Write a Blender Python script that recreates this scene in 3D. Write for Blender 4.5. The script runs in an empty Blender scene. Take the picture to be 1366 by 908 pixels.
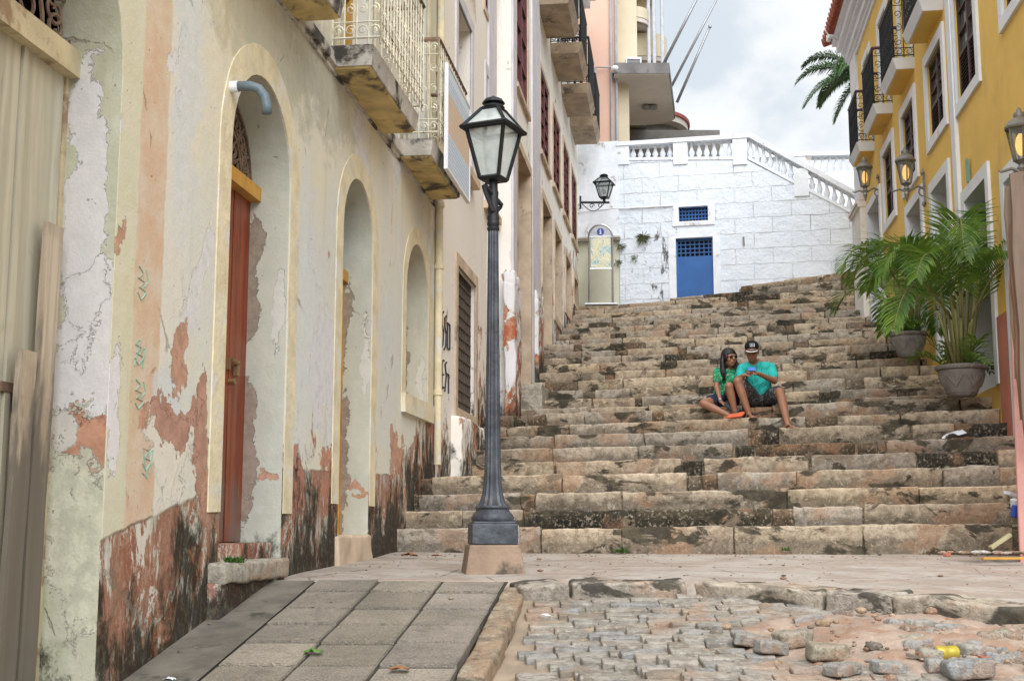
import bpy, bmesh, math, random
from mathutils import Vector, Matrix, noise
R = math.radians
rnd = random.Random(7)
scene = bpy.context.scene
COL = scene.collection

# ------------------------------------------------------------------ camera
F, TH = 1700.0, math.atan(246/1700)
CT, ST = math.cos(TH), math.sin(TH)
EYE = 2.0
cam_d = bpy.data.cameras.new('camera'); cam = bpy.data.objects.new('camera', cam_d)
COL.objects.link(cam); scene.camera = cam
cam.location = (0, 0, EYE); cam.rotation_euler = (R(90)+TH, 0, 0)
cam_d.sensor_width = 36; cam_d.lens = 36*F/1366; cam_d.clip_start = .1; cam_d.clip_end = 3000
# ------------------------------------------------------------------ light
SUN_EL, SUN_AZ = 42, 178     # azimuth measured clockwise from +Y
sun_d = bpy.data.lights.new('sun', 'SUN'); sun = bpy.data.objects.new('sun', sun_d); COL.objects.link(sun)
sun_d.energy = 2.6; sun_d.angle = R(65); sun_d.color = (.98, .985, 1)
az = R(SUN_AZ); el = R(SUN_EL)
sdir = Vector((math.sin(az)*math.cos(el), math.cos(az)*math.cos(el), math.sin(el)))
sun.rotation_euler = sdir.to_track_quat('Z', 'Y').to_euler()
scene.view_settings.view_transform = 'Standard'; scene.view_settings.look = 'None'
scene.view_settings.exposure = 1.0; scene.view_settings.gamma = 1
try: scene.view_settings.use_curve_mapping = False
except Exception: pass

# ------------------------------------------------------------------ node helper
class NT:
    def __init__(s, tree): s.t = tree; s.n = tree.nodes; s.l = tree.links
    def new(s, typ, ins=None, **kw):
        nd = s.n.new(typ)
        for k, v in kw.items(): setattr(nd, k, v)
        if ins:
            for k, v in ins.items():
                sk = nd.inputs[k]
                if isinstance(v, bpy.types.NodeSocket): s.l.new(v, sk)
                else: sk.default_value = v
        return nd
    def math(s, op, a, b=0.0, c=None, clamp=False):
        nd = s.n.new('ShaderNodeMath'); nd.operation = op; nd.use_clamp = clamp
        for i, v in enumerate((a, b) if c is None else (a, b, c)):
            if isinstance(v, bpy.types.NodeSocket): s.l.new(v, nd.inputs[i])
            else: nd.inputs[i].default_value = v
        return nd.outputs[0]
    def mix(s, f, a, b, mode='MIX'):
        nd = s.n.new('ShaderNodeMix'); nd.data_type = 'RGBA'; nd.blend_type = mode
        for i, v in ((0, f), (6, a), (7, b)):
            if isinstance(v, bpy.types.NodeSocket): s.l.new(v, nd.inputs[i])
            elif i == 0: nd.inputs[0].default_value = v
            else: nd.inputs[i].default_value = (v[0], v[1], v[2], 1)
        return nd.outputs[2]
    def noise(s, vec, scale, detail=4, rough=.55, dist=0, out=0):
        return s.new('ShaderNodeTexNoise', {'Vector': vec, 'Scale': scale, 'Detail': detail, 'Roughness': rough, 'Distortion': dist}).outputs[out]
    def mapv(s, vec, sc=(1, 1, 1), loc=(0, 0, 0)):
        return s.new('ShaderNodeMapping', {'Vector': vec, 'Scale': sc, 'Location': loc}).outputs[0]
    def step(s, v, lo, hi):
        nd = s.new('ShaderNodeMapRange', {'Value': v, 'From Min': lo, 'From Max': hi}); nd.interpolation_type = 'SMOOTHSTEP'
        return nd.outputs[0]
    def bump(s, h, strength, dist=.02, normal=None):
        ins = {'Height': h, 'Strength': strength, 'Distance': dist}
        if normal is not None: ins['Normal'] = normal
        return s.new('ShaderNodeBump', ins).outputs[0]

def new_mat(name):
    m = bpy.data.materials.new(name); m.use_nodes = True
    t = NT(m.node_tree); b = t.n['Principled BSDF']
    return m, t, b
def lnk(t, sock, b, name): t.l.new(sock, b.inputs[name])

# ------------------------------------------------------------------ world
w = bpy.data.worlds.new('World'); scene.world = w; w.use_nodes = True
t = NT(w.node_tree); bg = t.n['Background']
sky = t.new('ShaderNodeTexSky', sky_type='NISHITA'); sky.sun_disc = False
sky.sun_elevation = el; sky.sun_rotation = az; sky.air_density = 1.0; sky.dust_density = 2.0
gen = t.new('ShaderNodeTexCoord').outputs['Generated']
mp = t.mapv(gen, (1, 1, 1.5), (.35, .2, .1))
n1 = t.noise(mp, 3.1, 8, .55, .35); n2 = t.noise(mp, 1.3, 5, .5)
cl = t.step(t.math('ADD', t.math('MULTIPLY', n1, .6), t.math('MULTIPLY', n2, .5)), .34, .52)
shade = t.step(t.noise(t.mapv(gen, (1, 1, 1.4), (2.3, .4, .95)), 5.0, 9, .52, .2), .47, .60)
cc = t.mix(shade, (4.95, 5.1, 5.2), (3.6, 4.0, 4.4))
skyc = t.mix(.75, sky.outputs[0], (4.1, 4.6, 5.0))
bgc = t.mix(cl, skyc, cc)
t.l.new(bgc, bg.inputs['Color']); bg.inputs['Strength'].default_value = .1

# ------------------------------------------------------------------ pixel helpers (reference scale 1366x908)
def ray(px, py):
    u = (px-683)/F; v = (454-py)/F; d = CT-v*ST
    return u/d, (ST+v*CT)/d
def at(px, py, Y):
    rx, rz = ray(px, py); return Vector((rx*Y, Y, rz*Y+EYE))

# ------------------------------------------------------------------ mesh builder
class MB:
    def __init__(s): s.v = []; s.f = []; s.c = []; s.cur = (1, 1, 1)
    def add(s, vs, fs):
        o = len(s.v); s.v += [tuple(p) for p in vs]; s.c += [s.cur]*len(vs)
        s.f += [tuple(i+o for i in f) for f in fs]
    def box(s, x0, x1, y0, y1, z0, z1):
        if x0 > x1: x0, x1 = x1, x0
        if y0 > y1: y0, y1 = y1, y0
        if z0 > z1: z0, z1 = z1, z0
        s.add([(x0,y0,z0),(x1,y0,z0),(x1,y1,z0),(x0,y1,z0),(x0,y0,z1),(x1,y0,z1),(x1,y1,z1),(x0,y1,z1)],
              [(0,3,2,1),(4,5,6,7),(0,1,5,4),(1,2,6,5),(2,3,7,6),(3,0,4,7)])
    def hexa(s, p):   # 8 points, bottom 4 then top 4
        s.add(p, [(0,3,2,1),(4,5,6,7),(0,1,5,4),(1,2,6,5),(2,3,7,6),(3,0,4,7)])
    def tube(s, pts, r, n=6, cap=True, flat=None):
        pts = [Vector(p) for p in pts]; m = len(pts)
        rs = r if isinstance(r, (list, tuple)) else [r]*m
        ref = None; rings = []
        for i, p in enumerate(pts):
            d = (pts[min(i+1, m-1)]-pts[max(i-1, 0)])
            if d.length < 1e-9: d = Vector((0, 0, 1))
            d.normalize()
            if ref is None:
                ref = Vector((0, 0, 1)) if abs(d.z) < .9 else Vector((1, 0, 0))
            a = ref-d*ref.dot(d)
            if a.length < 1e-6: a = d.orthogonal()
            a.normalize(); b = d.cross(a); ref = a
            rings.append([p+(a*math.cos(2*math.pi*k/n)+b*math.sin(2*math.pi*k/n)*(flat or 1))*rs[i] for k in range(n)])
        vs = [q for rg in rings for q in rg]; fs = []
        for i in range(m-1):
            for k in range(n):
                fs.append((i*n+k, i*n+(k+1) % n, (i+1)*n+(k+1) % n, (i+1)*n+k))
        if cap: fs.append(tuple(range(n))[::-1]); fs.append(tuple((m-1)*n+k for k in range(n)))
        s.add(vs, fs)
    def lathe(s, prof, n=16, c=(0, 0, 0), flute=0, sq=None, M=None, rot=0):
        vs = []; fs = []; m = len(prof)
        for (r, z) in prof:
            for k in range(n):
                a = 2*math.pi*k/n+rot
                rr = r*(1-flute*(k % 2))
                p = Vector((rr*math.cos(a), rr*math.sin(a), z))
                if M is not None: p = M @ p
                vs.append(p+Vector(c))
        for i in range(m-1):
            for k in range(n): fs.append((i*n+k, i*n+(k+1) % n, (i+1)*n+(k+1) % n, (i+1)*n+k))
        fs.append(tuple(range(n))[::-1]); fs.append(tuple((m-1)*n+k for k in range(n)))
        s.add(vs, fs)
    def ell(s, c, r, n=14, m=9, rot=None):
        vs = []; fs = []
        for j in range(m+1):
            t_ = math.pi*j/m
            for k in range(n):
                a = 2*math.pi*k/n
                p = Vector((r[0]*math.sin(t_)*math.cos(a), r[1]*math.sin(t_)*math.sin(a), r[2]*math.cos(t_)))
                if rot is not None: p = rot @ p
                vs.append(Vector(c)+p)
        for j in range(m):
            for k in range(n): fs.append((j*n+k, j*n+(k+1) % n, (j+1)*n+(k+1) % n, (j+1)*n+k))
        s.add(vs, fs)
    def cap(s, a, b, ra, rb, n=14):   # tapered capsule
        a = Vector(a); b = Vector(b); d = b-a; L = d.length
        if L < 1e-6: s.ell(a, (ra,)*3); return
        q = d.to_track_quat('Z', 'Y').to_matrix(); prof = []
        for i in range(5): an = -math.pi/2+math.pi/2*i/4; prof.append((ra*math.cos(an), ra*math.sin(an)))
        for i in range(5): an = math.pi/2*i/4; prof.append((rb*math.cos(an), L+rb*math.sin(an)))
        vs = []; fs = []
        for (r, z) in prof:
            for k in range(n):
                t_ = 2*math.pi*k/n; vs.append(a+q @ Vector((max(r, 1e-4)*math.cos(t_), max(r, 1e-4)*math.sin(t_), z)))
        m = len(prof)
        for i in range(m-1):
            for k in range(n): fs.append((i*n+k, i*n+(k+1) % n, (i+1)*n+(k+1) % n, (i+1)*n+k))
        fs.append(tuple(range(n))[::-1]); fs.append(tuple((m-1)*n+k for k in range(n)))
        s.add(vs, fs)
    def stone(s, M, L, D, H, rr=.03, cell=.05, amp=.012, seed=0, bottom=False, under=0.0):
        """irregular rounded block; local x 0..L, y 0..D, z 0..H, transformed by M"""
        rr = min(rr, L*.45, D*.45, H*.45)
        def cuts(T, c_):
            k = max(1, int((T-2*rr)/c_)); return [0, rr*.25, rr*.6]+[rr+(T-2*rr)*i/k for i in range(k+1)]+[T-rr*.6, T-rr*.25, T]
        Mi = M.inverted(); CX, CY, CZ = cuts(L, cell), cuts(D, cell*1.8), cuts(H, cell)
        def P(x, y, z):
            p = Vector((x, y+(under*(1-z/H) if y < .5*D else 0), z))
            q = Vector((min(max(x, rr), L-rr), min(max(y, rr), D-rr), min(max(z, rr), H-rr)))
            q = Vector((q.x, q.y+(p.y-y), q.z)); d = p-q
            if d.length > rr: p = q+d.normalized()*rr
            wv = p+Vector((seed*3.17, seed*1.3, seed*.7))
            dd = Vector((noise.noise(wv*4+Vector((9, 0, 0))), noise.noise(wv*4+Vector((0, 7, 0))), noise.noise(wv*4)))*amp*1.3
            dd += Vector((noise.noise(wv*15), noise.noise(wv*15+Vector((5, 0, 0))), noise.noise(wv*15+Vector((0, 5, 0)))))*amp*.7
            return M @ (p+dd)
        def grid(f, A_, B_, flip):
            a, b = len(A_)-1, len(B_)-1
            vs = [f(u, v) for v in B_ for u in A_]; fs = []
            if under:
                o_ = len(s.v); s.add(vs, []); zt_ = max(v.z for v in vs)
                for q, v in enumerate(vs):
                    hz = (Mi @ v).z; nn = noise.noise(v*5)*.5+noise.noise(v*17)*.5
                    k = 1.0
                    if hz > H-.012: k = 1.22+.2*nn  # paler top edge: light caught by the nosing, painted into the tone
                    elif hz < .06+.09+.07*nn: k = .50+.3*max(0, nn)  # darker foot: shade below the overhang, painted into the tone
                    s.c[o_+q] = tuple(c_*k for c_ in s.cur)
                for j in range(b):
                    for i in range(a):
                        q = (o_+j*(a+1)+i, o_+j*(a+1)+i+1, o_+(j+1)*(a+1)+i+1, o_+(j+1)*(a+1)+i)
                        s.f.append(q[::-1] if flip else q)
                return
            for j in range(b):
                for i in range(a):
                    q = (j*(a+1)+i, j*(a+1)+i+1, (j+1)*(a+1)+i+1, (j+1)*(a+1)+i)
                    fs.append(q[::-1] if flip else q)
            s.add(vs, fs)
        grid(lambda u, v: P(u, 0, v), CX, CZ, False)
        grid(lambda u, v: P(u, v, H), CX, CY, False)
        grid(lambda u, v: P(0, u, v), CY, CZ, True)
        grid(lambda u, v: P(L, u, v), CY, CZ, False)
        if bottom:
            grid(lambda u, v: P(u, D, v), CX, CZ, True)
            grid(lambda u, v: P(u, v, 0), CX, CY, True)
    def strip(s, outer, inner, f, n0, n1, closed=False):
        """band between two 2D paths (s,z); f(s,z,n)->xyz"""
        k = len(outer); vs = []
        for (a, b) in outer: vs += [f(a, b, n0), f(a, b, n1)]
        for (a, b) in inner: vs += [f(a, b, n0), f(a, b, n1)]
        fs = []; rng = range(k if closed else k-1)
        for i in rng:
            j = (i+1) % k; o0, o1, p0, p1 = 2*i, 2*i+1, 2*j, 2*j+1
            q0, q1, r0, r1 = 2*(k+i), 2*(k+i)+1, 2*(k+j), 2*(k+j)+1
            fs += [(o1, p1, r1, q1), (o0, p0, p1, o1), (q1, r1, r0, q0), (o0, q0, r0, p0)]
        if not closed:
            e = k-1; fs += [(0, 1, 2*k+1, 2*k), (2*e, 2*e+1, 2*(k+e)+1, 2*(k+e))]
        s.add(vs, fs)
    def build(s, name, mat, parent=None, smooth=False, weld=False, color=False, recalc=True, loc=None, kind=None):
        me = bpy.data.meshes.new(name); me.from_pydata(s.v, [], s.f)
        if color:
            ca = me.color_attributes.new('tone', 'FLOAT_COLOR', 'POINT')
            for i, c in enumerate(s.c): ca.data[i].color = (c[0], c[1], c[2], 1)
        if weld or recalc:
            bm = bmesh.new(); bm.from_mesh(me)
            if weld: bmesh.ops.remove_doubles(bm, verts=bm.verts, dist=2e-4)
            if recalc: bmesh.ops.recalc_face_normals(bm, faces=bm.faces)
            bm.to_mesh(me); bm.free()
        if smooth:
            for p in me.polygons: p.use_smooth = True
            if smooth != True:
                try: me.set_sharp_from_angle(angle=R(smooth))
                except Exception: pass
        me.materials.append(mat)
        o = bpy.data.objects.new(name, me); COL.objects.link(o)
        if parent is not None: o.parent = parent
        if loc is not None: o.location = loc
        if kind: o['kind'] = kind
        return o

def tag(o, label, cat, group=None):
    o['label'] = label; o['category'] = cat
    if group: o['group'] = group
    return o
def thing(name, label, cat, loc=(0, 0, 0), rz=0, group=None):
    o = bpy.data.objects.new(name, None); COL.objects.link(o); o.location = loc; o.rotation_euler = (0, 0, rz)
    return tag(o, label, cat, group)
def children(o): return [c for c in bpy.data.objects if c.parent == o]
def recenter(o):
    """move a lone mesh's origin to its base"""
    me = o.data; xs = [v.co for v in me.vertices]
    c = Vector((sum(v.x for v in xs)/len(xs), sum(v.y for v in xs)/len(xs), min(v.z for v in xs)))
    me.transform(Matrix.Translation(-c)); o.location = o.location+c
    return o

# ------------------------------------------------------------------ materials
def simple(name, col, rough=.7, metal=0, var=.12, scale=6, bump=.15, bscale=60, spec=.4, dirt=None, dirt_amt=.5):
    m, t, b = new_mat(name); co = t.new('ShaderNodeTexCoord').outputs['Object']
    n = t.noise(co, scale, 6, .6)
    f = t.step(n, .3, .7)
    c = t.mix(f, [x*(1-var) for x in col], [min(1, x*(1+var)) for x in col])
    if dirt:
        d = t.step(t.noise(co, scale*.7, 9, .65, .3), dirt_amt, dirt_amt+.12)
        c = t.mix(d, c, dirt)
    lnk(t, c, b, 'Base Color'); b.inputs['Roughness'].default_value = rough; b.inputs['Metallic'].default_value = metal
    b.inputs['Specular IOR Level'].default_value = spec
    if bump: lnk(t, t.bump(t.noise(co, bscale, 4, .6), bump, .01), b, 'Normal')
    return m

def plaster(name, base, base2, under=None, brick=(.40, .15, .075), brick2=(.50, .30, .2), ground=None, glen=20, bands=(), bandz=-9,
            under_t=.62, brick_t=.70, brick_h=1.2, mould_h=.9, mould=(.025, .025, .018), streak=(.42, .38, .22), streak_t=.62, seed=0,
            plinth=None, plinth_h=.7, mould_t=.62, bigscale=1.0, patches=(), jamb=False):
    """old painted plaster: colour patches, lost paint, bare brick and mould at the foot.
    ground: list of (s, z) for the local foot of the wall"""
    m, t, b = new_mat(name); co0 = t.new('ShaderNodeTexCoord').outputs['Object']
    co = t.mapv(co0, (1, 1, 1), (seed*7.3, seed*3.1, seed*1.7))
    sep = t.new('ShaderNodeSeparateXYZ', {0: co0}); S, Z = sep.outputs[0], sep.outputs[2]
    hg = Z
    if ground:
        fc = t.new('ShaderNodeFloatCurve', {'Value': t.math('DIVIDE', S, glen)})
        cv = fc.mapping.curves[0]; pts = cv.points
        lo, hi = 0, 10.0
        seq = [(a/glen, b_/hi) for a, b_ in ground]
        pts[0].location = seq[0]; pts[1].location = seq[-1]
        for q in seq[1:-1]: pts.new(*q)
        for p in pts: p.handle_type = 'VECTOR'
        fc.mapping.update()
        hg = t.math('SUBTRACT', Z, t.math('MULTIPLY', fc.outputs[0], hi))
    wob = t.math('MULTIPLY', t.math('SUBTRACT', t.noise(co, 6, 5, .6), .5), .07)
    big = t.noise(t.mapv(co, (1, 1, .55)), 1.1*bigscale, 7, .6, .3)
    c = t.mix(t.step(big, .38, .62), base, base2)
    # slight mottling
    c = t.mix(t.step(t.noise(co, 9, 8, .7), .35, .75), c, t.mix(.25, c, (.75, .74, .68)))
    for (s0, s1, bc) in bands:
        sw = t.math('ADD', S, wob)
        k = t.math('MULTIPLY', t.step(sw, s0-.008, s0+.008), t.math('SUBTRACT', 1, t.step(sw, s1-.008, s1+.008)))
        k = t.math('MULTIPLY', k, t.math('MULTIPLY_ADD', t.step(t.noise(co, 5, 8, .65), .35, .62), -.45, .95))
        c = t.mix(k, c, bc)
    # rain streaks, vertical
    st = t.noise(t.mapv(co, (1, 1, .09)), 5.5, 6, .65, .2)
    c = t.mix(t.math('MULTIPLY', t.step(st, streak_t-.08, streak_t+.16), .55), c, streak)
    h = t.math('MULTIPLY', t.noise(co, 14, 6, .6), .35)
    if under is not None:
        un = t.noise(t.mapv(co, (1, 1, .5), (3.3, 1, 2)), 2.0, 10, .62, .45)
        um = t.step(un, under_t, under_t+.012)
        c = t.mix(um, c, t.mix(t.step(t.noise(co, 16, 5, .6), .4, .7), under, [x*.86 for x in under]))
        h = t.math('SUBTRACT', h, t.math('MULTIPLY', um, .22))
    if plinth is not None:
        pm = t.math('SUBTRACT', 1, t.step(t.math('ADD', hg, t.math('MULTIPLY', wob, .6)), plinth_h-.01, plinth_h+.01))
        pn = t.noise(t.mapv(co, (1, 1, .35), (5, 2, 8)), 4.5, 11, .72, .4)
        pc = t.mix(t.step(pn, .44, .48), plinth[0], plinth[1])
        pc = t.mix(t.step(pn, .54, .60), pc, plinth[2])
        pc = t.mix(t.math('MULTIPLY', t.step(t.noise(co, 24, 8, .75), .5, .6), .5), pc, (.50, .36, .27))
        pc = t.mix(t.step(t.noise(t.mapv(co, (1, 1, .3), (15, 2, 8)), 7, 11, .72, .4), .555, .58), pc, (.62, .59, .51))
        c = t.mix(pm, c, pc); h = t.math('SUBTRACT', h, t.math('MULTIPLY', t.math('MULTIPLY', pm, t.step(pn, .4, .58)), .9))
    if brick is not None:
        bn = t.noise(t.mapv(co, (1, 1, .75), (8, 4, 1)), 2.6, 11, .66, .35)
        bias = t.math('MULTIPLY', t.math('SUBTRACT', 1, t.math('DIVIDE', hg, brick_h), clamp=True), .16)
        bb = t.math('ADD', bn, bias)
        edge = t.step(bb, brick_t-.03, brick_t-.022)
        bm_ = t.step(bb, brick_t, brick_t+.008)
        c = t.mix(edge, c, (.60, .57, .50))
        c = t.mix(bm_, c, t.mix(t.step(t.noise(co, 11, 8, .7), .4, .62), brick, brick2))
        h = t.math('SUBTRACT', h, t.math('MULTIPLY', bm_, 1.2))
    if patches:
        pw_ = t.math('MULTIPLY', t.math('SUBTRACT', t.noise(co, 5.5, 10, .7, .3), .5), 4.5)
        wx_ = t.math('MULTIPLY', t.math('SUBTRACT', t.noise(co, 3.0, 6, .6, out=0), .5), .9)
        wz_ = t.math('MULTIPLY', t.math('SUBTRACT', t.noise(t.mapv(co, (1, 1, 1), (31, 7, 3)), 3.0, 6, .6), .5), 1.1)
        A_ = sep.outputs[1] if jamb else S
        for (ps, pz, rs_, rz_, pc_, sh) in patches:
            dx_ = t.math('DIVIDE', t.math('SUBTRACT', t.math('ADD', A_, t.math('MULTIPLY', wx_, .6 if rs_ > .08 else .25)), ps), rs_*1.15); dz_ = t.math('DIVIDE', t.math('SUBTRACT', t.math('ADD', Z, t.math('MULTIPLY', wz_, .8)), pz), rz_*1.15)
            dd_ = t.math('ADD', t.math('ADD', t.math('MULTIPLY', dx_, dx_), t.math('MULTIPLY', dz_, dz_)), pw_)
            mk = t.math('SUBTRACT', 1, t.step(dd_, 1-sh, 1+sh))
            rim = t.math('SUBTRACT', 1, t.step(dd_, 1.05, 1.12))
            if sh < .1: c = t.mix(t.math('MULTIPLY', rim, .6), c, (.64, .61, .54))
            kk = 1.28 if sh < .1 and pc_[0] < .45 else 1.05
            c = t.mix(t.math('MULTIPLY', mk, .93 if sh < .1 else .6), c, t.mix(t.step(t.noise(co, 13, 8, .7), .38, .62), pc_, [min(1, q*kk+.02) for q in pc_]))
            if sh < .1: h = t.math('SUBTRACT', h, t.math('MULTIPLY', mk, .8))
    if mould_h:
        mn = t.noise(t.mapv(co, (1, 1, .5), (1, 9, 4)), 4.0, 12, .74, .4)
        mb = t.math('MULTIPLY', t.math('SUBTRACT', 1, t.math('DIVIDE', hg, mould_h), clamp=True), .30)
        mm = t.step(t.math('ADD', mn, mb), mould_t, mould_t+.13)
        c = t.mix(t.math('MULTIPLY', mm, .93), c, t.mix(t.step(t.noise(co, 20, 5, .6), .5, .65), mould, (.085, .08, .05)))
    # hairline cracks and pits
    ckv = t.new('ShaderNodeTexVoronoi', {'Vector': t.mapv(co, (1, 1, .6)), 'Scale': 1.3}, feature='DISTANCE_TO_EDGE').outputs[0]
    ckk = t.math('SUBTRACT', 1, t.step(t.math('ADD', ckv, t.math('MULTIPLY', t.noise(co, 5, 7, .7), .10)), .044, .050))
    ckk = t.math('MULTIPLY', ckk, t.step(t.noise(co, 1.3, 3), .5, .56))
    c = t.mix(t.math('MULTIPLY', ckk, .55), c, (.22, .19, .14))
    pit = t.step(t.noise(co, 26, 3, .5), .73, .76)
    c = t.mix(t.math('MULTIPLY', pit, .7), c, (.28, .19, .13))
    h = t.math('SUBTRACT', h, t.math('MULTIPLY', t.math('ADD', ckk, pit), .4))
    lnk(t, c, b, 'Base Color'); b.inputs['Roughness'].default_value = .9; b.inputs['Specular IOR Level'].default_value = .2
    h = t.math('ADD', h, t.math('MULTIPLY', t.noise(co, 70, 5, .65), .18))
    lnk(t, t.bump(h, .8, .014), b, 'Normal')
    return m

def stone_mat(name, mould_t=.60, mould_amt=.9, tint=(1, 1, 1), vattr=True, base=(.35, .3, .24), mscale=1.7):
    m, t, b = new_mat(name); co = t.new('ShaderNodeTexCoord').outputs['Object']
    if vattr:
        c = t.new('ShaderNodeVertexColor', layer_name='tone').outputs[0]
    else:
        c = t.mix(0, base, base)
    n = t.noise(co, 14, 10, .7, .3)
    c = t.mix(t.math('MULTIPLY', t.step(n, .40, .62), .75), c, t.mix(1, c, (.50, .47, .44), 'MULTIPLY'))
    c = t.mix(t.math('MULTIPLY', t.step(t.noise(co, 32, 9, .7), .52, .66), .6), c, (.52, .46, .37))
    c = t.mix(t.math('MULTIPLY', t.step(t.noise(co, 2.3, 5, .6), .52, .62), .45), c, (.40, .24, .15))
    # black crust
    mn = t.noise(t.mapv(co, (1, 1, 2.0)), mscale, 9, .62, .4)
    mm = t.step(mn, mould_t, mould_t+.05)
    fine = t.step(t.noise(co, 45, 6, .7), .57, .66)
    cem = t.step(t.noise(t.mapv(co, (1, 1, 1.4), (6, 6, 6)), mscale*1.5, 8, .6, .5), .585, .60)
    c = t.mix(t.math('MULTIPLY', cem, .8 if vattr else .3), c, t.mix(t.step(t.noise(co, 9, 6, .6), .4, .6), (.20, .17, .135), (.27, .22, .17)))
    lite = t.step(t.noise(t.mapv(co, (1, 1, 1), (16, 6, 6)), mscale*4, 9, .7, .3), .60, .66)
    c = t.mix(t.math('MULTIPLY', lite, .55), c, (.56, .52, .45))
    mm2 = t.math('MAXIMUM', t.math('MULTIPLY', mm, mould_amt), t.math('MULTIPLY', fine, .5))
    c = t.mix(mm2, c, t.mix(t.step(t.noise(co, 8, 5), .45, .6), (.035, .033, .026), (.085, .078, .055)))
    c = t.mix(1, c, tint, 'MULTIPLY')
    lnk(t, c, b, 'Base Color'); b.inputs['Roughness'].default_value = .88; b.inputs['Specular IOR Level'].default_value = .25
    h = t.math('ADD', t.math('MULTIPLY', t.noise(co, 22, 9, .7), 1.0), t.math('MULTIPLY', t.noise(co, 90, 6, .7), .5))
    lnk(t, t.bump(h, .9, .018), b, 'Normal')
    return m

def wood(name, c1, c2, axis='Z', rough=.7, grime=None):
    m, t, b = new_mat(name); co = t.new('ShaderNodeTexCoord').outputs['Object']
    sc = {'Z': (14, 14, .8), 'X': (.8, 14, 14)}[axis]
    n = t.noise(t.mapv(co, sc), 1.0, 8, .65, .6)
    c = t.mix(t.step(n, .35, .68), c1, c2)
    c = t.mix(t.math('MULTIPLY', t.step(t.noise(co, 3, 7, .6), .5, .7), .4), c, [x*.55 for x in c1])
    if grime is not None:
        z = t.new('ShaderNodeSeparateXYZ', {0: co}).outputs[2]
        k = t.math('ADD', t.noise(t.mapv(co, (3, 3, .6)), 2.2, 7, .65), t.math('MULTIPLY', t.math('SUBTRACT', 1, t.math('DIVIDE', t.math('SUBTRACT', z, grime[0]), grime[1]), clamp=True), .3))
        c = t.mix(t.math('MULTIPLY', t.step(k, .58, .76), .85), c, grime[2])
    lnk(t, c, b, 'Base Color'); b.inputs['Roughness'].default_value = rough
    lnk(t, t.bump(n, .5, .006), b, 'Normal')
    return m

def leaf_mat(name, c1, c2, trans=.3):
    m, t, b = new_mat(name); co = t.new('ShaderNodeTexCoord').outputs['Object']
    n = t.noise(co, 3.5, 4, .6)
    c = t.mix(t.step(n, .35, .65), c1, c2)
    c = t.mix(t.math('MULTIPLY', t.step(t.noise(co, 9, 3), .6, .7), .5), c, (c2[0]*1.7, c2[1]*1.25, c2[2]*.8))
    lnk(t, c, b, 'Base Color'); b.inputs['Roughness'].default_value = .42
    tr = t.new('ShaderNodeBsdfTranslucent', {'Color': c})
    mx = t.new('ShaderNodeMixShader', {0: trans}); t.l.new(b.outputs[0], mx.inputs[1]); t.l.new(tr.outputs[0], mx.inputs[2])
    t.l.new(mx.outputs[0], t.n['Material Output'].inputs[0])
    return m

def glass_mat(name, col=(.75, .82, .84), alpha=.5, rough=.25):
    m, t, b = new_mat(name)
    b.inputs['Base Color'].default_value = (*col, 1); b.inputs['Roughness'].default_value = rough
    b.inputs['Specular IOR Level'].default_value = .8
    tr = t.new('ShaderNodeBsdfTransparent', {'Color': (.95, .97, .97, 1)})
    co = t.new('ShaderNodeTexCoord').outputs['Object']
    f = t.math('MULTIPLY_ADD', t.step(t.noise(co, 9, 5, .6), .3, .7), .25, alpha-.12)
    mx = t.new('ShaderNodeMixShader', {0: f}); t.l.new(tr.outputs[0], mx.inputs[1]); t.l.new(b.outputs[0], mx.inputs[2])
    t.l.new(mx.outputs[0], t.n['Material Output'].inputs[0])
    return m

M = {}
M['iron_dark'] = simple('dark iron', (.022, .024, .027), .5, .3, .3, 8, .2, 50)
M['post_paint'] = simple('grey post paint', (.060, .068, .080), .48, .2, .4, 7, .5, 30, dirt=(.14, .125, .11), dirt_amt=.55)
M['cream_iron'] = simple('cream painted iron', (.66, .62, .49), .65, 0, .2, 7, .2, 50, dirt=(.2, .11, .06), dirt_amt=.58)
M['dark_glass'] = simple('dark window glass', (.035, .04, .045), .12, 0, .4, 3, 0, spec=.9)
M['grey_glass'] = simple('grey window glass', (.12, .14, .15), .12, 0, .5, 2, 0, spec=.9)
M['black'] = simple('dark interior', (.012, .011, .01), .9, 0, .3, 3, .1)
M['brown_shutter'] = simple('brown shutter wood', (.055, .028, .022), .55, 0, .25, 8, .2)
M['red_wood'] = simple('dark red window paint', (.11, .014, .018), .55, 0, .25, 8, .2)
M['white_trim'] = simple('white trim paint', (.74, .75, .77), .75, 0, .05, 3, .2, 40, dirt=(.5, .49, .46), dirt_amt=.64)
M['stone_trim'] = simple('pale stone trim', (.56, .44, .32), .85, 0, .2, 3, .5, 30, dirt=(.20, .15, .11), dirt_amt=.58)
M['lilac_trim'] = simple('lilac white trim', (.62, .60, .64), .85, 0, .1, 3, .4, 30, dirt=(.42, .28, .2), dirt_amt=.62)
M['yellow_trim'] = simple('old yellow band', (.68, .60, .41), .88, 0, .14, 5, .6, 25, dirt=(.66, .64, .56), dirt_amt=.50)
M['concrete'] = simple('weathered concrete', (.50, .47, .42), .9, 0, .2, 5, .7, 25, dirt=(.06, .055, .045), dirt_amt=.49)
M['soffit'] = simple('balcony soffit', (.56, .44, .20), .9, 0, .22, 4, .5, 25, dirt=(.10, .08, .06), dirt_amt=.50)
M['soffit_tan'] = simple('tan balcony slab', (.42, .33, .24), .9, 0, .2, 4, .5, 25, dirt=(.12, .1, .08), dirt_amt=.56)
M['orange_wood'] = simple('orange yellow wood', (.50, .27, .05), .55, 0, .2, 6, .25, dirt=(.25, .14, .05), dirt_amt=.62)
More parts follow.
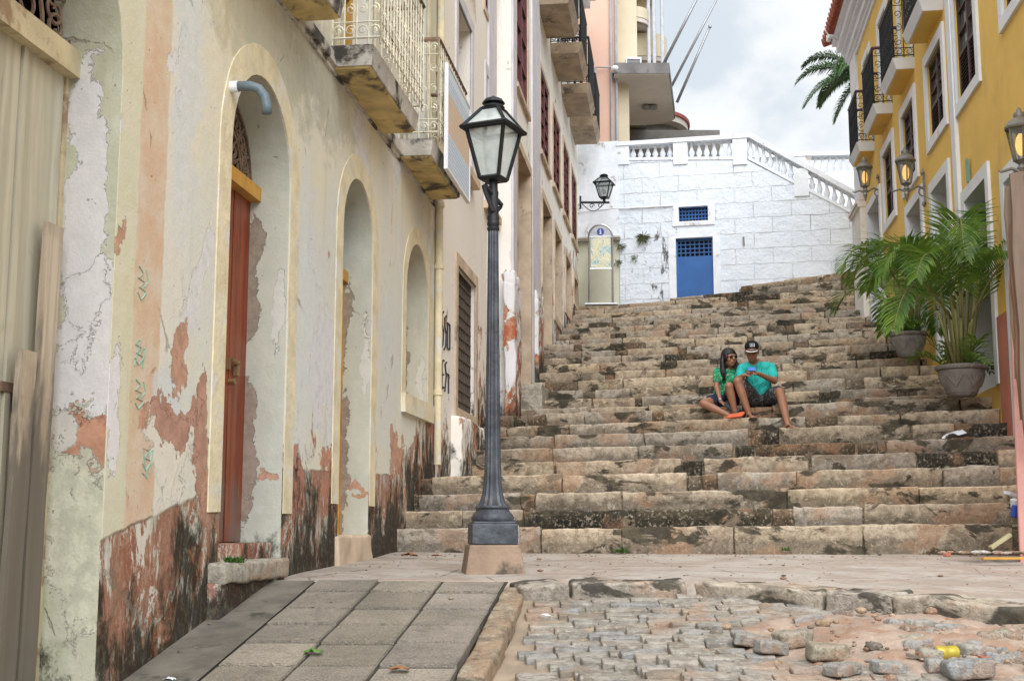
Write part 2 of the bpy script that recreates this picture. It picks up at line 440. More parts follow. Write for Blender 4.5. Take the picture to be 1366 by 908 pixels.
M['grey_pipe'] = simple('grey plastic pipe', (.13, .17, .2), .5, 0, .15, 8, .15)
M['steel'] = simple('brushed steel', (.45, .46, .47), .35, .9, .1, 10, .1)
M['tile_roof'] = simple('terracotta roof tiles', (.32, .09, .05), .85, 0, .25, 9, .4, 30)

# door and plank wood
M['grey_plank'] = wood('pale weathered door boards', (.40, .37, .28), (.54, .50, .38), grime=(.7, 1.2, (.14, .125, .10)))
M['brown_plank'] = wood('weathered brown plank', (.36, .285, .205), (.56, .47, .36), grime=(.6, 1.1, (.10, .09, .075)))
M['red_door'] = wood('varnished red brown door', (.15, .025, .008), (.30, .065, .018), rough=.45, grime=(1.75, .85, (.15, .11, .09)))


# ------------------------------------------------------------------ steps layout
# (index, forward distance at px 832, py at px 832, second column px, py there)
ST_ = [(0, 11.05, 736, 1340, 731), (1, 11.05, 705, 1340, 700), (2, 11.4, 680, 1340, 673), (3, 11.75, 657.5, 1340, 649), (4, 12.1, 634, 1340, 623),
 (5, 14.2, 616.5, 1340, 601), (6, 14.6, 597, 1340, 584), (7, 15.0, 579, 1222, 567), (8, 15.4, 565, 1222, 551), (9, 15.8, 549.3, 1222, 533.6),
 (10, 17.4, 543.5, 1222, 528.6), (11, 18.0, 531, 1222, 517), (12, 18.6, 519.5, 1222, 501.4), (13, 19.2, 506.7, 1222, 488), (14, 19.8, 494.8, 1222, 477.4),
 (15, 20.4, 484, 1135, 470.5), (16, 21.0, 475, 1135, 461.4), (17, 21.6, 467, 1135, 452.3), (18, 22.2, 456.5, 1135, 443.2), (19, 23.6, 451.5, 1135, 438.3),
 (20, 24.4, 443, 1135, 430), (21, 25.2, 435.6, 1135, 422.6), (22, 26.0, 429.5, 1135, 414.3), (23, 26.8, 423.5, 1135, 408.5), (24, 27.6, 417.5, 1135, 402),
 (25, 28.3, 411.5, 1135, 394.5), (26, 28.9, 406, 1135, 386)]
class Line:
    """front edge of one step: plan line Y = Y0 + sk*(X-X0), height linear in X"""
    def __init__(s, Y0, p0, x0, p1, x1, sk):
        rx, rz = ray(x0, p0); s.X0 = rx*Y0; s.Y0 = Y0; s.sk = sk; s.h0 = rz*Y0+EYE
        rx, rz = ray(x1, p1); Y1 = (Y0-sk*s.X0)/(1-sk*rx); s.m = (rz*Y1+EYE-s.h0)/(rx*Y1-s.X0)
    def y(s, X): return s.Y0+s.sk*(X-s.X0)
    def z(s, X): return s.h0+s.m*(X-s.X0)*(1 if X > s.X0 else .6)
LN = []
for (k, Y, p0, x1, p1) in ST_:
    LN.append(Line(Y, p0, 832, p1, x1, -.09 if k < 5 else -.2))
L27 = Line(28.75, 396.5, 930, 374.7, 1135, -.2)
L28 = Line(28.5, 379, 1020, 364.6, 1135, -.2)
XA = lambda Y: -2.436+.1276*Y        # left facade plane
XC = lambda Y: -2.216+.1276*Y
XR = lambda Y: 3.56+.14*Y            # yellow facade plane
def walk_z(X, Y):
    """height of the pavement surface"""
    if Y < 7.45: return -.31-.195*(7.58-Y)+EYE
    z = -.33+(Y-7.3)*.025+EYE
    for i in range(1, 27):
        if Y >= LN[i].y(X): z = LN[i].z(X)
    return z
def foot(X0, a, Y0, off=.25):
    out = []; nrm = math.sqrt(1+a*a); Y = Y0; 
    while Y < Y0+24:
        X = X0+a*Y; out.append(((Y-Y0)*nrm, walk_z(X+off, min(Y, 29)))); Y += .8
    return out

class Fac:
    def __init__(s, X0, a, Y0, sgn):
        s.X0, s.a, s.Y0, s.sgn = X0, a, Y0, sgn; s.nrm = math.sqrt(1+a*a); s.phi = math.atan2(1, a)
    def s(s_, Y): return (Y-s_.Y0)*s_.nrm
    def root(s, name, label, cat):
        return thing(name, label, cat, (s.X0+s.a*s.Y0, s.Y0, 0), s.phi)
    def p(s, S, z, n): return (S, s.sgn*n, z)
    def box(s, mb, S0, S1, n0, n1, z0, z1): mb.box(S0, S1, s.sgn*n0, s.sgn*n1, z0, z1)
    def world(s, Y, z, n):
        ux, uy = s.a/s.nrm, 1/s.nrm
        nx, ny = (-uy*s.sgn, ux*s.sgn)
        S = s.s(Y); return Vector((s.X0+s.a*s.Y0+ux*S+nx*n, s.Y0+uy*S+ny*n, z))
def arch_path(s0, s1, z0, z1, grow=0, seg=18, open_bottom=True):
    """jamb, semi-circle, jamb"""
    s0 -= grow; s1 += grow; r = (s1-s0)/2; c = (s0+s1)/2; zs = z1-(s1-s0-2*grow)/2
    out = [(s0, z0)]
    for i in range(seg+1):
        a = math.pi-math.pi*i/seg; out.append((c+r*math.cos(a), zs+r*math.sin(a)))
    out.append((s1, z0)); return out
def rect_path(s0, s1, z0, z1): return [(s0, z0), (s0, z1), (s1, z1), (s1, z0)]
def wall_mesh(fac, name, outline, holes, mat, parent, thick=.3, n=0.0):
    cu = bpy.data.curves.new('tmp', 'CURVE'); cu.dimensions = '2D'; cu.fill_mode = 'BOTH'; cu.extrude = thick/2
    for path in [outline]+holes:
        sp = cu.splines.new('POLY'); sp.points.add(len(path)-1)
        for i, q in enumerate(path): sp.points[i].co = (q[0], q[1], 0, 1)
        sp.use_cyclic_u = True
    ob = bpy.data.objects.new('tmp', cu); COL.objects.link(ob)
    bpy.context.view_layer.update()
    me = bpy.data.meshes.new_from_object(ob.evaluated_get(bpy.context.evaluated_depsgraph_get()))
    bpy.data.objects.remove(ob); bpy.data.curves.remove(cu)
    for v in me.vertices:
        x, y, z = v.co; nn = n-thick/2+z
        v.co = (x, fac.sgn*nn, y)
    bm = bmesh.new(); bm.from_mesh(me); bmesh.ops.remove_doubles(bm, verts=bm.verts, dist=1e-4); bmesh.ops.recalc_face_normals(bm, faces=bm.faces); bm.to_mesh(me); bm.free()
    me.materials.clear(); me.materials.append(mat); me.name = name
    for p in me.polygons: p.use_smooth = False
    o = bpy.data.objects.new(name, me); COL.objects.link(o); o.parent = parent
    return o

# ------------------------------------------------------------------ ground sheets
m_ground = simple('far ground earth', (.22, .18, .14), .95, 0, .2, .4, .3, 8)
mb = MB(); mb.add([(-900, -300, -2.2), (900, -300, -2.2), (900, 1800, -2.2), (-900, 1800, -2.2)], [(0, 1, 2, 3)])
mb.build('ground', m_ground, kind='structure')

# street surface, kerb line ------------------------------------------------
EDGE = []
for (px, p0, p1, Y) in [(700, 781, 801, 7.2), (765, 777, 799, 7.24), (916, 775, 794, 7.25), (1097, 789, 814, 6.8), (1257, 797, 832, 6.45), (1366, 806, 850, 6.2), (1500, 820, 872, 5.8), (1800, 845, 905, 5.3)]:
    a = at(px, p0, Y); b = at(px, p1, Y); EDGE.append((a.x, Y, a.z, b.z))
def edge(X):
    if X <= EDGE[0][0]: return EDGE[0][1:]
    for i in range(len(EDGE)-1):
        a, b = EDGE[i], EDGE[i+1]
        if X <= b[0]:
            k = (X-a[0])/(b[0]-a[0]); return tuple(a[j]*(1-k)+b[j]*k for j in (1, 2, 3))
    return EDGE[-1][1:]
def kerb_x(Y): return .09+.14*(Y-7.3)+.03     # outer foot of the sidewalk kerb
def street_z(X, Y):
    Ye, zt, zb = edge(X)
    d = X-kerb_x(Y); k = min(1, max(0, d/.9)); sl = .185*(1-k)+.135*k
    return zb+sl*(Y-Ye)-.065*max(0, 1-max(0, d)/1.1)*min(1, max(0, Ye-Y)/.5)
m_bed = simple('dusty street bedding', (.30, .235, .17), .95, 0, .25, 3, .8, 30, dirt=(.12, .10, .07), dirt_amt=.56)
mb = MB(); nx, ny = 60, 46
vs = []
for j in range(ny+1):
    Y = 2.0+(8.0-2.0)*j/ny
    for i in range(nx+1):
        X = -1.3+(6.2+1.3)*i/nx; Ye_ = edge(X)[0]+.06; Y_ = 2.0+(Ye_-2.0)*j/ny; vs.append((X, Y_, street_z(X, Y_)-.004+.008*noise.noise(Vector((X*5, Y_*5, 0)))))
mb.add(vs, [(j*(nx+1)+i, j*(nx+1)+i+1, (j+1)*(nx+1)+i+1, (j+1)*(nx+1)+i) for j in range(ny) for i in range(nx)])
street = mb.build('street', m_bed, smooth=True, kind='structure')
m_cob = stone_mat('cobble stone', .69, .4, mscale=2.4)
cob = MB(); sd = 0
tones = [(.36, .335, .29), (.38, .35, .305), (.335, .315, .28), (.40, .365, .315), (.33, .32, .30), (.37, .33, .28), (.36, .335, .29), (.33, .325, .315)]
def in_sand(X, Y): 
    cx, cy = 1.95, 5.95
    return ((X-cx)/.82)**2+((Y-cy-.25*(cx-X)*.4)/.62)**2 < 1+.35*noise.noise(Vector((X*2.3, Y*2.3, 3)))
row = 0; Y = 4.3
while Y < 7.9:
    wdt = rnd.uniform(.078, .10); X = -.9+rnd.uniform(0, .2)
    while X < 4.6:
        ln = rnd.uniform(.13, .27); yy = Y-.11*(X-.9)**2*.35+.012*math.sin(X*2+row)
        xk = kerb_x(yy)
        if X > xk-.02 and yy+wdt < edge(X)[0]+.02 and yy > 4.3:
            if not in_sand(X+ln/2, yy) and not (X > 2.55 and rnd.random() < .35):
                fq = rnd.uniform(.88, 1.08); cob.cur = tuple(c*fq for c in rnd.choice(tones))
                zz = street_z(X+ln/2, yy+wdt/2); sx = street_z(X+ln/2+.1, yy)-street_z(X+ln/2-.1, yy)
                Mx = Matrix.Translation((X, yy, zz-.092+rnd.uniform(-.005, .006))) @ Matrix.Rotation(rnd.uniform(-.03, .03)-.077*(X-.9), 4, 'Z') @ Matrix.Rotation(math.atan(.15), 4, 'X') @ Matrix.Rotation(rnd.uniform(-.04, .04), 4, 'Y')
                cob.stone(Mx, ln-.003, wdt-.002, .1, .007, .03, .006, sd); sd += 1
        X += ln
    Y += wdt; row += 1
cobble_o = cob.build('cobblestones', m_cob, street, smooth=True, weld=True, color=True)

# kerb stones of the landing -------------------------------------------------
m_kerb = stone_mat('kerb stone', .49, .85, mscale=2.6)
kb = MB(); X = EDGE[0][0]-.02; i = 0
lens = [.29, .66, .62, .30, .82, .6, .7, .8, .9, .9]
for ln in lens:
    Y0, zt0, zb0 = edge(X); Y1, zt1, zb1 = edge(X+ln)
    kb.cur = rnd.choice([(.40, .35, .28), (.37, .33, .28), (.42, .35, .27)])
    ang = math.atan2(Y1-Y0, ln); tl = -math.atan2(zt1-zt0, ln); L = math.hypot(ln, Y1-Y0)-.012
    Mx = Matrix.Translation((X, Y0+rnd.uniform(-.01, .02), zt0-.258)) @ Matrix.Rotation(ang, 4, 'Z') @ Matrix.Rotation(tl, 4, 'Y')
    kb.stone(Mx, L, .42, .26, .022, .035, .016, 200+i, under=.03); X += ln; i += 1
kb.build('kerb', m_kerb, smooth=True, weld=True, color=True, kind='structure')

# landing --------------------------------------------------------------------
m, t, b = new_mat('worn pinkish landing'); co = t.new('ShaderNodeTexCoord').outputs['Object']
c = t.mix(t.step(t.noise(co, 2.2, 10, .7, .5), .40, .60), (.31, .255, .21), (.41, .37, .325))
c = t.mix(t.math('MULTIPLY', t.step(t.noise(t.mapv(co, (.6, 2.5, 1)), 2.2, 8, .65, .3), .5, .66), .45), c, (.42, .28, .21))
c = t.mix(t.math('MULTIPLY', t.step(t.noise(co, 4.5, 9, .7), .60, .68), .6), c, (.13, .115, .08))
c = t.mix(t.math('MULTIPLY', t.step(t.noise(co, 30, 5, .7), .5, .7), .3), c, (.5, .45, .4))
crk = t.new('ShaderNodeTexVoronoi', {'Vector': t.mapv(co, (1, 1, 1)), 'Scale': 1.1}, feature='DISTANCE_TO_EDGE').outputs[0]
ck = t.math('SUBTRACT', 1, t.step(t.math('ADD', crk, t.math('MULTIPLY', t.noise(co, 7, 6), .05)), .022, .034))
c = t.mix(t.math('MULTIPLY', ck, .75), c, (.10, .08, .06))
c = t.mix(t.math('MULTIPLY', t.step(t.noise(co, 16, 10, .75), .5, .64), .5), c, (.22, .185, .15))
lnk(t, c, b, 'Base Color'); b.inputs['Roughness'].default_value = .85
hh = t.math('SUBTRACT', t.noise(co, 12, 9, .7), t.math('MULTIPLY', ck, .5)); lnk(t, t.bump(hh, .6, .02), b, 'Normal')
m_land = m
mb = MB(); nx, ny = 70, 30; vs = []
for j in range(ny+1):
    for i in range(nx+1):
        X = -1.75+(6.0+1.75)*i/nx; Y0 = edge(X)[0]+.33 if X > EDGE[0][0] else 7.5
        Y = Y0+(11.6-Y0)*j/ny; z = -.33+(Y-7.3)*.025+EYE
        if X > EDGE[0][0]:
            zt = edge(X)[1]-.006; zp = -.33+(11.05-7.3)*.025+EYE; z = zt+(zp-zt)*min(1, (Y-Y0)/(11.05-Y0))
        vs.append((X, Y, z-(.004 if j else .25)+.010*noise.noise(Vector((X*1.7, Y*1.7, 0)))))
mb.add(vs, [(j*(nx+1)+i, j*(nx+1)+i+1, (j+1)*(nx+1)+i+1, (j+1)*(nx+1)+i) for j in range(ny) for i in range(nx)])
mb.build('landing', m_land, smooth=True, kind='structure')

# sidewalk: concrete paving slabs ---------------------------------------------
m, t, b = new_mat('pebbly paving slab'); co = t.new('ShaderNodeTexCoord').outputs['Object']
c = t.mix(t.step(t.noise(co, 2.2, 8, .65, .3), .36, .64), (.19, .17, .14), (.29, .255, .21))
vor = t.new('ShaderNodeTexVoronoi', {'Vector': co, 'Scale': 130.0})
sel = t.step(t.new('ShaderNodeSeparateColor', {0: vor.outputs['Color']}).outputs[0], .62, .68)
c = t.mix(t.math('MULTIPLY', sel, .28), c, (.42, .39, .34)); sel2 = t.step(t.new('ShaderNodeSeparateColor', {0: vor.outputs['Color']}).outputs[1], .70, .75)
c = t.mix(t.math('MULTIPLY', sel2, .3), c, (.11, .10, .085)); c = t.mix(t.math('MULTIPLY', t.step(t.noise(co, 5, 9, .7), .56, .66), .5), c, (.12, .11, .09))
c = t.mix(1, c, t.new('ShaderNodeVertexColor', layer_name='tone').outputs[0], 'MULTIPLY')
lnk(t, c, b, 'Base Color'); b.inputs['Roughness'].default_value = .92
lnk(t, t.bump(t.math('ADD', vor.outputs['Distance'], t.noise(co, 30, 6, .7)), .7, .01), b, 'Normal'); m_slab = m
m_sbed = simple('dark paving bed', (.035, .033, .026), .95, 0, .3, 3, .6, 30, dirt=(.04, .04, .03), dirt_amt=.55)
m_skerb = simple('tan pavement kerb', (.36, .28, .19), .92, 0, .2, 5, .9, 60, dirt=(.14, .11, .08), dirt_amt=.56)
def swz(Y): return -.31-.195*(7.58-Y)+EYE
sw = MB(); Ys = [2.5, 7.56]
sw.add([(XA(2.5)-.3, 2.5, swz(2.5)-.013), (-.11+.14*(2.5-7.3), 2.5, swz(2.5)-.013), (-.02, 7.56, swz(7.56)-.013), (XA(7.56)-.3, 7.56, swz(7.56)-.013)], [(0, 1, 2, 3)])
sidewalk = sw.build('sidewalk', m_sbed, kind='structure')
xl = lambda Y, k: -.244+.1276*(Y-5.93)-k*.366
tl_ = MB(); tyl = [2.7, 3.05, 3.4, 3.75, 4.1, 4.45, 4.8, 5.15, 5.5, 5.93, 6.29, 6.61, 6.92, 7.28, 7.55]
for a, b in zip(tyl[:-1], tyl[1:]):
    for k in range(3):
        g = .008; z0, z1 = swz(a), swz(b); dz = rnd.uniform(-.005, .008)
        f_ = rnd.uniform(.82, 1.16); tl_.cur = (f_*1.02, f_, f_*rnd.uniform(.93, .99)); gr = .020; q = [(xl(a, k+1)+g, a+gr), (xl(a, k)-g, a+gr), (xl(b, k)-g, b-gr), (xl(b, k+1)+g, b-gr)]
        bot = [(x, y, swz(y)-.05) for i, (x, y) in enumerate(q)]
        e = .006
        tl_.hexa(bot+[(x, y, swz(y)+dz-.004) for i, (x, y) in enumerate(q)])
        q2 = [(q[0][0]+e, q[0][1]+e), (q[1][0]-e, q[1][1]+e), (q[2][0]-e, q[2][1]-e), (q[3][0]+e, q[3][1]-e)]
        tl_.hexa([(x, y, swz(y)+dz-.004) for i, (x, y) in enumerate(q2)]+[(x, y, swz(y)+dz) for i, (x, y) in enumerate(q2)])
tl_.build('paving_slabs', m_slab, sidewalk, color=True)
st_ = MB(); st_.add([(XA(a)-.3, a, swz(a)-.004) for a in (2.5, 7.56)]+[(xl(a, 3)-.012, a, swz(a)-.004) for a in (7.56, 2.5)], [(0, 1, 2, 3)])
st_.build('cement_strip', simple('dark worn cement strip', (.15, .135, .11), .93, 0, .3, 4, .8, 50, dirt=(.05, .05, .04), dirt_amt=.55), sidewalk)
m_skerb2 = stone_mat('pavement kerb stone', .58, .6, tint=(.92, .90, .86), mscale=2.5)
tl_ = MB(); Y = 2.7; i = 0
while Y < 7.3:
    ln = [.52, .47, .6, .5][i % 4]; ln = min(ln, 7.42-Y)
    a = math.atan2(ln, .14*ln); tl_.cur = rnd.choice([(.38, .31, .23), (.40, .34, .26), (.35, .30, .24)])
    Mx = Matrix.Translation((xl(Y, 0)+.145, Y, swz(Y)-.25)) @ Matrix.Rotation(a, 4, 'Z') @ Matrix.Rotation(-math.atan(.195), 4, 'Y')
    tl_.stone(Mx, ln*1.02, .135, .25, .02, .03, .008, 300+i); Y += ln+.008; i += 1
tl_.build('pavement_kerb', m_skerb2, sidewalk, smooth=True, weld=True, color=True)

# ------------------------------------------------------------------ stone steps
m_step = stone_mat('old stair stone', .55, .9, mscale=2.1, tint=(1.04, .99, .92))
m_tread = stone_mat('stair tread', .62, .6, mscale=1.0)
stair = bpy.data.objects.new('stone_steps', None); COL.objects.link(stair); stair['kind'] = 'structure'; stair.location = (0, 0, 0)
stone_tones = [(.42, .365, .285), (.39, .345, .275), (.41, .36, .29), (.37, .335, .285), (.345, .32, .285), (.40, .34, .27), (.44, .38, .285), (.33, .31, .275)]
dark_tones = [(.075, .068, .05), (.05, .048, .038), (.16, .12, .085), (.22, .15, .10), (.19, .165, .13)]
def left_x(k, Ln):
    if k <= 4: return XA(Ln.y(-1))-.15
    if k <= 10: return XA(Ln.y(-.5))-.2
    return XC(Ln.y(.5))-.2
def right_x(k, Ln):
    Y = Ln.y(5.5)
    return min(XR(Y)+.1, 7.95)
def make_step(k, Ln, base_z, xa, xb, back_y, cell):
    """k-th step: row of irregular stones, dark mortar, tread behind"""
    mb = MB(); ang = math.atan(Ln.sk); X = xa; j = 0
    mb.cur = (.13, .105, .075) if k % 3 else (.2, .15, .1)
    ext = .05
    # mortar core, a little behind the stones
    for a_, b_ in [(xa+(xb-xa)*q/6, xa+(xb-xa)*(q+1)/6) for q in range(6)]:
        ya, yb = Ln.y(a_)+.055, Ln.y(b_)+.055
        za, zb = Ln.z(a_)-.015, Ln.z(b_)-.015
        zo = base_z(a_)-.12; z1 = base_z(b_)-.12
        mb.hexa([(a_, ya, zo), (b_, yb, z1), (b_, yb+.3, z1), (a_, ya+.3, zo), (a_, ya, za), (b_, yb, zb), (b_, yb+.3, zb), (a_, ya+.3, za)])
    lo, hi = (.45, 1.5) if k < 12 else (.35, 1.25)
    while X < xb:
        if rnd.random() < .28: L = rnd.uniform(.08, .26); mb.cur = rnd.choice(dark_tones); dark = True
        else:
            L = rnd.uniform(lo, hi)
            dark = rnd.random() < .10
            mb.cur = rnd.choice(dark_tones) if dark else rnd.choice(stone_tones)
        f = rnd.uniform(1.02, 1.42) if not dark else rnd.uniform(.9, 1.3); mb.cur = tuple(c*f for c in mb.cur)
        L = min(L, xb-X+.02)
        zt = Ln.z(X+L/2)+rnd.uniform(-.006, .005); zb = base_z(X+L/2)-.06
        if dark: zt -= .006
        dy = rnd.uniform(-.010, .010)+(.012 if dark else 0)
        Mx = Matrix.Translation((X, Ln.y(X)+dy, zb)) @ Matrix.Rotation(ang, 4, 'Z') @ Matrix.Rotation(-math.atan(Ln.m)+rnd.uniform(-.005, .005), 4, 'Y')
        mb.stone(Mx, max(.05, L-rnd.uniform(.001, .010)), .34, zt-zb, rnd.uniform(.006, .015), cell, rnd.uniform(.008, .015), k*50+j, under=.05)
        X += L; j += 1
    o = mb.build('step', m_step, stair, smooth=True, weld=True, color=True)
    # tread
    tb = MB(); nx, ny = 40, 4; vs = []
    for q in range(ny+1):
        for i in range(nx+1):
            X = xa+(xb-xa)*i/nx; y0 = Ln.y(X)+.25; y1 = back_y(X)+.1
            Y = y0+(y1-y0)*q/ny; vs.append((X, Y, Ln.z(X)-.022+.012*noise.noise(Vector((X*3, Y*3, k)))))
    tb.cur = (.24, .20, .15)
    tb.add(vs, [(q*(nx+1)+i, q*(nx+1)+i+1, (q+1)*(nx+1)+i+1, (q+1)*(nx+1)+i) for q in range(ny) for i in range(nx)])
    tb.build('tread', m_tread, o, smooth=True, color=True)
WHITE = lambda X: 29.75-.22*(X-1.6)
for k in range(1, 27):
    Ln = LN[k]
    bz = (lambda X, P=LN[k-1]: P.z(X))
    by = (lambda X, N=LN[k+1]: N.y(X)) if k < 26 else (lambda X: 29.9-.2*(X-1.6))
    cell = .035 if k < 5 else (.045 if k < 11 else .065)
    make_step(k, Ln, bz, left_x(k, Ln), right_x(k, Ln), by, cell)
make_step(27, L27, lambda X: LN[26].z(X), L27.X0-.6, 7.95, lambda X: WHITE(X)+.1, .06)
make_step(28, L28, lambda X: L27.z(X), L28.X0-.5, 7.95, lambda X: WHITE(X)+.1, .06)

def strokes(fac, parent, name, lines, s0, z0, w_, h_, mat, n=.006, th=.012):
    mb = MB()
    for ln in lines:
        pts = [fac.p(s0+x*w_, z0+y*h_, n) for x, y in ln]
        mb.tube(pts, th, 5, flat=1)
    return mb.build(name, mat, parent)

# ================================================================== left: arched building
FA = Fac(-2.436, .1276, 1.5, -1)
sA = FA.s
footA = foot(-2.436, .1276, 1.5)
bands_A = [(sA(5.40), sA(5.68), (.62, .59, .42)), (sA(5.68), sA(5.99), (.62, .43, .29)), (sA(5.99), sA(6.32), (.69, .66, .58)),
           (sA(12.45), sA(12.9), (.58, .55, .40))]
BR = (.40, .22, .145); BR2 = (.36, .19, .135)
def PA(Y, z, ry, rz_, col, sh=.04): return (sA(Y), z, ry, rz_, col, sh)
m_wallA = plaster('peeling pale green plaster', (.70, .65, .50), (.62, .63, .58), under=(.68, .67, .66), ground=footA, glen=24.0, bands=bands_A,
                  brick_t=.72, brick_h=1.2, mould_h=1.0, mould_t=.625, streak=(.54, .49, .30), seed=1, streak_t=.60,
                  plinth=((.46, .44, .36), (.38, .20, .13), (.28, .125, .08)), plinth_h=.66, under_t=.585,
                  patches=[PA(7.45, 5.0, 1.5, .30, (.42, .39, .26), .7), PA(8.7, 5.1, .8, .35, (.40, .40, .33), .7), PA(6.25, 4.3, .14, .8, (.58, .62, .63), .6), PA(6.17, 2.62, .22, .16, (.56, .61, .63), .5),
                           PA(8.3, 3.4, .35, .8, (.60, .63, .63), .7), PA(10.8, 3.3, .3, .7, (.58, .62, .62), .7), PA(6.14, 2.36, .30, .16, (.68, .64, .55), .05), PA(6.25, 2.50, .32, .10, BR2), PA(6.19, 2.82, .09, .13, BR),
                           PA(5.82, 2.42, .05, .10, BR), PA(6.56, 2.47, .08, .22, BR2), PA(6.72, 2.16, .10, .20, BR), PA(8.2, 2.30, .2, .22, (.45, .20, .13)), PA(9.0, 2.25, .2, .2, (.40, .18, .11)),
                           PA(11.2, 2.62, .25, .16, BR), PA(12.4, 3.05, .16, .10, BR), PA(10.35, 2.75, .10, .14, BR), PA(5.53, 3.30, .04, .05, BR), PA(5.52, 2.5, .05, .25, (.68, .66, .67), .05)])
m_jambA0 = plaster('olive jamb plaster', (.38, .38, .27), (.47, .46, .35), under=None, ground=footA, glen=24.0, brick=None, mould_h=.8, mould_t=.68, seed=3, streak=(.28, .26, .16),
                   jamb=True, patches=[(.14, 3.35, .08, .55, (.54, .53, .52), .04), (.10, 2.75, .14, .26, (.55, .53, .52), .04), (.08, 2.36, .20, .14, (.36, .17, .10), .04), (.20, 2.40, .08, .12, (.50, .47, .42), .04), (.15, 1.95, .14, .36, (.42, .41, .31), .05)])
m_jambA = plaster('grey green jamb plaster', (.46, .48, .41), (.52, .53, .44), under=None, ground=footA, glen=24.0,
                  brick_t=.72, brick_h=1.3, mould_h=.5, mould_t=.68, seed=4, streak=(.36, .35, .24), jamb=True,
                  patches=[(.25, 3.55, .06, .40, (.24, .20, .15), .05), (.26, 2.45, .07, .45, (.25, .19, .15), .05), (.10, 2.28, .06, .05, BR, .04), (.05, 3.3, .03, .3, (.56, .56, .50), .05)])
A = FA.root('arched_building', 'peeling pale green house with yellow arched doorways and cream iron balconies left of the pavement', 'building')
ZT = 8.2
arches = [(4.05, 5.47, .55, 4.70), (6.86, 7.95, 1.62, 4.66), (9.25, 10.19, 1.70, 4.67), (11.49, 12.54, 3.17, 4.66)]
holes = [arch_path(sA(a), sA(b), z0, z1) for a, b, z0, z1 in arches]
french = [(6.75, 7.70), (9.1, 10.1), (11.4, 12.35)]
holes += [rect_path(sA(a), sA(b), 5.42, 7.75) for a, b in french]
wall_mesh(FA, 'wall', rect_path(0, sA(12.94), -.4, ZT), holes, m_wallA, A, .3)
# yellow arch surrounds, jamb lining
for i, (a, b, z0, z1) in enumerate(arches):
    g = .185 if i in (1, 2) else .16
    mb = MB()
    zb = z0 if i == 3 else z0+(.45 if i else 1.3)
    inner = arch_path(sA(a)-.002, sA(b)+.002, zb, z1+.002); outer = arch_path(sA(a), sA(b), zb, z1, grow=g)
    # wobble the outer edge a little, hand painted
    outer = [(x+.008*noise.noise(Vector((x*6, z*4, i))), z+.008*noise.noise(Vector((x*5, z*6, i+4)))) for x, z in outer]
    if i: 
        mb.strip(outer, inner, FA.p, -.01, .007)
        if i == 3: FA.box(mb, sA(a)-g, sA(b)+g, 0, .04, z0-.17, z0+.002)
        mb.build('arch_surround', M['yellow_trim'], A)
    # jamb lining: thin shell just inside the opening
    mb = MB()
    p0 = arch_path(sA(a)+.004, sA(b)-.004, z0, z1-.004); vs = []
    for (x, z) in p0: vs += [FA.p(x, z, -.004), FA.p(x, z, -.30)]
    mb.add(vs, [(2*q, 2*q+1, 2*q+3, 2*q+2) for q in range(len(p0)-1)])
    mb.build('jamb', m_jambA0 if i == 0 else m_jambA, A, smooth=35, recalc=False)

def fan_grille(fac, parent, s0, s1, z0, z1, n, mat):
    """iron scrolls filling the half-round above a door"""
    g = MB(); c = (s0+s1)/2; r = (s1-s0)/2
    def sc(cx, cz, rr, a0, turns, sgn_=1):
        pts = []
        for q in range(26):
            k = q/25; a = a0+sgn_*turns*2*math.pi*k; ra = rr*(1-.8*k)
            pts.append(fac.p(cx+ra*math.cos(a), cz+ra*math.sin(a), n))
        g.tube(pts, .009, 5)
    for rr in (.98, .62, .28):
        g.tube([fac.p(c+rr*r*math.cos(math.pi*q/18), z0+rr*(z1-z0)*math.sin(math.pi*q/18), n) for q in range(19)], .010, 5)
    for q in range(1, 8):
        a = math.pi*q/8
        g.tube([fac.p(c+.28*r*math.cos(a), z0+.28*(z1-z0)*math.sin(a), n), fac.p(c+.98*r*math.cos(a), z0+.98*(z1-z0)*math.sin(a), n)], .009, 5)
    for q in range(8):
        a = math.pi*(q+.5)/8
        for rr, d in ((.80, 1), (.80, -1), (.46, 1)):
            sc(c+rr*r*math.cos(a+.08*d), z0+rr*(z1-z0)*math.sin(a+.08*d), r*.12, a+math.pi*.5*d, 1.2, d)
    g.tube([fac.p(s0, z0+.01, n), fac.p(s1, z0+.01, n)], .014, 5)
    return g.build('fan_grille', mat, parent)
m_rust = simple('rusty scroll iron', (.20, .13, .09), .8, .2, .3, 12, .3)

# arch 0: boarded plank door
a, b, z0, z1 = arches[0]; s0, s1 = sA(a), sA(b)
mb = MB(); x = s0; q = 0
while x < s1-.02:
    wd = [.33, .34, .05, .30, .05, .33, .3][q % 7]; x1 = min(x+wd, s1)
    FA.box(mb, x+.003, x1-.008, -.29, -.262+(.014 if wd < .1 else 0)+.003*(q % 2), z0+.02, 3.98); x = x1; q += 1
door = mb.build('door', M['grey_plank'], A)
mb = MB(); FA.box(mb, s0, s1, -.30, -.20, 3.98, 4.10); FA.box(mb, s1-.03, s1, -.30, -.25, z0, 3.98)
mb.build('lintel', simple('cream lintel wood', (.55, .46, .29), .7, 0, .15, 5, .3, dirt=(.3, .2, .12)), A)
mb = MB(); FA.box(mb, s0, s1, -.5, -.45, 3.9, 4.8); mb.build('dark_void', M['black'], A)
fan_grille(FA, A, s0, s1, 4.11, 4.68, -.25, m_rust)
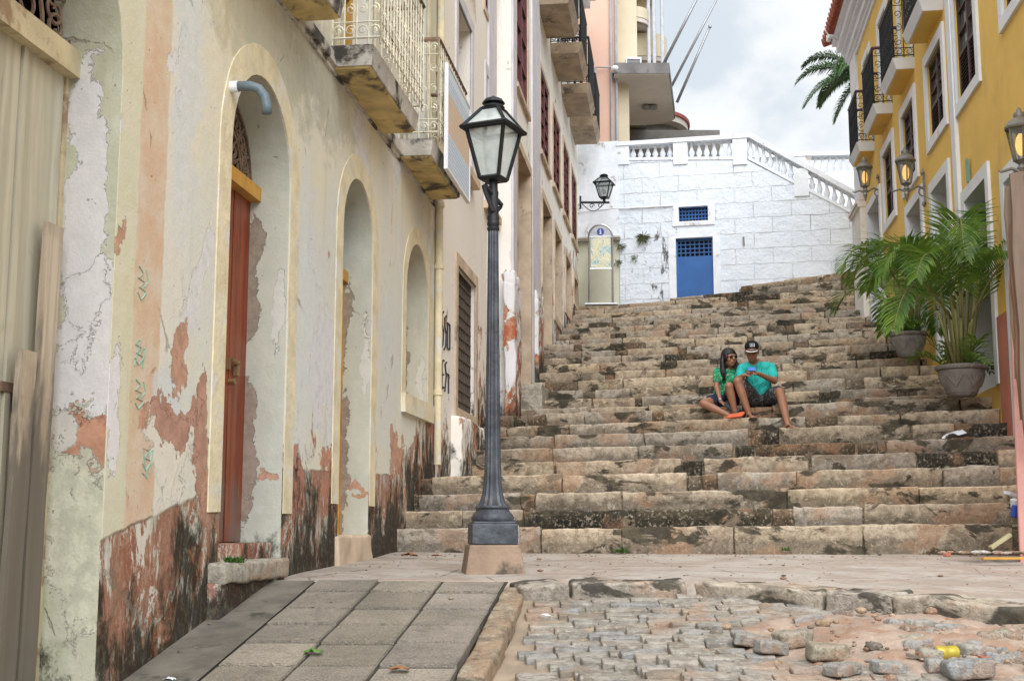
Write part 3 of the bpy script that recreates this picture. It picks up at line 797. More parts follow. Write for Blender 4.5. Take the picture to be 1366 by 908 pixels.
# padlock and hasp on the door
mb = MB(); lx, lz = sA(5.13), 2.50
FA.box(mb, lx-.10, lx+.03, -.262, -.245, lz+.03, lz+.07)
mb.tube([FA.p(lx+.02+.018*math.cos(math.pi*k/8), lz+.02+.03*math.sin(math.pi*k/8), -.235) for k in range(9)], .006, 6)
mb.build('hasp', m_rust, door)
mb = MB(); FA.box(mb, lx-.012, lx+.052, -.25, -.22, lz-.045, lz+.02); mb.build('padlock', M['iron_dark'], door)

# door fillers for arches 1..3
def double_door(fac, parent, s0, s1, z0, z1, n, mat, name='door'):
    mb = MB(); c = (s0+s1)/2; k = 7
    for q in range(k):
        x0 = s0+(s1-s0)*q/k; x1 = s0+(s1-s0)*(q+1)/k
        fac.box(mb, x0+.003, x1-.003, n-.03, n+.004*(q % 2), z0, z1)
    d = mb.build(name, mat, parent); return d
a, b, z0, z1 = arches[1]; s0, s1 = sA(a), sA(b)
d = double_door(FA, A, s0, s1, 1.90, 4.05, -.26, M['red_door'])
mb = MB(); FA.box(mb, s1-.36, s1-.34, -.26, -.235, 2.93, 3.0); mb.tube([FA.p(s1-.33, 2.99, -.235), FA.p(s1-.27, 2.975, -.215), FA.p(s1-.22, 2.99, -.235)], .014, 6)
mb.tube([FA.p(s1-.3, 2.86, -.26), FA.p(s1-.3, 2.86, -.22)], .02, 8); FA.box(mb, s1-.27, s1-.22, -.245, -.22, 2.90, 2.97)
mb.build('handle', simple('old brass', (.30, .20, .10), .5, .6), d)
mb = MB(); FA.box(mb, s0, s1, -.30, -.19, 4.05, 4.14); mb.build('lintel', M['orange_wood'], A)
mb = MB(); FA.box(mb, s0, s1, -.5, -.45, 4.0, 4.8); mb.build('dark_void', M['black'], A)
fan_grille(FA, A, s0, s1, 4.15, 4.64, -.26, m_rust)
a, b, z0, z1 = arches[2]; s0, s1 = sA(a), sA(b)
double_door(FA, A, s0, s1, 1.9, 3.95, -.26, M['orange_wood'])
mb = MB(); FA.box(mb, s0, s1, -.30, -.20, 3.95, 4.04); FA.box(mb, s1-.05, s1, -.30, -.23, 1.9, 3.95); mb.build('lintel', M['orange_wood'], A)
mb = MB(); FA.box(mb, s0, s1, -.5, -.45, 3.9, 4.8); mb.build('dark_void', M['black'], A)
fan_grille(FA, A, s0, s1, 4.05, 4.65, -.26, m_rust)
a, b, z0, z1 = arches[3]; s0, s1 = sA(a), sA(b)
w_ = double_door(FA, A, s0, s1, 3.17, 4.66, -.27, M['orange_wood'], 'window_shutter')
# door steps
m_sill = stone_mat('door sill stone', .60, .55, vattr=False, base=(.45, .42, .35))
def sill(S0, S1, n0, n1, z0, z1, seed, mat=m_sill, name='doorstep'):
    mb = MB(); L = S1-S0
    Mx = Matrix(((1, 0, 0, S0), (0, -1, 0, 0), (0, 0, 1, z0), (0, 0, 0, 1))) @ Matrix.Translation((0, -n1*-1*-1 if False else n0, 0))
    Mx = Matrix(((1, 0, 0, S0), (0, 1, 0, -n1), (0, 0, 1, z0), (0, 0, 0, 1)))
    mb.stone(Mx, L, n1-n0, z1-z0, .02, .04, .012, seed, bottom=True)
    return mb.build(name, mat, A, smooth=True, weld=True)
m_salm = plaster('salmon plastered riser', (.42, .17, .12), (.36, .15, .11), under=None, brick=(.3, .12, .08), brick_t=.6, ground=footA, glen=24.0, mould_h=.4, seed=5)
sill(sA(6.72), sA(7.82), -.25, .10, 1.69, 1.80, 11)
mb = MB(); FA.box(mb, sA(6.72), sA(7.80), -.25, .07, 1.2, 1.70); mb.build('doorstep_riser', m_salm, A)
mb = MB(); FA.box(mb, sA(6.87), sA(7.94), -.295, -.06, 1.6, 1.895); mb.build('doorstep_riser', m_salm, A)
sill(sA(9.2), sA(10.22), -.29, .03, 1.60, 1.92, 13, M['stone_trim'])
sill(sA(4.3), sA(5.55), -.2, .22, 1.05, 1.345, 15)
mb = MB(); FA.box(mb, sA(4.06), sA(5.46), -.298, -.02, .3, 1.12); mb.build('threshold', m_salm, A)

# drain spout above arch 1
mb = MB(); P0 = FA.p(sA(6.83), 4.43, -.02)
sp = [FA.p(sA(6.80), 4.40, -.03), FA.p(sA(6.80), 4.405, .05)]
mb.tube(sp, .032, 12); mb.build('spout_collar', M['white_trim'], A, smooth=True)
mb = MB(); mb.tube([FA.p(sA(6.80), 4.405, .045), FA.p(sA(6.80), 4.405, .12), FA.p(sA(6.81), 4.39, .165), FA.p(sA(6.82), 4.35, .195), FA.p(sA(6.82), 4.29, .21), FA.p(sA(6.82), 4.25, .212)], .028, 12)
mb.build('drain_spout', M['grey_pipe'], A, smooth=True)
# yellow down pipe between the two houses
mb = MB(); mb.tube([FA.p(sA(12.86), 2.6, .045), FA.p(sA(12.86), ZT, .045)], .04, 10)
for z in (3.3, 4.6, 5.25, 6.7): mb.tube([FA.p(sA(12.86), z, .045), FA.p(sA(12.86), z+.05, .045)], .052, 10)
mb.build('down_pipe', M['yellow_trim'], A, smooth=40)

# floor moulding and balconies
mb = MB(); FA.box(mb, 0, sA(12.8), 0, .045, 5.28, 5.36); FA.box(mb, 0, sA(12.8), 0, .02, 5.24, 5.28)
mb.build('string_course', M['concrete'], A)
def scroll(fac, mb, cx, cz, r, n, a0, turns, d, th=.006, plane='s', k=16):
    pts = []
    for q in range(k+1):
        t_ = q/k; a = a0+d*turns*2*math.pi*t_; ra = r*(1-.78*t_)
        if plane == 's': pts.append(fac.p(cx+ra*math.cos(a), cz+ra*math.sin(a), n))
        else: pts.append(fac.p(n, cz+ra*math.sin(a), cx+ra*math.cos(a)))
    mb.tube(pts, th, 4)
def railing(fac, parent, S0, S1, nout, z0, H, mat, motif=True, top=.02, step=.115, th=.007, hand=None):
    mb = MB()
    def run(A_, B_, f, plane):
        L = abs(B_-A_); k = max(2, round(L/step)); d = (B_-A_)/k
        mb.tube([f(A_, z0+.05), f(B_, z0+.05)], .010, 4); mb.tube([f(A_, z0+.17), f(B_, z0+.17)], .007, 4)
        mb.tube([f(A_, z0+H-.14), f(B_, z0+H-.14)], .007, 4)
        for q in range(k+1):
            x = A_+d*q; mb.tube([f(x, z0+.0), f(x, z0+H)], th if q % 2 else th*1.3, 4)
        if motif:
            for q in range(k):
                x = A_+d*(q+.5); r = abs(d)*.46
                for zz, a0, dd in ((z0+.11, 0, 1), (z0+.27, math.pi/2, -1), (z0+H*.5, math.pi/2, 1), (z0+H*.72, -math.pi/2, -1), (z0+H-.07, 0, 1)):
                    pts = []
                    for u in range(11):
                        t_ = u/10; a = a0+dd*1.25*2*math.pi*t_; ra = r*(1-.75*t_); pts.append(f(x+ra*math.cos(a), zz+ra*math.sin(a)))
                    mb.tube(pts, th*.8, 3)
    run(S0, S1, lambda x, z: fac.p(x, z, nout), 's')
    run(nout, 0, lambda x, z: fac.p(S0, z, x), 'n'); run(nout, 0, lambda x, z: fac.p(S1, z, x), 'n')
    r = mb.build('railing', mat, parent)
    mb = MB(); rr = top
    mb.tube([fac.p(S0, z0+H, 0), fac.p(S0, z0+H, nout), fac.p(S1, z0+H, nout), fac.p(S1, z0+H, 0)], rr, 4)
    mb.build('handrail', hand or mat, r)
    return r
for (a, b), (c0, c1) in zip([(6.35, 7.98), (8.83, 10.40), (11.08, 12.60)], french):
    mb = MB(); S0, S1 = sA(a), sA(b); nn = .42
    # slab with splayed sides
    lo, hi = 5.275, 5.42; f = FA.p; nn = .30
    mb.hexa([f(S0, lo, -.02), f(S1, lo, -.02), f(S1, lo, nn), f(S0, lo, nn), f(S0-.03, hi, -.02), f(S1+.03, hi, -.02), f(S1+.03, hi, nn+.02), f(S0-.03, hi, nn+.02)])
    slab = mb.build('balcony', M['concrete'], A)
    mb = MB(); mb.hexa([f(S0+.02, lo-.016, .02), f(S1-.02, lo-.016, .02), f(S1-.02, lo-.016, nn-.03), f(S0+.02, lo-.016, nn-.03), f(S0+.01, lo, .02), f(S1-.01, lo, .02), f(S1-.01, lo, nn-.01), f(S0+.01, lo, nn-.01)])
    mb.build('soffit', M['soffit'], slab)
    railing(FA, slab, S0+.02, S1-.02, nn+.06, hi+.02, .92, M['cream_iron'], top=.022, hand=m_rust, step=.10)
    # french door behind
    s0, s1 = sA(c0), sA(c1); mb = MB()
    for x in (s0, s1-.07, (s0+s1)/2-.03): FA.box(mb, x, x+.07, -.26, -.18, 5.42, 7.75)
    for z in (5.42, 6.3, 7.65): FA.box(mb, s0, s1, -.25, -.19, z, z+.09)
    dd = mb.build('french_door', M['orange_wood'], A)
    mb = MB(); FA.box(mb, s0, s1, -.245, -.225, 5.45, 7.7); mb.build('pane', M['dark_glass'], dd)
    mb = MB(); mb.strip([(s0-.1, 5.42), (s0-.1, 7.85), (s1+.1, 7.85), (s1+.1, 5.42)], [(s0, 5.42), (s0, 7.75), (s1, 7.75), (s1, 5.42)], FA.p, -.01, .02)
    mb.build('door_surround', M['yellow_trim'], A)
# roof cap and back of the house so it stands as a block
mb = MB(); FA.box(mb, -.05, sA(12.94), -6, .25, ZT, ZT+.18); mb.build('roof', M['tile_roof'], A)
mb = MB(); FA.box(mb, 0, sA(12.93), -6, -.55, -.4, ZT); mb.build('back_wall', M['black'], A)

# loose planks leaning in the boarded doorway
def lean_plank(name, label, px_base, S, wdt, z0, z1, n0, n1, mat, tilt=.0):
    mb = MB(); k = 8; vs = []
    for i in range(k+1):
        z = (z1-z0)*i/k; wv = .004*math.sin(i*1.7)
        n = n0+(n1-n0)*i/k; o = tilt*i/k
        vs += [(o-wdt/2+wv, -n, z), (o+wdt/2+wv, -n, z), (o+wdt/2+wv, -n-.022, z), (o-wdt/2+wv, -n-.022, z)]
    fs = []
    for i in range(k):
        for q in range(4): fs.append((i*4+q, i*4+(q+1) % 4, (i+1)*4+(q+1) % 4, (i+1)*4+q))
    fs += [(0, 3, 2, 1), (k*4, k*4+1, k*4+2, k*4+3)]
    mb.add(vs, fs); o = mb.build(name, mat, None)
    base = FA.world(S, z0, 0); o.location = base; o.rotation_euler = (0, 0, FA.phi)
    tag(o, label, 'plank', 'planks nailed over the boarded doorway'); return o
lean_plank('plank', 'taller grey brown plank nearest the door jamb of the boarded doorway', 0, 5.30, .14, 1.36, 3.27, -.238, -.215, M['brown_plank'])
lean_plank('plank', 'shorter brown plank reaching only to the padlock of the boarded doorway', 0, 5.10, .13, 1.36, 2.70, -.215, -.195, M['brown_plank'])

# hanging real-estate style board on the third balcony
m_board, t, b = new_mat('printed board'); co = t.new('ShaderNodeTexCoord').outputs['Object']
sp = t.new('ShaderNodeSeparateXYZ', {0: co})
br = t.new('ShaderNodeTexBrick', {'Vector': t.mapv(t.new('ShaderNodeCombineXYZ', {0: sp.outputs[0], 1: sp.outputs[2], 2: 0.0}).outputs[0], (1, 1, 1)), 'Color1': (.62, .68, .74, 1), 'Color2': (.55, .63, .72, 1), 'Mortar': (.22, .34, .52, 1), 'Scale': 9.0, 'Mortar Size': .03, 'Brick Width': .6, 'Row Height': .35})
br2 = t.new('ShaderNodeTexBrick', {'Vector': t.mapv(t.new('ShaderNodeCombineXYZ', {0: sp.outputs[0], 1: sp.outputs[2], 2: 0.0}).outputs[0], (1, 1, 1), (.1, .3, 0)), 'Color1': (.62, .40, .32, 1), 'Color2': (.60, .46, .34, 1), 'Mortar': (.62, .60, .3, 1), 'Scale': 7.0, 'Mortar Size': .03, 'Brick Width': .7, 'Row Height': .4})
k = t.math('MULTIPLY', t.step(sp.outputs[2], .34, .35), t.math('SUBTRACT', 1, t.step(sp.outputs[2], .72, .73)))
c = t.mix(k, br.outputs[0], br2.outputs[0]); c = t.mix(t.step(sp.outputs[2], .86, .87), c, (.60, .70, .78))
lnk(t, c, b, 'Base Color'); b.inputs['Roughness'].default_value = .5
pw = FA.world(11.88, 5.20, .405)
bd = thing('advertising_board', 'pale blue and pink printed board hung on the balcony railing behind the street lamp', 'sign', pw, FA.phi)
mb = MB(); mb.box(-.62, .62, -.012, .012, 0, .98); mb.build('printed_panel', m_board, bd)
mb = MB()
for x in (-.63, .63): mb.box(x-.012, x+.012, -.018, .018, -.01, .99)
mb.box(-.63, .63, -.018, .018, -.012, .012); mb.box(-.63, .63, -.018, .018, .97, .992); mb.build('frame', M['white_trim'], bd)

# ================================================================== left: cream house with grated window
FB = Fac(-2.436, .1276, 12.94, -1); sB = FB.s; ZB = 10.2
m_wallB = plaster('cream pink plaster', (.86, .80, .72), (.87, .82, .75), under=(.70, .64, .56), ground=foot(-2.436, .1276, 12.94), glen=24.0, seed=7,
                  brick=(.42, .15, .075), brick_t=.70, brick_h=2.6, mould_h=1.2, mould_t=.68, streak=(.50, .42, .28), under_t=.66, streak_t=.66)
B = FB.root('cream_house', 'narrow cream plaster house with a square iron grate window just behind the street lamp', 'building')
YE = 17.2
bw = [(14.2, 15.5, 3.30, 4.92, 'grate'), (14.1, 15.1, 6.2, 8.05, 'dark'), (16.35, 17.05, 6.22, 7.96, 'dark'), (16.2, 17.1, 8.85, 10.0, 'red'), (14.15, 15.1, 8.75, 10.0, 'dark')]
holes = [rect_path(sB(a), sB(b), z0, z1) for a, b, z0, z1, _ in bw]
wall_mesh(FB, 'wall', rect_path(0.005, sB(17.25), 1.4, ZB), holes, m_wallB, B, .3)
def lattice(fac, parent, s0, s1, z0, z1, n, k1, k2, mat, name='grate', th=.011):
    mb = MB()
    for i in range(k1+1): x = s0+(s1-s0)*i/k1; fac.box(mb, x-th, x+th, n-.01, n+.01, z0, z1)
    for i in range(k2+1): z = z0+(z1-z0)*i/k2; fac.box(mb, s0, s1, n-.013, n+.013, z-th, z+th)
    return mb.build(name, mat, parent)
def rect_surround(fac, parent, s0, s1, z0, z1, g, mat, n1=.02, bottom=True, name='window_surround'):
    mb = MB(); o = rect_path(s0-g, s1+g, z0-g*.9, z1+g); i_ = rect_path(s0, s1, z0, z1)
    if bottom: mb.strip(o, i_, fac.p, -.01, n1, closed=True)
    else:
        mb.strip([(s0-g, z0), (s0-g, z1+g), (s1+g, z1+g), (s1+g, z0)], [(s0, z0), (s0, z1), (s1, z1), (s1, z0)], fac.p, -.01, n1)
    return mb.build(name, mat, parent)
def sash(fac, parent, s0, s1, z0, z1, n, wood_m, pane_m, rows=5, cols=3, louver=0.0, name='window'):
    mb = MB(); e = .055
    fac.box(mb, s0, s0+e, n-.05, n, z0, z1); fac.box(mb, s1-e, s1, n-.05, n, z0, z1)
    fac.box(mb, s0+e, s1-e, n-.05, n, z0, z0+e); fac.box(mb, s0+e, s1-e, n-.05, n, z1-e, z1)
    c = (s0+s1)/2; fac.box(mb, c-.035, c+.035, n-.045, n+.006, z0+e, z1-e)
    zl = z0+(z1-z0)*louver
    if louver: fac.box(mb, s0+e, s1-e, n-.045, n+.003, zl-.03, zl+.03)
    for r in range(1, rows):
        z = zl+(z1-zl)*r/rows; fac.box(mb, s0+e, s1-e, n-.04, n-.006, z-.013, z+.013)
    for q in range(1, cols*2):
        if q == cols: continue
        x = s0+(s1-s0)*q/(cols*2); fac.box(mb, x-.011, x+.011, n-.038, n-.008, zl, z1-e)
    wn = mb.build(name, wood_m, parent)
    mb = MB(); fac.box(mb, s0+.01, s1-.01, n-.055, n-.042, zl, z1-.01); mb.build('pane', pane_m, wn)
    if louver:
        mb = MB(); k = int((zl-z0)/.055)
        for i in range(k):
            z = z0+e+(zl-z0-e-.03)*(i+.5)/k
            for (x0, x1) in ((s0+e, c-.035), (c+.035, s1-e)):
                mb.hexa([fac.p(x0, z-.02, n-.01), fac.p(x1, z-.02, n-.01), fac.p(x1, z-.014, n-.004), fac.p(x0, z-.014, n-.004),
                         fac.p(x0, z+.018, n-.045), fac.p(x1, z+.018, n-.045), fac.p(x1, z+.024, n-.04), fac.p(x0, z+.024, n-.04)])
        mb.build('shutter', wood_m, wn)
        mb = MB(); fac.box(mb, s0+.01, s1-.01, n-.075, n-.06, z0+.01, zl); mb.build('backing', M['black'], wn)
    return wn
m_grey_iron = simple('grey brown grate iron', (.11, .085, .07), .7, .2, .2, 8, .2)
for a, b, z0, z1, kind in bw:
    s0, s1 = sB(a), sB(b)
    if kind == 'grate':
        rect_surround(FB, B, s0, s1, z0, z1, .13, M['stone_trim'])
        g = lattice(FB, B, s0, s1, z0, z1, -.06, 9, 13, m_grey_iron, 'grate')
        mb = MB(); FB.box(mb, s0, s1, -.29, -.27, z0, z1); mb.build('backing', simple('brown inner shutter', (.07, .05, .045), .8), g)
    elif kind == 'red':
        rect_surround(FB, B, s0, s1, z0, z1, .1, M['stone_trim']); sash(FB, B, s0, s1, z0, z1, -.1, M['red_wood'], M['grey_glass'])
    else:
        rect_surround(FB, B, s0, s1, z0, z1, .14, M['lilac_trim'])
        sash(FB, B, s0, s1, z0, z1, -.2, M['iron_dark'], M['dark_glass'], rows=7, cols=2)
        mb = MB(); FB.box(mb, s0-.16, s1+.16, 0, .1, z0-.13, z0-.03); mb.build('sill', M['stone_trim'], B)
mb = MB(); FB.box(mb, sB(16.5), sB(17.24), 0, .025, 3.4, ZB); mb.build('corner_pilaster', M['lilac_trim'], B)
mb = MB(); FB.box(mb, 0, sB(17.2), -6, .2, ZB, ZB+.2); mb.build('roof', M['tile_roof'], B)
mb = MB(); FB.box(mb, .02, sB(17.2), -6, -.5, 1.4, ZB); mb.build('back_wall', m_wallB, B)
# worn stone ledge at the foot
mb = MB(); mb.stone(Matrix(((1, 0, 0, sB(13.9)), (0, 1, 0, -.12), (0, 0, 1, 2.2), (0, 0, 0, 1))), sB(16.4)-sB(13.9), .3, .98, .03, .06, .02, 77, bottom=True)
mb.build('wall_footing', m_wallB, B, smooth=True, weld=True)
# faint green lettering on the painted pilaster of the arched house
gl = [[(.1, .95), (.5, .8), (.1, .6), (.6, .55), (.2, .35), (.7, .3)], [(.7, .95), (.9, .6), (.6, .4)], [(.1, .2), (.4, .0), (.8, .25)]]
m_gp = simple('faded green paint', (.26, .42, .34), .8); 
for q_, (Yq, zq, hq) in enumerate([(5.70, 3.02, .16), (5.70, 2.70, .15), (5.72, 2.52, .14), (5.83, 2.18, .17)]): strokes(FA, A, 'painted_letters', [[(x_, (y_+.13*q_) % 1) for x_, y_ in l_] if q_ % 2 else l_ for l_ in gl], sA(Yq), zq, .14, hq, m_gp, n=.0, th=.0045)
# sprayed scribble, strokes read from the photograph
m_spray = simple('black spray paint', (.05, .05, .055), .8, 0, .1, 5, 0)
up = [[(0, 1), (0, .25), (.06, .1), (.12, .3), (.12, .95)], [(.22, .9), (.22, .15)], [(.46, .95), (.32, .85), (.34, .6), (.46, .45), (.42, .1), (.3, 0)], [(.68, .9), (.54, .8), (.56, .6), (.68, .45), (.64, .1), (.52, 0)],
      [(.78, .75), (.98, .75), (.98, .1), (.78, .1), (.78, .75)]]
dn = [[(0, 1), (0, 0), (.22, .2), (.22, .8), (0, 1)], [(.52, .95), (.32, .9), (.32, .1), (.52, .1)], [(.32, .5), (.48, .5)], [(.78, .95), (.62, .85), (.76, .5), (.62, 0)], [(.86, .6), (.98, .6), (.98, 0)]]
strokes(FB, B, 'graffiti', up, sB(13.02), 3.84, .72, .42, m_spray)
strokes(FB, B, 'graffiti', dn, sB(13.08), 3.40, .60, .34, m_spray)

# ================================================================== left: tall house with iron balconies and dark red windows
FC = Fac(-2.216, .1276, 17.25, -1); sC = FC.s; ZC = 14.75
m_wallC = plaster('cream house plaster', (.87, .83, .76), (.88, .85, .79), under=(.74, .70, .66), ground=foot(-2.216, .1276, 17.25), glen=24.0, seed=9,
                  brick=(.42, .13, .065), brick_t=.665, brick_h=3.4, mould_h=1.0, mould_t=.66, streak=(.55, .47, .33), under_t=.64, streak_t=.66)
Cb = FC.root('balcony_house', 'tall cream house with dark red sash windows and black iron balconies', 'building')
up_w = [(21.15, 22.6, 8.42, 9.85), (23.4, 24.85, 8.45, 9.87), (25.65, 27.05, 8.45, 9.92), (27.75, 29.1, 8.45, 9.92), (17.8, 19.2, 8.42, 10.9)]
low = [(17.85, 19.5, 3.9, 7.45), (21.35, 22.8, 4.8, 7.58), (23.6, 24.85, 5.9, 7.58), (26.0, 27.2, 6.45, 7.58), (28.2, 29.25, 7.0, 7.55)]
fdoor = [(20.9, 22.3), (23.2, 24.6), (25.45, 26.85), (27.6, 28.9)]
holes = [rect_path(sC(a), sC(b), z0, z1) for a, b, z0, z1 in up_w+low]+[rect_path(sC(a)+.15, sC(b)-.15, 11.0, 12.5) for a, b in fdoor]
wall_mesh(FC, 'wall', rect_path(0.0, sC(29.95), 2.2, ZC), holes, m_wallC, Cb, .35)
for a, b, z0, z1 in up_w:
    s0, s1 = sC(a), sC(b); rect_surround(FC, Cb, s0, s1, z0, z1, .09, M['stone_trim'], .02)
    sash(FC, Cb, s0, s1, z0, z1, .0, M['red_wood'], M['grey_glass'], rows=5, cols=1)
    mb = MB(); FC.box(mb, s0-.12, s1+.12, 0, .055, z0-.16, z0-.085); mb.build('sill', M['stone_trim'], Cb)
for i, (a, b, z0, z1) in enumerate(low):
    s0, s1 = sC(a), sC(b); rect_surround(FC, Cb, s0, s1, z0, z1, .13, M['stone_trim'], .03, bottom=i > 1)
    mb = MB()
    p0 = [(s0+.003, z0), (s0+.003, z1-.003), (s1-.003, z1-.003), (s1-.003, z0)]
    vs = []
    for (x, z) in p0: vs += [FC.p(x, z, 0), FC.p(x, z, -.34)]
    mb.add(vs, [(0, 1, 3, 2), (2, 3, 5, 4), (4, 5, 7, 6)]); mb.build('jamb', M['stone_trim'], Cb, recalc=False)
    if i == 0: sash(FC, Cb, s0, s1, z0, z1, -.25, M['red_wood'], M['dark_glass'], rows=4, cols=2, louver=.5, name='door')
    else:
        mb = MB(); FC.box(mb, s0, s1, -.33, -.3, z0, z1); d_ = mb.build('window', M['brown_shutter'], Cb)
        lattice(FC, d_, s0, s1, z0, z1, -.22, 5, 9, M['iron_dark'], 'grate', .014)
for (a, b) in fdoor:
    sash(FC, Cb, sC(a)+.15, sC(b)-.15, 11.0, 12.5, -.12, M['red_wood'], M['dark_glass'], rows=3, cols=2)
    S0, S1 = sC(a)-.18, sC(b)+.12
    mb = MB(); f = FC.p
    mb.hexa([f(S0+.08, 10.82, -.02), f(S1-.08, 10.82, -.02), f(S1-.08, 10.82, .52), f(S0+.08, 10.82, .52), f(S0, 11.0, -.02), f(S1, 11.0, -.02), f(S1, 11.0, .6), f(S0, 11.0, .6)])
    sl = mb.build('balcony', M['soffit_tan'], Cb)
    railing(FC, sl, S0+.04, S1-.04, .57, 11.0, 1.0, M['iron_dark'], step=.13, th=.011, top=.025)
for (a, b) in [(16.9+.4, 17.7), (19.75, 20.9)]:
    mb = MB(); FC.box(mb, sC(a), sC(b), 0, .03, 3.6, ZC-.4); mb.build('pilaster', M['lilac_trim'], Cb)
# whitewashed buttresses at the foot
m_but = plaster('whitewashed buttress', (.74, .73, .75), (.70, .69, .70), ground=foot(-2.216, .1276, 17.25, .5), glen=24.0, seed=12, brick=(.38, .10, .045), brick_t=.60, brick_h=2.0,
                mould_h=.8, mould_t=.64, streak=(.5, .42, .36), bigscale=2)
for (a, b, z0, z1, n) in [(17.0, 17.75, 3.2, 5.45, .09), (19.95, 20.75, 3.9, 5.75, .09)]:
    mb = MB(); Mx = Matrix(((1, 0, 0, sC(a)), (0, 1, 0, -n), (0, 0, 1, z0), (0, 0, 0, 1)))
    mb.stone(Mx, sC(b)-sC(a), n+.06, z1-z0-.2, .02, .07, .016, int(a), bottom=True)
    mb.stone(Matrix(((1, 0, 0, sC(a)+.02), (0, 1, 0, -n+.01), (0, 0, 1, z1-.24), (0, 0, 0, 1))), sC(b)-sC(a)-.04, n+.06, .2, .03, .05, .025, int(a)+5, bottom=True)
    mb.build('buttress', m_but, Cb, smooth=True, weld=True)
mb = MB(); mb.stone(Matrix(((1, 0, 0, sC(18.0)), (0, 1, 0, -.35), (0, 0, 1, 3.2), (0, 0, 0, 1))), 1.6, .4, .78, .03, .06, .02, 44, bottom=True)
mb.build('doorstep', m_sill, Cb, smooth=True, weld=True)
# cornice and tiles
mb = MB()
for (z0, z1, n) in [(14.35, 14.5, .08), (14.5, 14.65, .18), (14.65, 14.87, .32), (14.87, 14.97, .45)]: FC.box(mb, .03, sC(29.95)+n*.5, -.3, n, z0, z1)
mb.build('cornice', M['white_trim'], Cb)
mb = MB()
k = int(sC(30)/.22)
for i in range(k): mb.tube([FC.p(i*.22+.1, 15.01, .62), FC.p(i*.22+.1, 16.0, -2.5)], .085, 8)
FC.box(mb, 0, sC(30)+.3, -2.5, .45, 14.972, 14.99); mb.build('roof', M['tile_roof'], Cb)
mb = MB(); FC.box(mb, .02, sC(29.9), -6, -.55, 2.2, ZC); mb.build('back_wall', m_wallC, Cb)

# ================================================================== white retaining wall with balustrade at the top of the steps
WP = WHITE(0); FW = Fac(0, 0, 0, 1)
class WFac:
    """x along the wall, y depth (towards camera negative); local origin at X=1.6"""
    X0 = 1.6; Y0 = 29.75; phi = math.atan(-.22)
WR = WFac()
def wloc(px, py):
    """pixel on the wall plane -> local (x, z)"""
    rx, rz = ray(px, py); Y = (WR.Y0+.22*WR.X0)/(1+.22*rx); X = rx*Y
    return (X-WR.X0)/math.cos(WR.phi), rz*Y+EYE
m_white, t, b = new_mat('whitewashed block wall'); co = t.new('ShaderNodeTexCoord').outputs['Object']
sp = t.new('ShaderNodeSeparateXYZ', {0: co}); vec = t.new('ShaderNodeCombineXYZ', {0: sp.outputs[0], 1: sp.outputs[2], 2: 0.0}).outputs[0]
nz = t.math('MULTIPLY', t.math('SUBTRACT', t.noise(co, 2.5, 5, .6), .5), .09)
vec2 = t.new('ShaderNodeVectorMath', {0: vec, 1: t.new('ShaderNodeCombineXYZ', {0: nz, 1: nz, 2: 0.0}).outputs[0]}, operation='ADD').outputs[0]
bk = t.new('ShaderNodeTexBrick', {'Vector': t.mapv(vec2, (1, 1, 1), (.2, .07, 0)), 'Scale': 1.0, 'Mortar Size': .0075, 'Mortar Smooth': .3, 'Brick Width': .86, 'Row Height': .365})
bk.offset = .5
j = t.math('MULTIPLY', bk.outputs['Fac'], t.math('MULTIPLY_ADD', t.step(t.noise(co, 1.7, 7, .65), .40, .58), .6, .4))
c = t.mix(t.step(t.noise(co, 2, 7, .6), .4, .7), (.78, .845, .92), (.72, .79, .88))
c = t.mix(t.math('MULTIPLY', j, t.step(t.noise(co, 1.2, 6, .6), .42, .6)), c, (.36, .30, .25))
# rusty mouldy run near the left bay and under the copings
lx = t.math('ABSOLUTE', t.math('SUBTRACT', sp.outputs[0], 1.9))
kx = t.math('MULTIPLY', t.math('SUBTRACT', 1, t.math('DIVIDE', lx, .85), clamp=True), t.math('SUBTRACT', 1, t.step(sp.outputs[2], 8.6, 9.4)))
mo = t.step(t.math('ADD', t.noise(t.mapv(co, (1, 1, .5)), 3.6, 11, .7, .4), t.math('MULTIPLY', kx, .16)), .66, .73)
c = t.mix(t.math('MULTIPLY', mo, .9), c, (.075, .06, .05))
c = t.mix(t.math('MULTIPLY', t.step(t.noise(t.mapv(co, (1, 1, .15)), 4.5, 8, .65), .62, .78), .5), c, (.48, .44, .40))
lnk(t, c, b, 'Base Color'); b.inputs['Roughness'].default_value = .85; b.inputs['Specular IOR Level'].default_value = .2
h = t.math('SUBTRACT', t.math('MULTIPLY', t.noise(co, 5, 9, .7), 1.6), t.math('MULTIPLY', j, .8)); lnk(t, t.bump(h, .9, .045), b, 'Normal')
m_wpaint = simple('stained white masonry paint', (.76, .80, .85), .85, 0, .08, 4, .5, 20, dirt=(.33, .31, .28), dirt_amt=.555)
W = thing('retaining_wall', 'whitewashed block wall with a balustrade and a small blue door closing the top of the steps', 'wall', (WR.X0, WR.Y0, 0), WR.phi)
def wpoly(name, pts, y0, y1, mat, holes=(), parent=W):
    f = Fac(0, 0, 0, -1)   # local: n outwards = -y
    return wall_mesh(f, name, pts, list(holes), mat, parent, y1-y0, -y0)
x826 = wloc(826, 300)[0]; x995 = wloc(995, 200)[0]; x1068 = wloc(1068, 240)[0]; xe = wloc(1142, 300)[0]+1.4
zA0 = wloc(826, 214)[1]; zA1 = wloc(995, 213)[1]; zB1 = wloc(1068, 250)[1]; zC1 = wloc(1142, 288)[1]
d0, d1 = wloc(902, 350)[0], wloc(951.5, 350)[0]; dz1 = wloc(927, 317)[1]; v0, v1 = wloc(905.5, 285)[0], wloc(944.5, 285)[0]; vz0, vz1 = wloc(925, 295)[1], wloc(925, 275.5)[1]
slope_end = zC1-(zB1-zC1)/(wloc(1142, 300)[0]-x1068)*1.4
ZBOT = 5.6
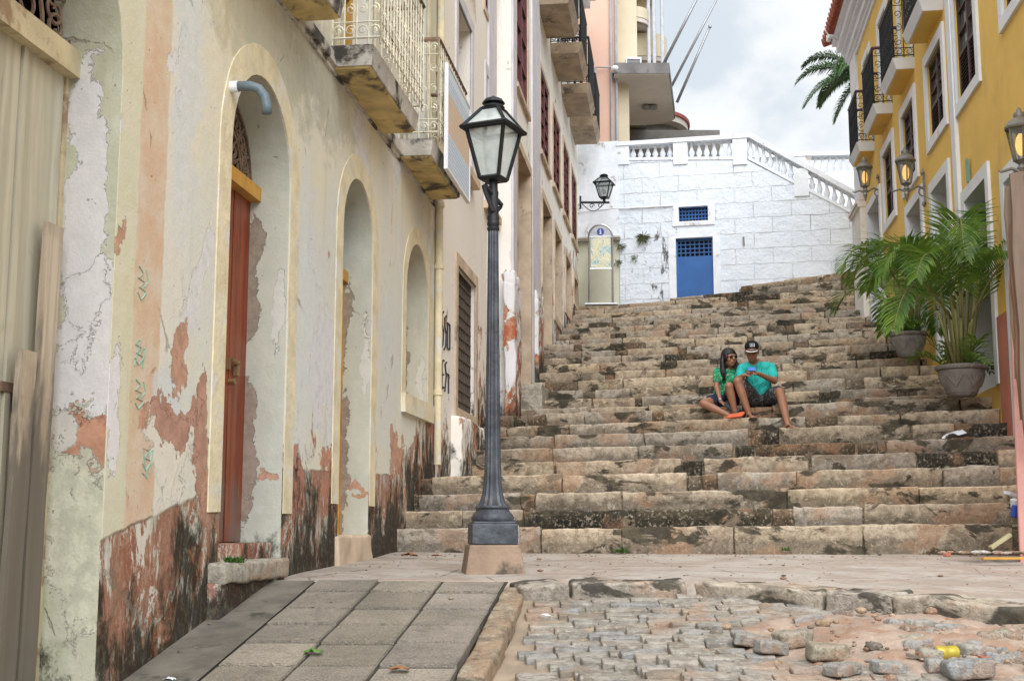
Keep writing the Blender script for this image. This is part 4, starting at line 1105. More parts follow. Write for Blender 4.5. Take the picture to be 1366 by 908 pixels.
outline = [(x826, ZBOT), (x826, zA0), (x995, zA1), (x1068, zB1), (xe, slope_end), (xe, ZBOT)]
wpoly('wall', outline, 0, .35, m_white, [rect_path(d0, d1, 5.7, dz1), rect_path(v0, v1, vz0, vz1)])
# left bay, plain, a touch forward, with a ledge and a cream lower panel
xl0 = -.12; zL = wloc(800, 190)[1]; zled = wloc(800, 317)[1]
mb = MB(); mb.box(xl0, x826-.002, -.03, .35, zled, zL); mb.build('side_wall', m_wpaint, W)
mb = MB(); mb.box(xl0, x826+.02, -.16, .3, zled-.09, zled-.002); mb.box(xl0, x826+.03, -.2, .3, zled-.05, zled-.01); mb.build('ledge', M['concrete'], W)
mb = MB(); mb.box(xl0, x826-.01, .02, .3, 5.6, zled-.092); mb.build('cream_panel', simple('cream panel paint', (.62, .62, .50), .8, 0, .06, 2, .2), W)
# flat bands: surround of door and vent, thin string
mb = MB()
g = .17; mb.strip([(d0-g, 5.7), (d0-g, dz1+g), (d1+g, dz1+g), (d1+g, 5.7)], [(d0, 5.7), (d0, dz1), (d1, dz1), (d1, 5.7)], lambda a, b_, n: (a, -n, b_), -.005, .03)
mb.build('door_surround', m_wpaint, W)
mb = MB(); g = .15; mb.strip(rect_path(v0-g, v1+g, vz0-g*.7, vz1+.04), rect_path(v0, v1, vz0, vz1), lambda a, b_, n: (a, -n, b_), -.005, .03, closed=True)
mb.build('vent_surround', m_wpaint, W)
m_blue = simple('blue door paint', (.02, .11, .34), .5, 0, .1, 3, .15)
mb = MB(); mb.box(d0, d1, .1, .14, 5.7, dz1-.43); mb.box(d0, d1, .1, .145, dz1-.05, dz1); mb.box(d0, d0+.04, .1, .145, dz1-.43, dz1); mb.box(d1-.04, d1, .1, .145, dz1-.43, dz1)
mb.box(d0+.03, d1-.03, .085, .1, 6.02, 6.06); dr = mb.build('door', m_blue, W)
def wlattice(x0, x1, z0, z1, kx, kz, y, mat, parent, name):
    mb = MB()
    for i in range(kx+1): x = x0+(x1-x0)*i/kx; mb.box(x-.012, x+.012, y-.012, y+.012, z0, z1)
    for i in range(kz+1): z = z0+(z1-z0)*i/kz; mb.box(x0, x1, y-.016, y+.016, z-.012, z+.012)
    o = mb.build(name, mat, parent); mb = MB(); mb.box(x0, x1, .2, .22, z0, z1); mb.build('dark_void', M['black'], o)
wlattice(d0, d1, dz1-.43, dz1-.04, 8, 4, .12, m_blue, dr, 'grille')
mb = MB(); mb.tube([(d0+.09, .1, 6.08), (d0+.09, .04, 6.08), (d0+.15, .04, 6.06)], .014, 6); mb.build('handle', M['steel'], dr)
wlattice(v0, v1, vz0, vz1, 9, 4, .1, m_blue, W, 'vent_grille')
mb = MB(); zs = wloc(860, 277)[1]; mb.tube([(x826, -.04, zs), (v0-.12, -.04, zs), (v0-.12, -.04, zs-.1)], .016, 6); 
mb.tube([(x826, -.03, zs+.02), (xl0, -.07, zs-.05)], .008, 4); mb.build('conduit', M['white_trim'], W)
mb = MB(); q = wloc(992, 322); mb.tube([(q[0], -.03, q[1]-.1), (q[0], -.05, q[1]+.1)], .022, 6); mb.build('spigot', simple('weathered grey pipe stub', (.25, .24, .22), .7), W)
# balustrade
def prof_baluster(H):
    return [(r*.74, z*H) for r, z in [(.085, 0), (.085, .06), (.055, .09), (.05, .12), (.075, .2), (.095, .32), (.09, .42), (.06, .58), (.042, .74), (.04, .84), (.06, .87), (.06, .9), (.08, .93), (.08, 1)]]
bal_mb = MB(); bal_mb.lathe(prof_baluster(.50), 12)
bal_proto = bal_mb.build('baluster', m_wpaint, W, smooth=30); first = [True]
def baluster(x, y, z, sc=1.0, parent=None):
    o = bal_proto
    if first[0]: first[0] = False
    else: o = bal_proto.copy(); COL.objects.link(o)
    o.parent = parent or W
    o.location = (x, y, z); o.scale = (1, 1, sc)
yb = .14
def slab(x0, z0, x1, z1, th, w0, w1, name, mat=m_wpaint, ov=0):
    mb = MB(); mb.hexa([(x0, w0, z0), (x1, w0, z1), (x1, w1, z1), (x0, w1, z0), (x0, w0, z0+th), (x1, w0, z1+th), (x1, w1, z1+th), (x0, w1, z0+th)])
    return mb.build(name, mat, W)
topL = wloc(826, 190)[1]; topM = wloc(995, 179)[1]; topR = wloc(1142, 259)[1]
H_ = topL-zA0
slab(x826-.02, zA0+.001, x995, zA1+.001, .07, -.02, .3, 'base_rail')
slab(x826-.04, topL-.10, x995+.1, topM-.10, .10, -.06, .34, 'coping')
slope = (topR-topM)/(wloc(1142, 300)[0]-x995)
slab(x995+.1, topM-.11, xe, topM-.11+slope*(xe-x995-.1), .13, -.06, .34, 'sloping_coping')
slab(x995+.05, zA1+.0, x1068, zB1+.001, .08, -.02, .3, 'base_rail'); slab(x1068, zB1+.001, xe, slope_end+.001, .08, -.02, .3, 'base_rail')
def zbase(x): return zA0+(zA1-zA0)*(x-x826)/(x995-x826) if x < x995 else (zA1+(zB1-zA1)*(x-x995)/(x1068-x995) if x < x1068 else zB1+(slope_end-zB1)*(x-x1068)/(xe-x1068))
def ztop(x): return topL+(topM-topL)*(x-x826)/(x995-x826) if x < x995+.1 else topM+slope*(x-x995-.1)
piers = [(x826-.02, wloc(839, 200)[0]), (wloc(898, 200)[0], wloc(917, 200)[0]), (wloc(977.5, 200)[0], wloc(996.5, 200)[0]), (wloc(1059, 230)[0], wloc(1078.5, 240)[0])]
for a, b_ in piers:
    mb = MB(); c_ = (a+b_)/2; mb.box(a, b_, -.035, .315, min(zbase(a), zbase(b_))-.1, ztop(c_)-.06-(.1 if c_ > x995 else .03)); mb.build('pier', m_wpaint, W)
for (a, b_, n_) in [(piers[0][1], piers[1][0], 6), (piers[1][1], piers[2][0], 6), (piers[2][1], piers[3][0], 7), (piers[3][1], wloc(1142, 260)[0]+.1, 7)]:
    for i in range(n_):
        x = a+(b_-a)*(i+.5)/n_; z0 = zbase(x)+.07; baluster(x, yb, z0, (ztop(x)-.10-z0)/.50)
# coping terrace floor behind
mb = MB(); mb.hexa([(x826, .3, zA0-.3), (x995, .3, zA1-.3), (x995, 4, zA1-.3), (x826, 4, zA0-.3), (x826, .3, zA0), (x995, .3, zA1), (x995, 4, zA1), (x826, 4, zA0)]); mb.build('terrace_floor', M['concrete'], W)

# second balustrade further back on the right
rb = at(1110, 232, 34)
B2 = thing('balustrade', 'farther white balustrade just left of the yellow house, behind the sloping one', 'balustrade', (rb.x, rb.y, 0), -.1)
z_t = at(1110, 203, 34).z; z_b = at(1110, 228, 34).z
mb = MB(); mb.box(-2.2, 3.5, 0, .35, 5.0, z_b); mb.build('wall', m_white, B2)
mb = MB(); mb.box(-2.25, 3.5, -.06, .4, z_t-.1, z_t); mb.build('coping', m_wpaint, B2)
for a, b_ in [(-1.05, -.55), (.9, 1.3)]:
    mb = MB(); mb.box(a, b_, -.03, .36, z_b-.2, z_t-.1+.2*(a < 0)*.5); mb.build('pier', m_wpaint, B2)
for x in [-.42+.19*i for i in range(7)]: baluster(x, .16, z_b, (z_t-.1-z_b)/.5, B2)
for x in [-1.95+.2*i for i in range(5)]: baluster(x, .16, z_b, (z_t-.1-z_b)/.5, B2)

# weeds growing on the wall ---------------------------------------------------
m_weed = leaf_mat('weed leaf', (.06, .09, .03), (.12, .13, .05))
def weed(px, py, r, n, label, seed):
    q = wloc(px, py); rr = random.Random(seed); mb = MB()
    for i in range(n):
        a = rr.uniform(0, 2*math.pi); d = Vector((math.cos(a), -abs(rr.gauss(.4, .3)), rr.uniform(-1, .6))); d.normalize()
        L = r*rr.uniform(.4, 1); p0 = Vector((rr.uniform(-.05, .05), 0, rr.uniform(-.05, .05))); p1 = p0+d*L
        s_ = d.cross(Vector((0, 1, .3))).normalized()*rr.uniform(.004, .011); mid = (p0+p1)/2+Vector((0, -.02, .02))
        mb.add([p0, mid+s_, p1, mid-s_], [(0, 1, 2, 3)])
    wl = W.matrix_basis if False else Matrix.Translation((WR.X0, WR.Y0, 0)) @ Matrix.Rotation(WR.phi, 4, 'Z')
    o = mb.build('wall_weed', m_weed, recalc=False); o.matrix_world = wl @ Matrix.Translation((q[0], -.03, q[1]))
    tag(o, label, 'plant', 'weeds rooted in the white wall')
weed(858, 319, .22, 150, 'largest green tuft of weed high on the white wall', 1)
weed(829, 330, .13, 60, 'small weed tuft on the ledge corner beside the map sign', 2)
weed(846, 345, .11, 40, 'thin straggly weed on the black mould stain of the white wall', 3)
weed(825, 352, .12, 50, 'lowest tiny weed tuft beside the post of the map sign', 4)

# information totem ---------------------------------------------------------------
q0 = at(802, 408, 28.9); zg = walk_z(q0.x, 28.8)
tt = at(802, 300, 28.55); base = at(802, 405, 28.55)
SG = thing('information_sign', 'slender steel map sign with a rounded blue i top against the cream panel', 'sign', (base.x, 28.55, base.z), -.05)
hh_ = tt.z-base.z; hw = .265
mb = MB()
for x in (-hw, hw): mb.tube([(x, 0, 0), (x, 0, hh_-hw)], .026, 8)
mb.tube([(hw*math.cos(math.pi*k/14), 0, hh_-hw+hw*math.sin(math.pi*k/14)) for k in range(15)], .026, 8)
mb.box(-hw-.1, hw+.1, -.12, .12, -.03, 0)
mb.build('frame', M['steel'], SG, smooth=40)
mb = MB(); pts = [(hw*.93*math.cos(math.pi*k/14), hh_-hw+hw*.93*math.sin(math.pi*k/14)) for k in range(15)]
mb.add([(x, -.012, z) for x, z in pts]+[(x, .012, z) for x, z in pts], [tuple(range(15)), tuple(range(15, 30))[::-1]]+[(i, (i+1) % 15, 15+(i+1) % 15, 15+i) for i in range(15)])
mb.build('header_plate', simple('grey header plate', (.34, .35, .37), .4, .3), SG)
mb = MB(); mb.tube([(0, -.016, hh_-hw*.62), (0, -.022, hh_-hw*.62)], .085, 20); dsc = mb.build('blue_disc', simple('sign blue', (.02, .04, .35), .4), SG)
mb = MB(); mb.box(-.014, .014, -.028, -.023, hh_-hw*.62-.05, hh_-hw*.62+.02); mb.box(-.014, .014, -.028, -.023, hh_-hw*.62+.035, hh_-hw*.62+.058)
mb.box(-.03, .014, -.028, -.023, hh_-hw*.62+.01, hh_-hw*.62+.022); mb.box(-.03, .03, -.028, -.023, hh_-hw*.62-.058, hh_-hw*.62-.046); mb.build('letter_i', M['white_trim'], dsc)
m_map, t, b = new_mat('city map print'); co = t.new('ShaderNodeTexCoord').outputs['Object']
c = t.mix(t.step(t.noise(co, 4.2, 4, .5, .6), .46, .48), (.25, .42, .45), (.50, .52, .32))
c = t.mix(t.step(t.noise(t.mapv(co, (1, 1, 1), (4, 4, 4)), 5, 4, .5, .6), .55, .57), c, (.62, .58, .34))
vv = t.new('ShaderNodeTexVoronoi', {'Vector': co, 'Scale': 14.0}, feature='DISTANCE_TO_EDGE').outputs[0]
c = t.mix(t.math('SUBTRACT', 1, t.step(vv, .03, .06)), c, (.7, .7, .66)); lnk(t, c, b, 'Base Color'); b.inputs['Roughness'].default_value = .3
mz1 = hh_-hw-.02; mz0 = mz1-.72
mb = MB(); mb.box(-hw+.035, hw-.035, -.01, .02, mz0, mz1); mb.build('map_panel', m_map, SG)
mb = MB(); mb.box(-hw, hw, -.02, .02, mz0-.03, mz0); mb.box(-hw, hw, -.02, .02, mz1, mz1+.02); mb.build('crossbar', M['steel'], SG)

# ================================================================== salmon apartment building with canopy behind the wall
m_salmon = simple('salmon render', (.60, .40, .31), .9, 0, .07, .8, .3, 20, dirt=(.48, .33, .27), dirt_amt=.60)
m_creamh = simple('cream render', (.58, .52, .38), .9, 0, .08, .8, .3, 20, dirt=(.40, .35, .27), dirt_amt=.58)
m_greyc = simple('grey weathered slab edge', (.16, .155, .15), .9, 0, .25, 2, .5, 15, dirt=(.07, .07, .065), dirt_amt=.52)
m_soff2 = simple('grey beige canopy soffit', (.50, .45, .40), .9, 0, .1, 1, .3, 15, dirt=(.22, .20, .17), dirt_amt=.58)
S0_ = at(774, 190, 31.5); 
SB = thing('apartment_building', 'salmon and cream block of flats with rounded balconies and a jutting grey canopy', 'building', (1.0, 31.4, 0), 0)
def Lx(px, py, Y): p = at(px, py, Y); return (p.x-1.0, p.y-31.4, p.z)
xr = Lx(822, 100, 31.4)[0]
mb = MB(); mb.box(-.9, xr, 0, 10, 5, 22); mb.build('wall', m_salmon, SB)
mb = MB()
for dx_ in (-.03, .1): mb.tube([(xr+dx_-.1, -.06, 5), (xr+dx_-.1, -.06, 21)], .035, 8)
mb.tube([Lx(794, 190, 31.3), Lx(794, 90, 31.3), Lx(815, 90, 31.3)], .03, 8); mb.build('drain_pipe', simple('grey drain pipe', (.33, .34, .36), .6), SB)
mb = MB(); p = Lx(812, 92, 31.2); mb.ell((p[0]+.15, p[1]-.1, p[2]-.05), (.11, .16, .09)); mb.tube([(p[0]+.1, 0.1, p[2]), (p[0]+.12, -.1, p[2])], .03, 6); mb.build('floodlight', M['white_trim'], SB, smooth=True)
# canopy slab: front edge at y0, goes back
zf0 = at(857, 98, 31.0).z; zf1 = at(857, 84, 31.0).z
a0 = Lx(822, 98, 31.0); a1 = Lx(893, 92, 31.0); b1 = Lx(897, 157, 35.2); b0 = Lx(838, 168, 35.2)
mb = MB(); n_ = 10; out = [(a0[0]-.05, a0[1]), (a1[0], a1[1])]
for i in range(n_+1):
    an = math.pi/2*i/n_; out.append((b1[0]-1.0+1.0*math.cos(an), b1[1]-.6+.6*math.sin(an)))
out.append((a0[0]-.05, b1[1]))
def prism(out, z0, z1, mbx):
    k = len(out); mbx.add([(x, y, z0) for x, y in out]+[(x, y, z1) for x, y in out], [tuple(range(k))[::-1], tuple(range(k, 2*k))]+[(i, (i+1) % k, k+(i+1) % k, k+i) for i in range(k)])
prism(out, zf0, zf1, mb); cnp = mb.build('canopy', m_greyc, SB)
mb = MB(); inn = [(x*.985+.03, y*.99+.02) for x, y in out]; prism(inn, zf0-.02, zf0-.001, mb); mb.build('soffit', m_soff2, cnp)
mb = MB()
for (px, py, Y) in [(862, 156, 34.0), (872, 172, 35)]:
    p = Lx(px, py, 33.4); mb.lathe([(.1, 0), (.13, .06), (.08, .12)], 12, (p[0], p[1], zf0-.14))
mb.build('ceiling_lamp', simple('dull lamp glass', (.2, .19, .18), .4), cnp)
# building body under and behind the canopy
mb = MB(); mb.box(xr, xr+.35, .3, 5.0, 5, zf0-.02); mb.build('side_wall', m_creamh, SB)
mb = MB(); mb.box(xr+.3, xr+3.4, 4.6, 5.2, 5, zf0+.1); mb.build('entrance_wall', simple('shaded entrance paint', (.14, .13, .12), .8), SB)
mb = MB(); mb.box(xr+.45, xr+1.0, 4.5, 4.6, 7, 9.9); mb.build('entrance_door', M['black'], SB)
# rounded slab behind with a red rim
p = Lx(880, 150, 37.0); z0 = at(880, 160, 37).z; z1 = at(880, 150, 37).z
def round_slab(cx, cy, rx_, ry_, z0, z1, mat, name, left=-2.5):
    mb = MB(); out = [(left, cy-ry_)]
    for i in range(15):
        an = -math.pi/2+math.pi*i/14; out.append((cx+rx_*math.cos(an), cy+ry_*math.sin(an)))
    out.append((left, cy+ry_)); prism(out, z0, z1, mb); return mb.build(name, mat, SB, smooth=40)
e_ = Lx(920, 150, 37.0)
zr = lambda py: at(900, py, 36.0).z
round_slab(e_[0]-1.0, e_[1]+.6, 1.0, 1.6, zr(160), zr(152), m_soff2, 'rounded_canopy', xr+.3)
round_slab(e_[0]-1.0, e_[1]+.6, 1.06, 1.66, zr(152), zr(147.5), simple('dull red rim', (.26, .06, .06), .7), 'red_rim', xr+.3)
round_slab(e_[0]-1.3, e_[1]+.6, .9, 1.4, zr(147.5), zr(132), M['concrete'], 'rounded_parapet', xr+.3)
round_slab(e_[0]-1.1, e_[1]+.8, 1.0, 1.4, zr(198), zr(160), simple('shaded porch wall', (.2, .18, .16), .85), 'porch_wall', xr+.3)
# storeys above the canopy: cream wall, stacked rounded balconies, air conditioner
yy0 = Lx(828, 50, 32.2)
mb = MB(); mb.box(xr-.0, xr+.62, .7, 6, zf1, 22); mb.build('upper_wall', m_creamh, SB)
mb = MB(); x1_ = Lx(866, 40, 33.2)[0]; x2_ = Lx(889, 40, 33.2)[0]
mb.box(xr+.6, x1_, 1.9, 6, zf1, 22); mb.build('upper_wall', simple('ochre cream render', (.60, .52, .33), .9, 0, .1, 1, .2), SB)
mb = MB(); mb.box(x1_, x2_-.25, 2.4, 6, zf1, 22); mb.build('upper_wall', simple('grey render', (.42, .41, .39), .9, 0, .1, 1, .2), SB)
for (py0, py1, pxr, yy) in [(24, 10, 868, .9), (76, 46, 892, 1.6), (-30, -50, 880, .9)]:
    q1 = Lx(pxr, py0, 31.4+yy); q2 = Lx(pxr, py1, 31.4+yy)
    mb = MB(); out = [(xr+.6, yy-.1)]
    for i in range(9):
        an = -math.pi/2+math.pi/2*i/8; out.append((q1[0]-.5+.5*math.cos(an), yy+.4+.5*math.sin(an)))
    out += [(q1[0], 2.6), (xr+.6, 2.6)]
    prism(out, q1[2], q2[2], mb); bb_ = mb.build('rounded_balcony', m_creamh, SB, smooth=40)
    mb = MB(); prism([(x*.98+.05, y+.02) for x, y in out], q1[2]-.12, q1[2]-.002, mb); mb.build('slab', m_soff2, bb_)
mb = MB()
for px in (866, 873, 884):
    q1 = Lx(px, 80, 32.6); mb.tube([(q1[0], q1[1], zf1), (q1[0], q1[1], 20)], .05, 8)
mb.build('drain_pipe', simple('pale drain pipe', (.45, .47, .5), .6), SB)
q1 = Lx(852, 84, 32.0); mb = MB()
prism([(xr+.35, .35)]+[(q1[0]-.9+1.0*math.cos(-math.pi/2+math.pi/2*i/8), .75+.45*math.sin(-math.pi/2+math.pi/2*i/8)) for i in range(9)]+[(q1[0]+.1, 1.9), (xr+.35, 1.9)], zf1+.0, zf1+.28, mb); mb.build('curved_parapet', m_creamh, SB, smooth=40)
mb = MB(); q1 = Lx(834, 82, 31.8); mb.box(q1[0], q1[0]+.4, .2, .55, zf1+.05, zf1+.38); ac = mb.build('air_conditioner', M['white_trim'], SB)
mb = MB()
for i in range(6): mb.box(q1[0]+.03, q1[0]+.37, .185, .2, zf1+.08+i*.045, zf1+.1+i*.045)
mb.build('vent_slats', M['iron_dark'], ac)

# three slanted poles above the canopy
m_pole = simple('grey metal pole', (.30, .31, .33), .4, .5, .1, 5, .05)
for (pa, pb, Y, r, lab) in [((885, 86), (935, -12), 32.0, .045, 'slanting grey pole nearest the block of flats, thickest of three'), ((896, 115), (962, -12), 33.2, .04, 'middle slanting grey pole running out of the top of the picture'),
                            ((903, 137), (947, 36), 35.6, .045, 'shortest slanting grey pole ending in mid sky')]:
    P0 = at(*pa, Y); P1 = at(*pb, Y-.6); mb = MB(); L = P1-P0
    mb.tube([(0, 0, 0), tuple(L*.5), tuple(L)], [r, r*.9, r*.8], 8); mb.ell(tuple(L), (r*1.2,)*3, 8, 6)
    o = mb.build('flagpole', m_pole, smooth=True, loc=P0); tag(o, lab, 'pole', 'poles slanting above the canopy')

# ================================================================== yellow house on the right
FR = Fac(3.56, .14, 8.0, 1); sR = FR.s; ZR = 10.55; YRE = 25.75
m_yel = simple('ochre yellow render', (.78, .51, .125), .85, 0, .06, 1.3, .35, 45, dirt=(.64, .42, .14), dirt_amt=.55)
m_pinkp = simple('salmon plinth paint', (.52, .19, .125), .85, 0, .12, 2, .4, 30, dirt=(.40, .20, .15), dirt_amt=.58)
Yh = FR.root('yellow_house', 'ochre yellow house with white trim, brown shutters and black iron balconies', 'building')
mid = [(14.75, 15.9, 7.38, 8.9), (16.7, 17.85, 7.48, 8.62), (18.95, 20.05, 7.38, 8.55), (21.08, 22.15, 7.3, 8.52)]
hi_w = [(12.2, 13.4, 7.55, 9.2)]
lowr = [(18.72, 19.92, 4.9, 6.90), (16.75, 17.85, 4.3, 6.72), (22.75, 24.2, 5.2, 8.0), (14.6, 15.75, 3.6, 6.05)]
bigd = [(12.2, 13.75, 2.7, 5.75)]
fdr = [(23.3, 24.1), (21.2, 22.05), (19.05, 19.9), (16.8, 17.65)]
holes = [rect_path(sR(a), sR(b), z0, z1) for a, b, z0, z1 in mid+hi_w+lowr+bigd]+[rect_path(sR(a), sR(b), 9.15, 10.4) for a, b in fdr if False]
ZR = 12.0
holes += [rect_path(sR(a), sR(b), 9.18, 10.95) for a, b in fdr]
wall_mesh(FR, 'wall', rect_path(0, sR(YRE), .5, ZR), holes, m_yel, Yh, .35)
for a, b, z0, z1 in mid+hi_w:
    s0, s1 = sR(a), sR(b); rect_surround(FR, Yh, s0, s1, z0, z1, .16, M['white_trim'], .035)
    sash(FR, Yh, s0, s1, z0, z1, -.03, M['brown_shutter'], M['grey_glass'], rows=3, cols=1, louver=.42)
for a, b, z0, z1 in lowr+bigd:
    s0, s1 = sR(a), sR(b); rect_surround(FR, Yh, s0, s1, z0, z1, .16, M['white_trim'], .035, bottom=False)
    mb = MB(); p0 = [(s0+.003, z0), (s0+.003, z1-.003), (s1-.003, z1-.003), (s1-.003, z0)]; vs = []
    for (x, z) in p0: vs += [FR.p(x, z, 0), FR.p(x, z, -.34)]
    mb.add(vs, [(0, 1, 3, 2), (2, 3, 5, 4), (4, 5, 7, 6)]); mb.build('jamb', M['white_trim'], Yh, recalc=False)
    sash(FR, Yh, s0, s1, z0, z1, -.24, M['brown_shutter'], M['dark_glass'], rows=3, cols=1, louver=.55, name='door')
for (a, b) in fdr:
    s0, s1 = sR(a), sR(b); rect_surround(FR, Yh, s0, s1, 9.18, 10.95, .14, M['white_trim'], .03, bottom=False)
    sash(FR, Yh, s0, s1, 9.18, 10.95, -.14, M['white_trim'], M['grey_glass'], rows=3, cols=1, louver=.35, name='french_door')
bal = [(23.1, 24.3), (20.9, 22.25), (18.75, 20.1), (16.5, 17.85)]
for (a, b) in bal:
    S0, S1 = sR(a), sR(b); f = FR.p; mb = MB(); z0, z1 = 8.95, 9.11
    mb.hexa([f(S0+.06, z0, -.02), f(S1-.06, z0, -.02), f(S1-.06, z0, .27), f(S0+.06, z0, .27), f(S0, z1, -.02), f(S1, z1, -.02), f(S1, z1, .33), f(S0, z1, .33)])
    sl = mb.build('balcony', M['white_trim'], Yh)
    mb = MB(); mb.hexa([f(S0+.1, z0-.012, 0), f(S1-.1, z0-.012, 0), f(S1-.1, z0-.012, .23), f(S0+.1, z0-.012, .23), f(S0+.08, z0-.001, 0), f(S1-.08, z0-.001, 0), f(S1-.08, z0-.001, .25), f(S0+.08, z0-.001, .25)])
    mb.build('soffit', m_yel, sl)
    railing(FR, sl, S0+.04, S1-.04, .30, z1, 1.0, M['iron_dark'], step=.12, th=.008, top=.028, hand=simple('brown handrail', (.07, .03, .025), .5))
mb = MB(); FR.box(mb, sR(15.98), sR(16.22), 0, .05, 1, ZR-.5); mb.build('pilaster', M['white_trim'], Yh)
mb = MB(); FR.box(mb, sR(24.9), sR(YRE)+.02, -.2, .05, 5, ZR-.3); mb.build('corner_pilaster', M['white_trim'], Yh)
mb = MB(); FR.box(mb, sR(16.9), sR(18.5), -.0, .012, 2.0, 3.75)
FR.box(mb, 0, sR(14.4), 0, .03, .5, 4.35); mb.build('plinth', m_pinkp, Yh)
# cream pedestal at the far corner
pc = at(1152, 402, 25.0)
mb = MB(); Sx = sR(24.55); zz = at(1152, 402, 25.2).z; ztp = at(1152, 270, 25.2).z
FR.box(mb, Sx, sR(YRE)+.05, -.1, .12, zz-.6, ztp-.25)
for i, (n, dz) in enumerate([(.16, -.25), (.20, -.19), (.15, -.12), (.12, -.06), (.08, 0)]): FR.box(mb, Sx-.02, sR(YRE)+.05, -.1, n, ztp+dz-.001, ztp+dz+.06)
mb.build('end_pier', simple('cream pier paint', (.74, .71, .66), .85, 0, .06, 3, .4, 30, dirt=(.4, .36, .3), dirt_amt=.62), Yh)
# cornice, eaves, tiles
mb = MB()
for (z0, z1, n) in [(11.5, 11.6, .04), (11.6, 11.68, .08), (11.68, 11.85, .13), (11.85, 11.95, .20), (11.95, 12.12, .28), (12.12, 12.25, .36)]: FR.box(mb, -.4, sR(YRE)+n*.9, -.3, n, z0, z1)
mb.build('cornice', M['white_trim'], Yh)
mb = MB(); k = int((sR(YRE)+.6)/.24)
for i in range(k+1): mb.tube([FR.p(i*.24, 12.31, .52), FR.p(i*.24, 13.7, -3.5)], .1, 8)
FR.box(mb, -.3, sR(YRE)+.5, -3.5, .4, 12.252, 12.27); mb.build('roof', M['tile_roof'], Yh)
mb = MB(); FR.box(mb, .02, sR(YRE)-.02, -6, -.55, .5, ZR); mb.build('back_wall', m_yel, Yh)
# plaque by the lantern
mb = MB(); FR.box(mb, sR(22.25), sR(22.4), .0, .03, 6.3, 6.75); mb.build('name_plaque', simple('cream tile plaque', (.6, .58, .5), .4), Yh)
mb = MB()
pts = [(0, 0), (.09, 0), (.09, .5), (.0, .56)]
FR.box(mb, sR(15.38), sR(15.46), .03, .05, 6.22, 6.52); mb.build('street_plaque', simple('green enamel plaque', (.10, .30, .26), .4), Yh)

# security camera at the roof corner
P = at(1106, 51, 25.4)
SC = thing('security_camera', 'small white security camera on a bracket off the yellow house roof corner', 'camera', P)
mb = MB(); mb.tube([(.32, .2, .02), (.05, 0, 0)], .016, 6); mb.tube([(.05, 0, 0), (-.05, 0, .12), (-.1, 0, .28)], .008, 5); mb.build('bracket', M['white_trim'], SC)
mb = MB(); mb.tube([(.1, -.02, .02), (-.06, -.14, -.02)], .045, 10); mb.ell((-.03, -.05, -.06), (.05, .05, .05)); mb.build('camera_body', M['white_trim'], SC, smooth=40)

